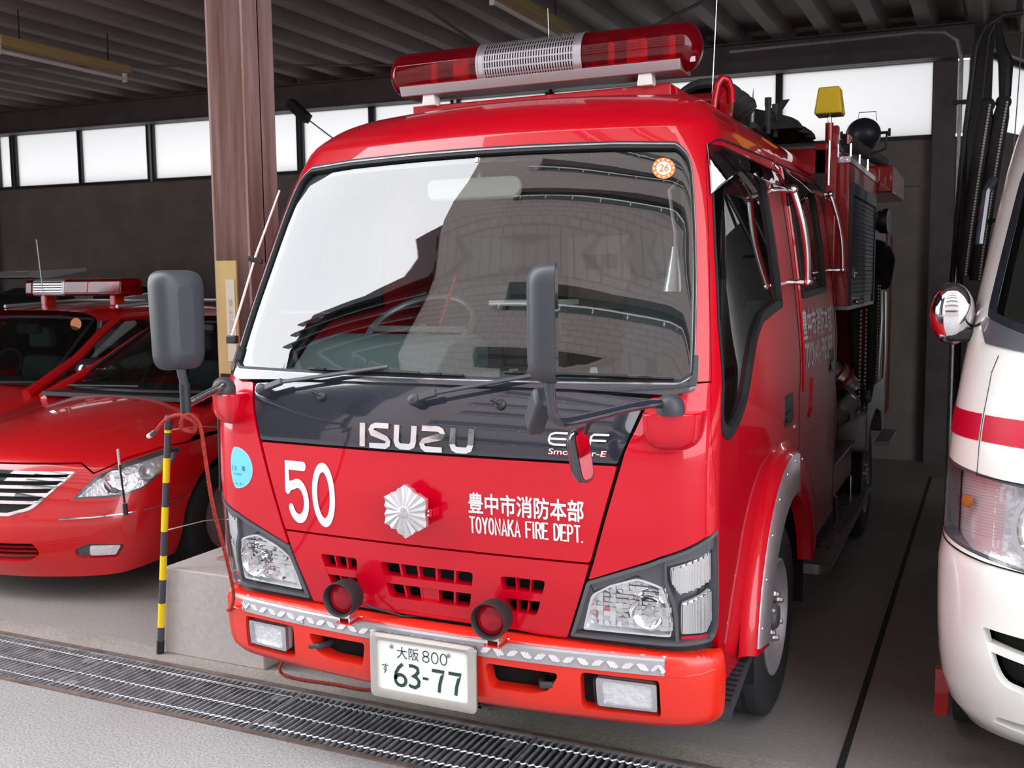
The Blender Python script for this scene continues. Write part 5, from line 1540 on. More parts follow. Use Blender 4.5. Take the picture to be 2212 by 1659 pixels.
# ================================================================ cab interior
inr = empty('cab_interior', (0, .8, .9)); inr.parent = T; inr.location = Vector((0, .8, .9)) - T.location
def ip(mb, name, mt, **k): return mb.build(name, mt, inr, **k)
ds = MB(); prof = [(-.05, 1.02), (-.075, 1.255), (-.04, 1.285), (.10, 1.300), (.24, 1.30), (.33, 1.27), (.34, 1.05)]
ip(MB().prism(prof, (1.50, 0, 0), o=(-.75, 0, 0), ex=(0, 1, 0), ey=(0, 0, 1)), 'dashboard', 'interior_grey', smooth=30, bevel=.01)
ip(MB().prism(rnd([(-.06, 1.29), (.0, 1.33), (.08, 1.40), (.28, 1.42), (.36, 1.38), (.36, 1.29)], .03), (.56, 0, 0), o=(-.62, 0, 0), ex=(0, 1, 0), ey=(0, 0, 1)), 'instrument_hood', 'interior_grey', smooth=40, bevel=.02)
vn = MB()
for x in (-.45, -.15, .18, .45):
    for k in range(7): vn.box((x-.09+.027*k, -.052, 1.2895), (x-.09+.027*k+.016, -.028, 1.2925))
ip(vn, 'defroster_vents', 'void')
sw = MB(); cs = Vector((-.36, .40, 1.43)); axn = Vector((0, -.55, .83)).normalized(); ex_ = Vector((1, 0, 0)); ey_ = axn.cross(ex_)
sw.tube([cs + (ex_*math.cos(R(a)) + ey_*math.sin(R(a)))*.205 for a in range(0, 360, 12)], .013, 8, closed=True)
sw.bar(cs-ex_*.2, cs+ex_*.2, .04, .02); sw.tube([cs, cs-axn*.3], .03, 10)
ip(sw, 'steering_wheel', 'steel_grey')
def seat(x, y, back_h=.62):
    o = ip(MB().prism(rnd([(-.25, .86), (.25, .86), (.25, .98), (-.25, .98)], .04), (0, .48, 0), o=(x, y, 0)), 'seat', 'seat_grey', smooth=40, bevel=.02)
    MB().prism(rnd([(-.24, .98), (.24, .98), (.22, .98+back_h), (-.22, .98+back_h)], .06), (0, .11, 0), o=(x, y+.42, 0)).build('seat_back', 'seat_grey', o, smooth=40, bevel=.03)
    MB().prism(rnd([(-.13, 1.62), (.13, 1.62), (.12, 1.80), (-.12, 1.80)], .04), (0, .07, 0), o=(x, y+.45, 0)).build('head_rest', 'seat_grey', o, smooth=40, bevel=.02)
seat(-.42, .62); seat(.42, .62)
ip(MB().prism(rnd([(-.70, .86), (.70, .86), (.70, 1.45), (-.70, 1.45)], .05), (0, .12, 0), o=(0, 2.12, 0)), 'rear_bench_back', 'seat_grey', smooth=40, bevel=.02)
# grey pocket moulding on the near door
ip(MB().prism(rnd([(.62, 1.02), (.80, 1.02), (.93, 1.34), (1.02, 1.50), (1.00, 1.52), (.86, 1.52), (.74, 1.32)], .03), (.05, 0, 0), o=(.735, 0, 0), ex=(0, 1, 0), ey=(0, 0, 1)), 'door_pocket', 'seat_grey', smooth=40, bevel=.012)
ip(MB().box((-.70, .30, 2.06), (.70, 2.25, 2.09)), 'roof_lining', 'interior_light', bevel=.01)
ip(MB().prism(rnd([(-.17, -.035), (.17, -.035), (.17, .035), (-.17, .035)], .03), (0, .03, 0), o=(-.02, .17, 1.905), ex=(1, 0, 0), ey=(0, -.15, 1)), 'interior_mirror', 'interior_light', smooth=40, bevel=.008)
ip(MB().tube([(.0, .185, 1.93), (.0, .20, 1.99)], .01, 8), 'mirror_stem', 'satin_metal')
ip(MB().box((-.80, 2.275, .50), (.80, 2.295, 2.10)), 'rear_lining', 'interior_dark', bevel=.01)
bd = ip(MB().box((-.51, 2.25, 1.22), (-.16, 2.27, 1.83)).box((-.51, 2.235, 1.22), (-.51+.03, 2.25, 1.83)).box((-.16-.03, 2.235, 1.22), (-.16, 2.25, 1.83)), 'rear_window_board', 'cream', bevel=.004)
for z in (1.83-.17, 1.83-.52):
    MB().box(((-.51+-.16)/2-.09, 2.243, z), ((-.51+-.16)/2-.015, 2.25, z+.075)).box(((-.51+-.16)/2+.015, 2.243, z), ((-.51+-.16)/2+.09, 2.25, z+.075)).build('board_slot', 'interior_dark', bd)
    MB().box(((-.51+-.16)/2-.012, 2.240, z), ((-.51+-.16)/2+.012, 2.25, z+.075)).build('board_clip', 'lamp_beige', bd)
ip(MB().box((-.04, .32, 1.515), (.22, .52, 1.535)), 'clip_board', 'interior_light', bevel=.004)
ip(MB().box((-.03, .40, 1.30), (.20, .46, 1.52)), 'radio_box', 'interior_dark', bevel=.01)
# map lamp on a curled flex by the near pillar
ip(MB().tube([(.665, .22, 1.90), (.64, .20, 1.87), (.655, .18, 1.80), (.668, .17, 1.74), (.668, .17, 1.70)], .006, 8), 'lamp_flex', 'interior_light')
ip(MB().lathe([(.010, 0), (.014, -.03), (.034, -.12), (.036, -.135), (.028, -.137), (0, -.13)], (.668, .165, 1.70), (0, 0, 1), 24, caps=False), 'map_lamp', 'silver_paint')
ip(MB().tube([(-.22, .30, 1.45), (-.16, .31, 1.62)], .005, 6), 'dash_stalk', 'rope_red')
ip(MB().prism(rnd([(.463, 1.305), (.497, 1.305), (.490, 1.345), (.470, 1.345)], .004), (0, .004, 0), o=(0, -.035, 0)), 'white_tag', 'interior_light')
# ================================================================ the other vehicles
def car_frame(x, y):
    return x, y
# ---- red saloon at the left: nose towards the yard
SX, SY = -3.14, .60
S1 = thing('red_sedan', 'red saloon car with chrome grille bars parked left of the rusty column', 'car', (SX, SY+2.2, 0))
SED = Loft([
 (0.10, 0.135, .06, .55, .76, .14, .35),
 (0.18, 0.19, .02, .55, .79, .16, .38),
 (0.30, 0.30, -.02, .56, .82, .17, .40),
 (0.42, 0.42, -.03, .56, .835, .17, .40),
 (0.50, 0.50, -.01, .56, .845, .17, .40),
 (0.60, 0.60, .02, .56, .850, .18, .40),
 (0.68, 0.68, .06, .55, .845, .19, .40),
 (0.73, 0.735, .11, .53, .825, .20, .38),
 (0.80, 0.800, .26, .50, .80, .22, .36),
 (0.90, 0.865, .52, .46, .775, .24, .34),
 (1.00, 0.915, .80, .42, .745, .22, .30),
 (1.10, 0.945, 1.02, .40, .70, .14, .25),
], SX, SY)
def skin(L, name, mt, parent, *patches):
    s = Skin(L)
    for p in patches: s.patch(**p)
    return s.build(name, mt, parent)
def b2(P, both=True): return [P, mir(P)] if both else [P]
# rear part of the side runs back 3.4 m; wheel arch cut
def arch_uv(L, yc, zc, r, a0=178, a1=2, n=16):
    out = []
    for k in range(n+1):
        a = R(a0+(a1-a0)*k/n); y = yc+r*math.cos(a); z = zc+r*math.sin(a); out.append((L.uy(y, z), z))
    return out
hl = rnd([(.985, .540), (1.42, .545), (1.63, .575), (1.86, .668), (1.93, .742), (1.70, .742), (1.35, .700), (1.12, .640)], [.02, 0, .04, 0, .02, .02, 0, 0])
grl = rnd([(-.93, .610), (-.50, .46), (.50, .46), (.93, .610), (.97, .672), (0, .682), (-.97, .672)], [.02, .1, .1, .02, .0, 0, 0])
grl = rnd([(-.955, .668), (-.86, .60), (-.70, .495), (-.50, .462), (.50, .462), (.70, .495), (.86, .60), (.955, .668), (0, .682)], [.01, 0, .06, 0, 0, .06, 0, .01, 0])
inl = rnd([(-.62, .225), (.62, .225), (.74, .265), (.70, .325), (-.70, .325), (-.74, .265)], .03)
fg = rnd([(1.04, .238), (1.44, .232), (1.52, .300), (1.14, .318), (1.00, .284)], .03)
arw = [(max(2.02, p[0]), p[1]) for p in arch_uv(SED, SY+1.0, .31, .36)]
bod = [(-2.05, .17), (-1.5, .11), (0, .10), (1.5, .11), (2.05, .17)] + [p for p in arw if p[1] >= .2] + [(3.3, .2), (5.6, .2), (5.6, .86), (3.8, .86), (2.6, .80), (1.94, .755), (1.70, .752), (1.35, .712), (1.10, .655), (.97, .70)]
bod += [(0, .705), (-.97, .70), (-1.10, .655), (-1.35, .712), (-1.70, .752), (-1.94, .755), (-2.6, .80), (-3.8, .86), (-5.6, .86), (-5.6, .2), (-3.3, .2)] + [(-u, v) for u, v in reversed([p for p in arw if p[1] >= .2])]
s = Skin(SED); s.patch(bod, [hl, mir(hl), grl, inl, fg, mir(fg)], off=0, skirt=.03, su=.12, sv=.05); s.build('car_body', 'car_red', S1)
# bonnet
bn = rnd([(-.97, .707), (0, .712), (.97, .707), (1.10, .662), (1.35, .719), (1.70, .759), (1.94, .762), (1.95, .80), (1.90, .95), (1.85, 1.08), (1.0, 1.098), (0, 1.10), (-1.0, 1.098), (-1.85, 1.08), (-1.90, .95), (-1.95, .80), (-1.94, .762), (-1.70, .759), (-1.35, .719), (-1.10, .662)], 0)
skin(SED, 'bonnet', 'car_red', S1, dict(outer=bn, off=.003, skirt=.01, su=.1, sv=.03))
s = Skin(SED)
s.patch([(1.95, .79), (2.6, .79), (3.4, .84), (4.6, .86), (5.6, .86), (5.6, .88), (4.6, .885), (3.2, .885), (2.0, 1.0), (1.88, 1.0)], off=0, wall=False)
s.patch(mir([(1.95, .79), (2.6, .79), (3.4, .84), (4.6, .86), (5.6, .86), (5.6, .88), (4.6, .885), (3.2, .885), (2.0, 1.0), (1.88, 1.0)]), off=0, wall=False); s.build('front_wing', 'car_red', S1)
# grille with chrome blades
gk = skin(SED, 'grille', 'black_plastic', S1, dict(outer=grl, off=-.05, wall=False))
gs = Skin(SED)
for k, v in enumerate((.640, .603, .566, .529)):
    hw = .93 - .11*k**.9*1.0
    hw = (.915, .87, .81, .75)[k]
    gs.patch([(-hw, v-.008), (hw, v-.008), (hw+.01, v+.008), (-hw-.01, v+.008)], off=-.008, skirt=.03, grid=False)
gs.build('grille_blade', 'chrome', gk)
s = Skin(SED); gi = [(u*.965, .575+(v-.575)*.86) for u, v in grl]; s.patch(grl, [gi], off=.008, skirt=.03, grid=False); s.build('grille_surround', 'chrome', gk)
s = Skin(SED); s.patch(inl, off=-.06, wall=False); ik = s.build('lower_intake', 'void', S1)
s = Skin(SED)
for v in (.25, .275, .30): s.patch([(-.70, v-.004), (.70, v-.004), (.70, v+.004), (-.70, v+.004)], off=-.015, skirt=.02, grid=False)
s.build('intake_slat', 'dark_red', ik)
for g in (1, -1):
    f = (lambda P: P) if g > 0 else mir
    h = skin(SED, 'headlamp', 'reflector', S1, dict(outer=f(hl), off=-.035, wall=False, su=.06, sv=.03))
    hi = [(1.42+(u-1.42)*.96, .65+(v-.65)*.92) for u, v in hl]
    s = Skin(SED); s.patch(f(hl), [f(hi)], off=.002, skirt=.035, grid=False); s.build('lamp_edge', 'lamp_grey', h)
    c = SED.at(1.32*g, .615, -.02); n_ = SED.N(1.32*g, .615)
    MB().lathe([(.062, .012), (.055, -.002), (.03, -.015), (0, -.018)], c, n_, 28, caps=False).build('lamp_bowl', 'chrome', h)
    c = SED.at(1.62*g, .655, -.02); n_ = SED.N(1.62*g, .655)
    MB().lathe([(.042, .012), (.036, -.002), (.02, -.012), (0, -.014)], c, n_, 28, caps=False).build('lamp_bowl', 'silver_paint', h)
    skin(SED, 'amber_lens', 'yellow_plastic', h, dict(outer=f([(1.76, .62), (1.80, .64), (1.80, .69), (1.76, .68)]), off=-.025, skirt=.004))
    skin(SED, 'lamp_lens', 'clear_lens', h, dict(outer=f(hl), off=.003, wall=False))
    q = skin(SED, 'fog_lamp', 'lamp_grey', S1, dict(outer=f(fg), off=-.02, skirt=0, wall=False))
    skin(SED, 'fog_glass', 'reflector', q, dict(outer=f(rnd([(1.15, .247), (1.42, .241), (1.48, .294), (1.16, .304)], .02)), off=-.008, skirt=.01))
    st2 = MB(); st2.tube([SED.at(g*u, v, .001) for u, v in ((.92, .447), (1.2, .45), (1.5, .457), (1.8, .470), (2.0, .482), (2.12, .492))], .0055, 8); st2.build('bumper_strip', 'chrome', S1)
# corner pole on the bumper
o = MB().tube([SED.at(1.52, .455, .03), Vector(SED.at(1.52, .455, .03)) + Vector((-.004, 0, .055))], .011, 10).build('corner_pole', 'black_plastic', S1)
MB().tube([Vector(SED.at(1.52, .455, .03)) + Vector((-.006, 0, .06)), Vector(SED.at(1.52, .455, .03)) + Vector((-.028, .0, .25))], .0055, 8).build('pole_rod', 'rubber', o)
MB().tube([Vector(SED.at(1.52, .455, .03)) + Vector((-.022, 0, .15)), Vector(SED.at(1.52, .455, .03)) + Vector((-.035, .0, .33))], .006, 8).build('pole_tip', 'tube_white', o)
# wheels
def car_wheel(x, y, g, r, parent):
    o = MB().lathe([(.17, -.08), (.27, -.10), (r-.005, -.09), (r, -.06), (r, .06), (r-.005, .09), (.27, .10), (.19, .09)], (x, y, r), (g, 0, 0), 48, caps=False).build('wheel', 'tyre', parent)
    MB().lathe([(.20, .085), (.19, .075), (.12, .06), (.05, .08), (0, .08)], (x, y, r), (g, 0, 0), 48, caps=False).build('rim', 'wheel_silver', o)
for g in (1, -1):
    for yy in (1.0, 3.5): car_wheel(SX+g*.74, SY+yy, g, .31, S1)
    MB().box((SX+g*.50, SY+.6, .2), (SX+g*.55, SY+1.4, .75)).build('wheel_housing', 'void', S1)
MB().box((SX-.60, SY+.5, .20), (SX+.60, SY+4.2, .30)).build('underbody', 'void', S1)
# cabin: pillars, glass, roof from section curves
def cabin(parent, x, yb, zb, yw, zr, yr, yb2, w0, w1, roof='car_red', tag_='a', zroof=None):
    """windscreen base (yb, zb), roof front (yw, zr), roof rear yr, rear glass base yb2"""
    zc = zroof or zr+.06
    def cross(t): return t
    def P_(sx, y, z, w): return (x+sx*w, y, z)
    bow = .16
    def scr(a, b_):  # a -1..1 across, b 0..1 up
        w = w0*.93 + (w1*.93-w0*.93)*b_; y = yb + (yw-yb)*b_ + bow*(a*a)*(1-.5*b_); z = zb + (zr-zb)*b_ + .0
        return (x+a*w, y, z - .02*a*a*b_)
    n, m_ = 14, 6
    vs = [scr(-1+2*i/n, j/m_) for i in range(n+1) for j in range(m_+1)]
    fs = [(i*(m_+1)+j, (i+1)*(m_+1)+j, (i+1)*(m_+1)+j+1, i*(m_+1)+j+1) for i in range(n) for j in range(m_)]
    gl = MB().add(vs, fs).build('windscreen', 'car_glass', parent, smooth=60)
    e = MB()
    e.tube([scr(-1+2*i/n, 0) for i in range(n+1)] , .016, 6); e.tube([scr(-1+2*i/n, 1) for i in range(n+1)], .012, 6)
    for a in (-1, 1): e.tube([scr(a, j/m_) for j in range(m_+1)], .012, 6)
    e.build('windscreen_seal', 'rubber', gl)
    # roof shell
    vs = []; n2, m2 = 14, 10
    for j in range(m2+1):
        t = j/m2; y = yw + (yr-yw)*t; zz = zr + (zc-zr)*math.sin(math.pi*min(1, t*.9+.12))**.6
        for i in range(n2+1):
            a = -1+2*i/n2; w = w1
            vs.append((x + w*math.sin(a*math.pi/2)*1.0, y + bow*.5*a*a*(1-t), zz - .085*abs(a)**3.2))
    fs = [(j*(n2+1)+i, j*(n2+1)+i+1, (j+1)*(n2+1)+i+1, (j+1)*(n2+1)+i) for j in range(m2) for i in range(n2)]
    MB().add(vs, fs).build('roof', roof, parent, smooth=60)
    for g in (1, -1):
        ed = lambda k: vs[k*(n2+1) + (n2 if g > 0 else 0)]
        A0 = Vector((x+g*(w0-.03), yb+bow+.06, zb-.03)); A1 = Vector(ed(1)); A2 = Vector(ed(m2-2)); A3 = Vector((x+g*(w0), yb2, zb+.0))
        MB().tube([A0 + Vector((0, -.25, -.03)), A0.lerp(A1, .35)+Vector((0, -.02, .02)), A0.lerp(A1, .7)+Vector((0, -.01, .02)), A1], [.035, .034, .032, .032], 8).build('front_pillar', roof, parent)
        MB().tube([A1, Vector(ed(4)), Vector(ed(7)), A2, A2.lerp(A3, .5)+Vector((0, .04, .03)), A3], [.03, .03, .03, .035, .07, .09], 8).build('roof_rail', roof, parent)
        # side glass plane
        pts = [A0+Vector((0, .05, .0)), A1+Vector((0, .08, -.02)), Vector(ed(4))+Vector((0, 0, -.02)), A2+Vector((0, 0, -.02)), A3+Vector((0, -.1, 0))]
        MB().add([tuple(p) for p in pts], [(0, 1, 2, 3, 4) if g < 0 else (4, 3, 2, 1, 0)]).build('side_glass', 'car_glass', parent, smooth=0)
        mid = (A1+A2)/2; MB().tube([(mid.x, mid.y+.1, mid.z-.01), (x+g*w0, mid.y+.12, zb-.03)], .03, 6).build('door_pillar', 'black_plastic', parent)
        MB().prism([(yb+.1, zb-.09), (yb2+.3, zb-.05), (yb2+.3, zb+.01), (yb+.35, zb+.01)], (g*.03, 0, 0), o=(x+g*w0, 0, 0), ex=(0, 1, 0)).build('waist_rail', roof, parent)
        mr = MB(); mr.ball((x+g*(w0+.17), yb+.52, zb+.06), .11, 18, sx=1, sy=.55, sz=.72); mo = mr.build('door_mirror', 'gloss_black', parent)
        MB().box((x+g*(w0+.0), yb+.50, zb-.02), (x+g*(w0+.10), yb+.56, zb+.02)).build('mirror_foot', 'black_plastic', mo, bevel=.01)
    return gl
def car_inside(parent, x, y, z):
    for sx in (-.36, .36):
        o = MB().prism(rnd([(-.24, 0), (.24, 0), (.20, .55), (-.20, .55)], .06), (0, .12, 0), o=(x+sx, y+1.0, z-.45)).build('seat', 'seat_grey', parent, smooth=40, bevel=.03)
        MB().prism(rnd([(-.12, .62), (.12, .62), (.11, .78), (-.11, .78)], .04), (0, .08, 0), o=(x+sx, y+1.02, z-.45)).build('head_rest', 'seat_grey', o, smooth=40, bevel=.02)
    MB().prism([(.05, -.25), (.03, .0), (.12, .02), (.50, -.02), (.52, -.25)], (1.3, 0, 0), o=(x-.65, y+.12, z), ex=(0, 1, 0)).build('dashboard', 'interior_dark', parent, bevel=.02)
    MB().prism(rnd([(-.12, -.035), (.12, -.035), (.12, .035), (-.12, .035)], .02), (0, .03, 0), o=(x, y+.62, z+.34)).build('interior_mirror', 'interior_dark', parent, bevel=.008)
    c = Vector((x-.34, y+.66, z+.02)); ey_ = Vector((0, .5, .85))
    MB().tube([c + Vector((1, 0, 0))*.18*math.cos(R(a)) + ey_*.18*math.sin(R(a)) for a in range(0, 360, 15)], .013, 8, closed=True).build('steering_wheel', 'interior_dark', parent)
cabin(S1, SX, 1.72, .965, 2.42, 1.35, 3.55, 4.35, .72, .56, zroof=1.43)
car_inside(S1, SX, 1.72, .965)
MB().box((SX-.70, 4.2, .55), (SX+.70, 5.0, .93)).build('boot_lid', 'car_red', S1, bevel=.05, seg=3)
MB().box((SX-.62, 1.62, .93), (SX+.62, 1.76, .955)).build('scuttle', 'black_plastic', S1)
wp = MB(); wp.tube([(SX-.5, 1.72, .985), (SX+.1, 1.70, 1.00)], .007, 6); wp.build('wiper', 'black_plastic', S1)

# ---- second red car with its own light bar, further left
KX = -5.02
K1 = thing('red_estate_car', 'red car with a long red and silver roof light bar behind the red saloon', 'car', (KX, 3.3, 0))
KAR = Loft([
 (0.15, 0.18, .05, .55, .79, .14, .35), (0.30, 0.30, .0, .56, .83, .16, .38), (0.50, 0.50, .0, .56, .845, .17, .40), (0.65, 0.66, .05, .55, .845, .19, .40),
 (0.75, 0.78, .20, .52, .82, .20, .38), (0.85, 0.86, .48, .48, .80, .22, .36), (0.95, 0.92, .78, .44, .77, .22, .32), (1.05, 0.95, .98, .40, .72, .14, .25)], KX, 1.05)
s = Skin(KAR); s.patch([(-5.4, .2), (-2, .2), (0, .16), (2, .2), (5.4, .2), (5.4, .84), (2.6, .86), (1.9, 1.04), (0, 1.05), (-1.9, 1.04), (-2.6, .86), (-5.4, .84)], off=0, su=.15, sv=.05); s.build('car_body', 'car_red', K1)
cabin(K1, KX, 1.98, .94, 2.62, 1.37, 4.5, 5.0, .76, .62, zroof=1.46)
car_inside(K1, KX, 1.98, .94)
for g in (1, -1):
    for yy in (.85, 3.3): car_wheel(KX+g*.76, 1.05+yy, g, .31, K1)
    MB().tube([(KX+g*.60, 2.9, 1.44), (KX+g*.60, 3.6, 1.47), (KX+g*.60, 4.4, 1.45)], .014, 8).build('roof_rack_rail', 'silver_paint', K1)
zl = 1.585; yl = 3.08
LB2 = empty('light_bar', (KX, yl, zl)); LB2.parent = K1; LB2.location = Vector((KX, yl, zl)) - K1.location
def bx2(x0, x1, name, mt, r=.014, h=.066, d=.12):
    return MB().prism(rnd([(-d, -h), (d, -h), (d*.9, h), (-d*.9, h)], .03), (x1-x0, 0, 0), o=(x0, yl, zl), ex=(0, 1, 0)).build(name, mt, LB2, smooth=40, bevel=.012)
bx2(KX-.44, KX-.36, 'lamp_dome', 'red_dome'); bx2(KX-.36, KX-.02, 'speaker_cover', 'silver_perf'); bx2(KX-.02, KX+.58, 'lamp_dome', 'red_dome')
g3 = MB()
for k in range(5): g3.box((KX-.34, yl-.122, zl-.044+.020*k), (KX-.04, yl-.112, zl-.036+.020*k))
g3.build('speaker_slots', 'void', LB2)
for x in (-.32, .42): MB().box((KX+x-.03, yl-.05, 1.44), (KX+x+.03, yl+.05, 1.54)).build('light_bar_foot', 'bumper_red', LB2, bevel=.01)
for x in (.15, .40): MB().box((KX+x-.04, yl-.02, 1.55), (KX+x+.04, yl+.02, 1.62)).build('lamp_reflector', 'red_decal', LB2)
o = MB().tube([(KX+.02, 2.75, 1.43), (KX-.03, 2.75, 1.95)], .004, 6).build('antenna', 'satin_metal', K1)
lay(flat(disc2d(0, 0, .055, .045)), lambda x, y, o: (KX+.50+x, 2.60+.10*y-o, 1.32+y), 'inspection_sticker', 'amber_sticker', K1)

# ---- silver car behind with its tailgate raised
HX = -7.0
H1 = thing('silver_hatchback', 'silver car with raised tailgate behind the red light bar, far left', 'car', (HX, 4.9, 0))
MB().prism(rnd([(-.10, 1.68), (.10, 1.665), (.60, 1.735), (.60, 1.765), (-.02, 1.735)], .01), (1.22, 0, 0), o=(HX-.60, 3.85, 0), ex=(0, 1, 0)).build('tailgate', 'silver_paint', H1, bevel=.012)
MB().prism(rnd([(0, 1.60), (.35, 1.28), (.45, 1.30), (.15, 1.66)], .02), (.10, 0, 0), o=(HX+.52, 4.25, 0), ex=(0, 1, 0)).build('rear_pillar', 'silver_paint', H1, bevel=.01)
for x in (HX+.42, HX-.55): MB().tube([(x, 4.10, 1.66), (x+.02, 4.45, 1.20)], .012, 8).build('gas_strut', 'satin_metal', H1)
MB().prism(rnd([(0, .35), (0, .95), (.1, 1.02), (.1, 1.5), (.35, 1.58), (1.4, 1.58), (1.5, .35)], .05), (1.5, 0, 0), o=(HX-.75, 4.4, 0), ex=(0, 1, 0)).build('load_bay', 'void', H1)
MB().prism(rnd([(0, .30), (0, .90), (.04, 1.0), (.12, 1.45), (1.4, 1.60), (1.45, .30)], .04), (.06, 0, 0), o=(HX+.70, 4.38, 0), ex=(0, 1, 0)).build('car_body', 'silver_paint', H1, bevel=.01)
MB().box((HX-.72, 4.30, .30), (HX+.76, 4.45, .72)).build('rear_bumper', 'silver_paint', H1, bevel=.04)
for x in (HX+.66, HX-.62):
    o = MB().lathe([(.18, -.09), (.30, -.10), (.31, -.06), (.31, .06), (.30, .10), (.18, .09)], (x, 4.9, .31), (1, 0, 0), 32, caps=True).build('wheel', 'tyre', H1)

def disc_pts(a, b_, n=28): return [(a*math.cos(2*math.pi*k/n), b_*math.sin(2*math.pi*k/n)) for k in range(n)]
# ---- white emergency van at the right edge
VX = 2.355
V1 = thing('white_ambulance_van', 'white van with a red stripe at the right edge of the photo', 'van', (VX, 1.6, 0))
VAN = Loft([
 (0.22, 0.24, .19, .62, .80, .12, .22), (0.30, 0.30, .09, .66, .865, .12, .24), (0.40, 0.40, .04, .68, .915, .13, .26), (0.55, 0.55, .02, .70, .932, .13, .27),
 (0.70, 0.70, .02, .70, .937, .13, .28), (0.80, 0.80, .03, .70, .937, .13, .28), (0.84, 0.84, .055, .69, .925, .13, .28), (1.00, 1.00, .085, .68, .922, .13, .28), (1.12, 1.12, .115, .68, .915, .13, .28),
 (1.30, 1.30, .19, .66, .893, .12, .27), (1.42, 1.42, .28, .65, .875, .11, .26), (1.50, 1.50, .36, .64, .862, .10, .26),
 (1.80, 1.80, .68, .60, .810, .09, .24), (2.05, 2.05, .95, .56, .76, .08, .22), (2.20, 2.20, 1.15, .50, .70, .07, .20), (2.28, 2.28, 1.6, .30, .50, .05, .15)], VX, .0)
wsn = [(-1.62, 1.47), (-1.0, 1.395), (0, 1.375), (1.0, 1.395), (1.62, 1.47), (1.55, 1.95), (1.3, 2.05), (0, 2.08), (-1.3, 2.05), (-1.55, 1.95)]
wsn = rnd(wsn, [.06, 0, 0, 0, .06, .08, 0, 0, 0, .08])
vh = rnd([(-1.95, .845), (-1.3, .815), (-.72, .785), (-.66, .86), (-.70, 1.01), (-1.3, 1.035), (-1.97, 1.065)], [.03, 0, .03, 0, .04, 0, .02])
vf = rnd([(-1.30, .625), (-.84, .615), (-.80, .50), (-.95, .455), (-1.18, .47)], [.02, .02, .02, .04, .06])
vi = rnd([(-1.30, .345), (-.70, .32), (.70, .32), (1.30, .345), (1.25, .365), (-1.25, .365)], .008)
vo = [(-4.2, .225), (0, .225), (4.2, .225), (4.2, 2.05), (1.9, 2.10), (0, 2.15), (-1.9, 2.10), (-4.2, 2.05)]
s = Skin(VAN); s.patch(vo, [wsn, vh, mir(vh), vf, mir(vf), vi], off=0, skirt=.03, su=.12, sv=.07); s.build('van_body', 'white_paint', V1)
grid_skin(VAN, -4.2, 4.2, 2.05, 2.28, 60, 8).build('van_roof', 'white_paint', V1)
s = Skin(VAN); s.patch(vo, off=-.06, su=.3, sv=.2, wall=False, holes=[wsn]); s.build('inner_shell', 'void', V1)
skin(VAN, 'windscreen', 'car_glass', V1, dict(outer=wsn, off=-.006, wall=False))
s = Skin(VAN); wi = [(u*.955, 1.72+(v-1.72)*.90) for u, v in wsn]; s.patch(wsn, [wi], off=.001, skirt=.01, grid=False); s.build('screen_border', 'gloss_black', V1)
skin(VAN, 'scuttle_panel', 'lamp_grey', V1, dict(outer=rnd([(-1.66, 1.455), (-1.55, 1.40), (-1.0, 1.372), (0, 1.352), (1.0, 1.372), (1.55, 1.40), (1.66, 1.455), (1.6, 1.475), (1.0, 1.405), (0, 1.385), (-1.0, 1.405), (-1.6, 1.475)], 0), off=.006, skirt=.02))
# interior seen through the screen
MB().box((VX-.7, .75, 1.30), (VX+.7, 1.2, 1.42)).build('dashboard', 'interior_grey', V1, bevel=.03)
# stripes
for P_ in ([(-1.97, 1.135), (-1.46, 1.130), (-1.46, 1.205), (-1.99, 1.21)], [(-1.43, 1.130), (0, 1.105), (1.43, 1.130), (1.43, 1.203), (0, 1.182), (-1.43, 1.203)], [(-4.1, 1.14), (-2.0, 1.135), (-2.0, 1.21), (-4.1, 1.22)]):
    s = Skin(VAN); s.patch(P_, off=.0015, skirt=.001); s.build('red_stripe', 'red_decal', V1)
# seam between the bonnet and wing
def vstrip(P, w, nm, mt='void', off=.002):
    s = Skin(VAN)
    for a, b_ in zip(P, P[1:]):
        a = Vector(a); b_ = Vector(b_); d = (b_-a).normalized(); nn = Vector((-d.y, d.x))*w/2
        s.patch([tuple(a-nn), tuple(b_-nn), tuple(b_+nn), tuple(a+nn)], off=off, skirt=.001, grid=False)
    s.build(nm, mt, V1)
vstrip([(-1.445, 1.03), (-1.445, 1.22), (-1.44, 1.32), (-1.40, 1.37)], .004, 'bonnet_seam')
vstrip([(-1.445, 1.035), (-.7, 1.02), (.7, 1.02), (1.445, 1.035)], .003, 'bonnet_seam')
vstrip([(-1.98, .835), (-1.3, .805), (0, .77), (1.3, .805), (1.98, .835)], .004, 'bumper_seam')
vstrip([(-2.0, 1.44), (-1.75, 1.45), (-1.66, 1.46)], .006, 'pillar_seam')
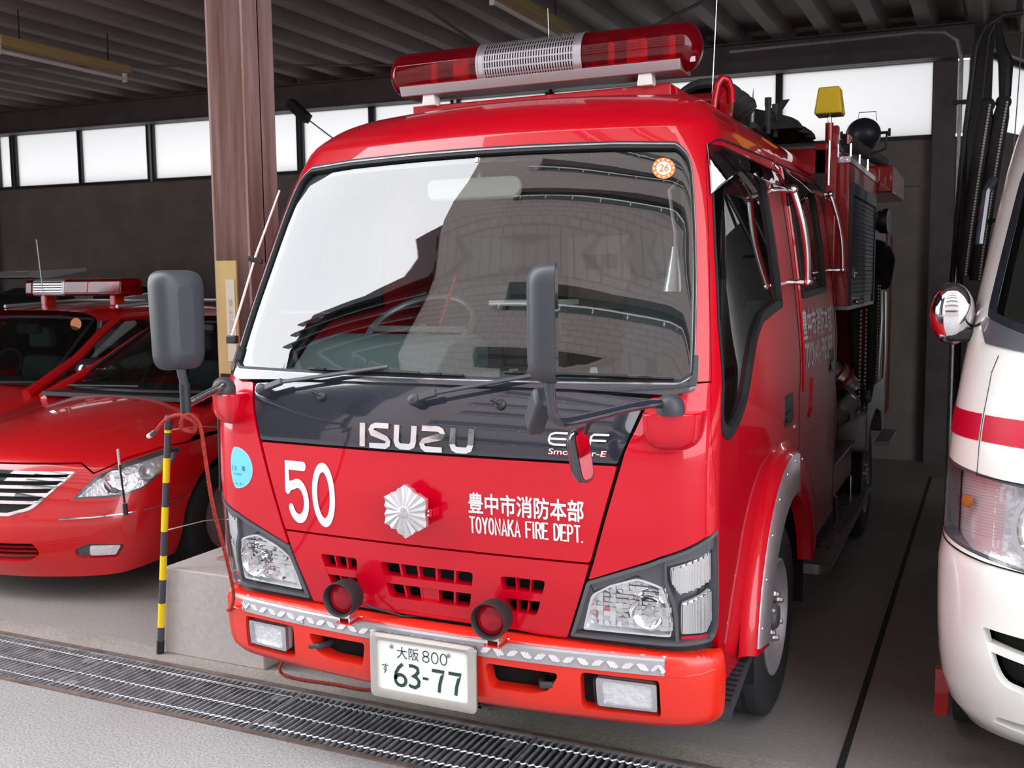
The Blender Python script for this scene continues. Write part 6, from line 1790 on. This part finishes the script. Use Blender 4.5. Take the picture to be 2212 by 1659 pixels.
# lamps
for g in (-1, 1):
    f = (lambda P: P) if g < 0 else mir
    h = skin(VAN, 'headlamp', 'reflector_plain', V1, dict(outer=f(vh), off=-.045, wall=False))
    hi = [(-1.3+(u+1.3)*.965, .925+(v-.925)*.92) for u, v in vh]
    s = Skin(VAN); s.patch(f(vh), [f(hi)], off=.0, skirt=.04, grid=False); s.build('lamp_edge', 'lamp_grey', h)
    c = VAN.at(.93*g, .915, -.02); n_ = VAN.N(.93*g, .915)
    bw = MB().lathe([(.112, .012), (.102, .016), (.095, .0), (.06, -.03), (.02, -.04), (0, -.04)], c, n_, 24, caps=False).build('main_bowl', 'facet_mirror', h, smooth=0)
    MB().lathe([(.118, .006), (.118, .016), (.104, .016), (.102, .006)], c, n_, 40, caps=False).build('bowl_ring', 'silver_paint', bw)
    MB().lathe([(.022, -.02), (.022, .01), (0, .016)], c, n_, 20).build('bulb', 'cream', bw)
    c = VAN.at(1.62*g, .95, -.03); n_ = VAN.N(1.62*g, .95)
    MB().lathe([(.020, .0), (.018, .010), (.008, .014), (0, .014)], c, n_, 20).build('signal_bulb', 'amber_sticker', h)
    fl = MB(); v = .87
    while v < 1.03:
        fl.tube([VAN.at(g*u, v, -.008) for u in (1.22, 1.4, 1.6, 1.8, 1.93)], .0022, 5); v += .0085
    fl.build('lens_flutes', 'clear_lens', h)
    skin(VAN, 'red_insert', 'red_decal', h, dict(outer=f([(-1.16, .90), (-1.12, .89), (-1.09, .96), (-1.13, .965)]), off=-.02, skirt=.005))
    skin(VAN, 'lamp_lens', 'clear_lens', h, dict(outer=f(vh), off=.004, wall=False))
    # fog lamp in its ring
    c = VAN.at(.84*g, .515, .0); n_ = VAN.N(.84*g, .515)
    w_ = skin(VAN, 'fog_recess', 'void', V1, dict(outer=f(vf), off=-.05, wall=False))
    MB().lathe([(.082, -.03), (.086, .0), (.078, .012), (.060, .006), (.058, -.02)], c, n_, 36, caps=False).build('fog_ring', 'white_paint', w_)
    o = MB().lathe([(.056, -.005), (.046, -.02), (.02, -.032), (0, -.033)], c, n_, 36, caps=False).build('fog_bowl', 'facet_mirror', w_, smooth=0)
    MB().lathe([(.014, -.03), (.014, -.008), (0, -.005)], c, n_, 16).build('bulb', 'satin_metal', o)
    MB().lathe([(.057, .0), (.04, .008), (0, .012)], c, n_, 30, caps=False).build('fog_lens', 'clear_lens', w_)
    skin(VAN, 'fog_bar', 'white_paint', w_, dict(outer=f([(-1.30, .560), (-.95, .540), (-.95, .562), (-1.30, .585)]), off=-.012, skirt=.03))
skin(VAN, 'lower_intake', 'void', V1, dict(outer=vi, off=-.03, wall=False))
# chrome door mirror
mo = MB().ball((VX-.925, .62, 1.485), .10, 24, sx=.66, sy=.55, sz=.98).build('door_mirror', 'chrome', V1)
MB().prism(disc_pts(.052, .085), (0, .004, 0), o=(VX-.925, .672, 1.485)).build('mirror_glass', 'chrome', mo)
MB().box((VX-.94, .58, 1.40), (VX-.86, .66, 1.44)).build('mirror_arm', 'black_plastic', mo, bevel=.01)
MB().tube([(VX-.855, .66, 1.70), (VX-.84, .68, 1.86), (VX-.82, .72, 1.90)], .014, 8).build('pillar_handle', 'gloss_black', V1)
for g in (1, -1):
    for yy in (1.1, 3.5): car_wheel(VX+g*.80, yy, g, .34, V1)
MB().box((VX-.94, .60, .19), (VX-.90, .64, .34)).build('mud_flap', 'dark_red', V1)
MB().box((VX-.70, .9, .22), (VX+.70, 4.2, .32)).build('underbody', 'void', V1)
# ================================================================ equipment body behind the cab
EB = empty('equipment_body', (0, 3.6, .5)); EB.parent = T; EB.location = Vector((0, 3.6, .5)) - T.location
def eb(mb, name, mt, parent=None, **k): return mb.build(name, mt, parent or EB, **k)
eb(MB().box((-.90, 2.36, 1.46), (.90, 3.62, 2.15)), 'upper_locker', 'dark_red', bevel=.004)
tr = MB().box((-.905, 2.352, 2.15), (.905, 3.63, 2.178)).second()
for k in range(12): 
    for q in range(2): tr.obox((.62+.024*k, 2.350, 2.158+.012*q), (1, 0, .9 if (k+q) % 2 else -.9), (0, 1, 0), (-.9, 0, 1), (.009, .001, .0016))
eb(tr, 'tread_cap', ['alu', 'chrome'], smooth=0)
sh_ = MB()
z = 1.50
while z < 2.00:
    sh_.prism([(0, 0), (.0025, .003), (.0025, .019), (0, .022)], (0, .98, 0), o=(.903, 2.50, z), ex=(1, 0, 0), ey=(0, 0, 1)); z += .0225
shut = eb(sh_, 'roller_shutter', 'shutter_grey', smooth=0)
eb(MB().box((.895, 2.45, 2.00), (.915, 3.50, 2.06)), 'shutter_header', 'shutter_grey', shut, bevel=.003)
for y in (2.44, 3.50): eb(MB().box((.895, y-.02, 1.46), (.912, y+.02, 2.06)), 'shutter_guide', 'grey_plastic', shut, bevel=.002)
eb(MB().box((.60, 2.40, 1.440), (.90, 3.60, 1.46)), 'locker_floor', 'steel_grey')
# control panel, gauges
eb(MB().box((.86, 2.43, 1.47), (.905, 2.50, 1.66)), 'gauge_panel', 'silver_paint', bevel=.004)
for z in (1.62,): eb(MB().lathe([(.028, 0), (.030, .008), (.024, .016), (.006, .018), (.006, .03), (0, .03)], (.905, 2.47, z), (1, 0, 0), 20), 'panel_knob', 'satin_metal')
for y in (2.60, 2.68, 2.76, 2.84): eb(MB().ball((.92, y, 1.475), .014, 12).tube([(.92, y, 1.475), (.88, y, 1.46)], .005, 6), 'valve_knob', 'chrome')
# open pump bay: inlet, pipes, dark back
eb(MB().box((-.60, 2.45, .60), (.52, 3.60, 1.46)), 'pump_bay', 'void')
eb(MB().tube([(.50, 2.75, 1.16), (.68, 2.75, 1.16), (.80, 2.78, 1.10), (.86, 2.80, 1.05)], [.05, .055, .055, .055], 20), 'suction_inlet', 'steel_grey')
eb(MB().lathe([(.066, 0), (.066, .03), (.058, .034), (.058, .055), (.045, .06), (.040, .12), (.028, .125), (.028, .14), (0, .14)], (.80, 2.78, 1.10), (.55, .18, -.45), 28), 'coupling', 'satin_metal')
for t in (.0, .05): eb(MB().lathe([(.070, t), (.073, t+.008), (.070, t+.016)], (.80, 2.78, 1.10), (.55, .18, -.45), 28, caps=False), 'coupling_ring', 'rope_red')
eb(MB().tube([(.50, 2.70, .74), (.66, 2.72, .76), (.78, 2.85, .84), (.84, 3.0, .92)], .062, 20), 'delivery_pipe', 'steel_grey')
eb(MB().lathe([(.075, 0), (.075, .04), (.066, .05), (.066, .10), (.072, .10), (.072, .12)], (.80, 2.90, .87), (.35, .75, .45), 24), 'coupling', 'satin_metal')
eb(MB().tube([(.55, 2.62, 1.30), (.70, 2.62, 1.28), (.74, 2.62, 1.18)], .02, 10), 'small_pipe', 'satin_metal')
# suction hose hung in a loop with ribs
hs_ = MB(); pts = [(.86, 3.02, 1.44), (.87, 3.02, 1.25), (.88, 3.05, 1.05), (.89, 3.15, .92), (.90, 3.32, .90), (.905, 3.45, 1.0), (.905, 3.50, 1.2), (.90, 3.52, 1.44)]
eb(hs_.tube(pts, .032, 14), 'hanging_hose', 'hose_dark')
ch = MB()
for x, y in ((.90, 2.98), (.905, 3.20)):
    for k in range(26): ch.box((x-.004, y-.008, .86+.022*k), (x+.004, y+.008, .872+.022*k))
eb(ch, 'hose_ribs', 'tube_white', smooth=0)
# wing over the rear wheel, lower skirt, rear steps
eb(MB().prism(rnd([(3.20, .60), (3.20, .80), (3.30, .95), (4.15, .95), (4.25, .80), (4.25, .60), (4.12, .60), (4.05, .74), (3.72, .80), (3.38, .74), (3.32, .60)], .04), (.36, 0, 0), o=(.56, 0, 0), ex=(0, 1, 0)), 'rear_wing', 'steel_grey', bevel=.006)
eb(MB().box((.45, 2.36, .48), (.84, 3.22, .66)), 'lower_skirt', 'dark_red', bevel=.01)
eb(MB().box((.40, 2.36, .66), (.86, 3.22, .675)), 'bay_floor', 'steel_grey', bevel=.002)
for y in (2.42, 3.02): eb(MB().tube([(.86, y, .352), (.86, y, .50), (.85, y+.005, .505)], .008, 10), 'step_rail', 'chrome')
eb(MB().box((.86, 4.30, .48), (.95, 4.9, .51)), 'rear_step', 'steel_grey')
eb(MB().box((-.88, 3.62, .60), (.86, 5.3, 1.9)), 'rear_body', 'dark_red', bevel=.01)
for y, z0, z1 in ((4.0, .95, 1.7), (4.3, .7, 1.5)): eb(MB().tube([(.90, y, z0), (.91, y+.02, (z0+z1)/2), (.90, y+.05, z1)], .014, 10), 'hand_rail', 'satin_metal')
for y in (3.70, 3.82):
    eb(MB().tube([(.885, y, 1.0), (.895, y, 1.3), (.89, y, 1.58)], .026, 10), 'hanging_hose', 'hose_dark')
    c2 = MB()
    for k in range(28): c2.box((.912, y-.01, 1.0+.02*k), (.920, y+.01, 1.010+.02*k))
    eb(c2, 'hose_ribs', 'tube_white', smooth=0)
# roof rails and posts
o = eb(MB().box((.785, 2.37, 2.15), (.842, 2.43, 2.33)), 'corner_post', 'dark_red', bevel=.004)
eb(MB().box((.745, 2.30, 2.00), (.80, 2.345, 2.24)), 'corner_post', 'dark_red', bevel=.004)
o = eb(MB().tube([(.86, 2.62, 2.27), (.87, 4.3, 2.34)], .036, 14), 'ladder_tube', 'hose_dark')
eb(MB().tube([(.86, 2.56, 2.285), (.868, 3.15, 2.31)], .024, 12), 'chrome_handle', 'chrome')
for y in (2.62, 3.0, 3.4): eb(MB().tube([(.87, y, 2.17), (.87, y, 2.29)], .009, 8), 'rail_post', 'chrome')
eb(MB().tube([(.80, 2.60, 2.235), (.80, 3.6, 2.26)], .016, 10), 'rail_bar', 'chrome')
eb(MB().box((.60, 3.7, 2.10), (.98, 4.6, 2.26)), 'rear_rack', 'dark_red', bevel=.01)
# beacon on its post
o = eb(MB().tube([(.845, 2.06, 2.02), (.845, 2.06, 2.33)], .010, 14), 'beacon_pole', 'chrome')
eb(MB().tube([(.845, 2.06, 2.22), (.845, 2.06, 2.30)], .018, 14), 'pole_collar', 'dark_red', o)
bx_ = MB(); 
def frus(cx, cy, z0, z1, a, b_):
    vs = [(cx-a, cy-a, z0), (cx+a, cy-a, z0), (cx+a, cy+a, z0), (cx-a, cy+a, z0), (cx-b_, cy-b_, z1), (cx+b_, cy-b_, z1), (cx+b_, cy+b_, z1), (cx-b_, cy+b_, z1)]
    return MB().add(vs, [(0,3,2,1),(4,5,6,7),(0,1,5,4),(1,2,6,5),(2,3,7,6),(3,0,4,7)])
bc = eb(frus(.845, 2.06, 2.335, 2.455, .062, .046), 'beacon', 'yellow_plastic', bevel=.008)
eb(MB().box((.79, 2.005, 2.331), (.90, 2.115, 2.338)), 'beacon_base', 'black_plastic', bc)
lay(text2d('豊中市', 0, 1, 0, 1, bold=.02), lambda x, y, o: (.845+.0565-.010*y+.001, 2.025+.072*x, 2.375+.04*y), 'beacon_lettering', 'black_decal', bc)
# searchlight
sc_ = Vector((.865, 3.30, 2.40))
o = eb(MB().lathe([(.092, -.10), (.096, -.09), (.094, -.06), (.090, -.03), (.076, .02), (.050, .055), (.017, .07), (0, .072)], sc_, (.25, -1, -.05), 32, caps=True), 'searchlight', 'black_plastic')
eb(MB().tube([sc_+Vector((-.115, 0, 0)), sc_+Vector((-.11, 0, -.09)), sc_+Vector((0, 0, -.125)), sc_+Vector((.11, 0, -.09)), sc_+Vector((.115, 0, 0))], .006, 8), 'lamp_yoke', 'black_plastic', o)
for g in (-1, 1): eb(MB().lathe([(.008, -.02), (.008, .02), (.022, .022), (.022, .034), (0, .035)], sc_+Vector((g*.10, 0, 0)), (g, 0, 0), 14), 'yoke_knob', 'black_plastic', o)
eb(MB().tube([sc_+Vector((-.045, .04, .075)), sc_+Vector((-.04, .04, .125)), sc_+Vector((.05, .04, .125)), sc_+Vector((.055, .04, .075))], .003, 6), 'carry_handle', 'steel_grey', o)
eb(MB().lathe([(.05, 0), (.07, .02), (.075, .06), (.07, .07), (.05, .07), (0, .06)], (.90, 3.68, 1.93), (1, -.1, 0), 24), 'work_lamp', 'black_plastic')
eb(MB().tube([(.93, 3.60, 1.99), (.95, 3.78, 2.0), (.95, 3.80, 1.78)], .006, 6), 'lamp_guard', 'steel_grey')

# ---- loads on the roof behind the light bar: each lifts off
zt = 2.256
t = thing('hose_bundle', 'bundle of dark coiled hoses strapped on the truck roof behind the red hook', 'hose', (.50, 1.55, zt))
for k in range(7):
    y = 1.18 + .055*k; pts = [(.50+.11*math.cos(R(a)), y+.02*math.sin(R(3*a)), zt+.058+(.045+.006*math.sin(k*2.1))*math.sin(R(a))) for a in range(0, 360, 20)]
    MB().tube(pts, .020, 8, closed=True).build('hose_coil', 'hose_dark', t)
t = thing('dark_tarpaulin', 'dark crumpled tarpaulin bundle on the truck roof under the yellow lamp', 'tarpaulin', (.45, 2.1, zt))
vs = []; fs = []; nu, nv = 26, 16
for i in range(nu+1):
    for j in range(nv+1):
        u = i/nu; v = j/nv; a = math.pi*v
        h = .115*(.75+.25*math.sin(u*7+1)+.08*math.sin(u*23+v*9)) * math.sin(min(1, u*6)*math.pi/2)*math.sin(min(1, (1-u)*6)*math.pi/2)
        vs.append((.48-.27*math.cos(a)*(1+.06*math.sin(u*19)), 1.78+.55*u, zt-.005+h*math.sin(a)*(1+.10*math.sin(v*14+u*11))))
fs = [(i*(nv+1)+j, i*(nv+1)+j+1, (i+1)*(nv+1)+j+1, (i+1)*(nv+1)+j) for i in range(nu) for j in range(nv)]
MB().add(vs, fs).build('tarpaulin_cover', 'cloth_dark', t, smooth=60)
MB().add([(.53, 1.93, zt+.06), (.62, 1.96, zt+.06), (.675, 2.0, zt+.155), (.645, 1.98, zt+.15)], [(0, 1, 2, 3)]).add([(.53, 1.94, zt+.06), (.62, 1.97, zt+.06), (.675, 2.01, zt+.155), (.645, 1.99, zt+.15)], [(3, 2, 1, 0)]).build('loose_corner', 'cloth_dark', t, smooth=0)
# bars, pike and hook
t = thing('fire_hook', 'thin dark pointed pike head sticking up from the hoses on the truck roof', 'fire hook', (.62, 1.62, zt))
MB().tube([(.590, 1.60, zt-.02), (.592, 1.60, zt+.05), (.596, 1.60, zt+.145)], [.010, .009, .001], 10).build('pike_head', 'steel_grey', t)
MB().tube([(.60, 1.58, zt-.01), (.55, 2.2, zt+.0)], .014, 10).build('pole_handle', 'hose_dark', t)
for k, (x, y) in enumerate(((.630, 1.74), (.640, 1.85))):
    o = thing('crowbar', '%s upright dark tool handle on the truck roof between pike and tarpaulin' % ('taller', 'shorter')[k], 'tool', (x, y, zt), group='tool handles on the truck roof')
    MB().tube([(x, y, zt-.03), (x, y, zt+.10-.012*k)], .013, 12).build('handle_shaft', 'hose_dark', o)
    MB().tube([(x, y, zt+.09-.012*k), (x, y, zt+.125-.012*k)], .015, 12).build('handle_grip', 'rubber', o)
    MB().tube([(x, y, zt+.08), (x+.02, y+.03, zt+.07), (x+.03, y+.07, zt+.03)], .005, 8).build('cord', 'hose_dark', o)
# bent red hook rail and hose reel drum
eb(MB().tube([(.572, 1.0, 2.20), (.578, 1.0, 2.27), (.588, 1.0, 2.32), (.602, 1.01, 2.345), (.620, 1.03, 2.340), (.628, 1.05, 2.31), (.628, 1.06, 2.26)], .014, 12), 'roof_hook', 'red_paint_body')
eb(MB().lathe([(.02, -.2), (.075, -.19), (.075, -.17), (.04, -.16), (.04, .16), (.075, .17), (.075, .19), (.02, .2)], (.42, 1.10, 2.27), (1, 0, 0), 32), 'hose_reel', 'dark_red')

# ---- black suction hoses hanging on a rack in front of the corner windows
t = thing('hanging_fire_hose', '', 'hose', (1.52, 3.6, 0))
bpy.data.objects.remove(t)
HY = 4.2
def hang(x0, x1, z0, z1, w, label, kx):
    t = thing('hanging_fire_hose', label, 'hose', (x0, HY, z1), group='black hoses hung up to dry above the white van')
    n = 12; pts = []
    for k in range(n+1):
        q = k/n; pts.append((x0+(x1-x0)*q**1.15, HY, z0+(z1-z0)*q))
    m_ = MB(); m_.tube(pts, [w*.8]+[w]*(n-1)+[w*.7], 16); m_.ball(pts[-1], w*.98, 16)
    m_.build('hose_length', 'hose_dark', t, smooth=50)
    rb_ = MB()
    for k in range(60):
        q = (k+.5)/60; x = x0+(x1-x0)*q**1.15; z = z0+(z1-z0)*q
        rb_.box((x+w*kx-.006, HY-w*.99-.004, z-.006), (x+w*kx+.006, HY-w*.75, z+.006))
    rb_.build('woven_stripe', 'tube_white', t, smooth=0)
    return t
hang(1.37, 1.475, 1.60, 2.64, .047, 'left black hose hanging in front of the corner windows above the white van', .35)
hang(1.445, 1.565, 1.57, 2.65, .047, 'right black hose hanging in front of the corner windows, straps tied above', .45)
t = thing('hose_rack', 'bent black steel rack and straps holding the hanging hoses', 'rack', (1.45, HY, 1.4))
MB().tube([(1.30, HY+.05, 1.4), (1.34, HY+.05, 2.3), (1.40, HY+.05, 3.0), (1.45, HY+.05, 3.12), (1.55, HY+.05, 3.18), (2.3, HY+.05, 3.20)], .018, 10).build('rack_bar', 'dark_steel', t)
MB().tube([(1.44, HY, 2.62), (1.47, HY, 3.05), (1.50, HY, 3.12)], .012, 8).build('strap', 'rubber', t)
MB().tube([(1.572, HY, 2.68), (1.57, HY-.02, 2.88), (1.54, HY, 2.98), (1.52, HY, 3.12)], [.035, .045, .03, .015], 10).build('strap', 'rubber', t)
MB().tube([(1.40, HY, 1.9), (1.50, HY-.06, 1.93), (1.60, HY, 1.95)], .012, 8).build('strap', 'rubber', t)
o = tag(MB().tube([(1.605, 2.6, 2.02), (1.64, 2.9, 2.95)], .003, 6).build('van_antenna', 'satin_metal', V1), None, None)

# ---- turnout kit hanging on the rear of the truck
o = eb(MB().prism(rnd([(-.08, 0), (.08, 0), (.11, .20), (.05, .30), (-.04, .32), (-.10, .20)], .04), (0, .10, 0), o=(.88, 3.90, 1.52)), 'hanging_coat', 'cloth_dark', smooth=40, bevel=.02)

# ---- red rope from the left stay down under the bumper
t = thing('red_rope', 'red twisted rope looped on the left mirror stay and hanging to the bumper', 'rope', (-.6, -.5, 1.2))
def spline(P_, n=8):
    P_ = [Vector(p) for p in P_]; q = []
    for i in range(len(P_)-1):
        p0 = P_[max(i-1, 0)]; p1 = P_[i]; p2 = P_[i+1]; p3 = P_[min(i+2, len(P_)-1)]
        for k in range(n):
            t_ = k/n; q.append(.5*((2*p1)+(-p0+p2)*t_+(2*p0-5*p1+4*p2-p3)*t_*t_+(-p0+3*p1-3*p2+p3)*t_**3))
    return q + [P_[-1]]
def rope(P_, name, r=.0062):
    c = spline(P_); L_ = [0]
    for a, b_ in zip(c, c[1:]): L_.append(L_[-1]+(b_-a).length)
    n = int(L_[-1]/.004); fine = []; j = 0
    for k in range(n+1):
        s_ = L_[-1]*k/n
        while j < len(L_)-2 and L_[j+1] < s_: j += 1
        f_ = (s_-L_[j])/max(1e-9, L_[j+1]-L_[j]); fine.append(c[j].lerp(c[j+1], f_))
    mb = MB()
    for ph in range(3):
        pts = []
        nx = Vector((1, 0, 0))
        for k, p in enumerate(fine):
            t_ = (fine[min(k+1, n)] - fine[max(k-1, 0)]).normalized(); nx = (nx - t_*nx.dot(t_))
            if nx.length < 1e-3: nx = t_.orthogonal()
            nx.normalize(); ny = t_.cross(nx); a = ph*2*math.pi/3 + k*.004*2*math.pi/.030
            pts.append(p + (nx*math.cos(a)+ny*math.sin(a))*r*.48)
        mb.tube(pts, r*.58, 5)
    return mb.build(name, 'rope_red', t)
rope([(-.700, -.585, 1.170), (-.650, -.60, 1.205), (-.595, -.612, 1.225), (-.560, -.61, 1.222), (-.545, -.59, 1.20), (-.560, -.58, 1.175), (-.585, -.60, 1.185), (-.572, -.612, 1.215), (-.548, -.605, 1.228), (-.535, -.58, 1.19), (-.53, -.57, 1.10), (-.545, -.53, .95), (-.58, -.45, .80), (-.66, -.32, .62), (-.76, -.21, .52), (-.84, -.14, .47)], 'rope_length')
rope([(-.84, .0, .36), (-.90, .25, .20), (-1.05, .40, .03), (-.98, .39, .012), (-.80, .40, .012), (-.60, .42, .012), (-.45, .60, .012)], 'rope_tail')
MB().tube([(-.700, -.585, 1.170), (-.722, -.580, 1.158)], .008, 10).build('rope_end', 'grey_plastic', t)
MB().tube([(-.722, -.580, 1.158), (-.738, -.577, 1.150)], .0075, 10).build('end_tape', 'tube_white', t)
# ---- bits on the floor
tag(MB().prism(rnd([(-.13, 0), (.10, 0), (.12, .10), (-.13, .10)], .02), (0, .18, 0), o=(-.37, .45, 0)).build('wheel_chock', 'cream', bevel=.012), 'cream wheel block on the floor under the left side of the bumper', 'wheel chock')
m3 = MB()
for k in range(14): m3.box((-.62+.035*k, .44, .003), (-.605+.035*k, .60, .012))
m3.box((-.63, .44, .002), (-.12, .45, .013)).box((-.63, .59, .002), (-.12, .60, .013))
tag(m3.build('rusty_grille', 'rust_frame', smooth=0), 'small rusty slotted plate on the floor behind the concrete plinth', 'grille')
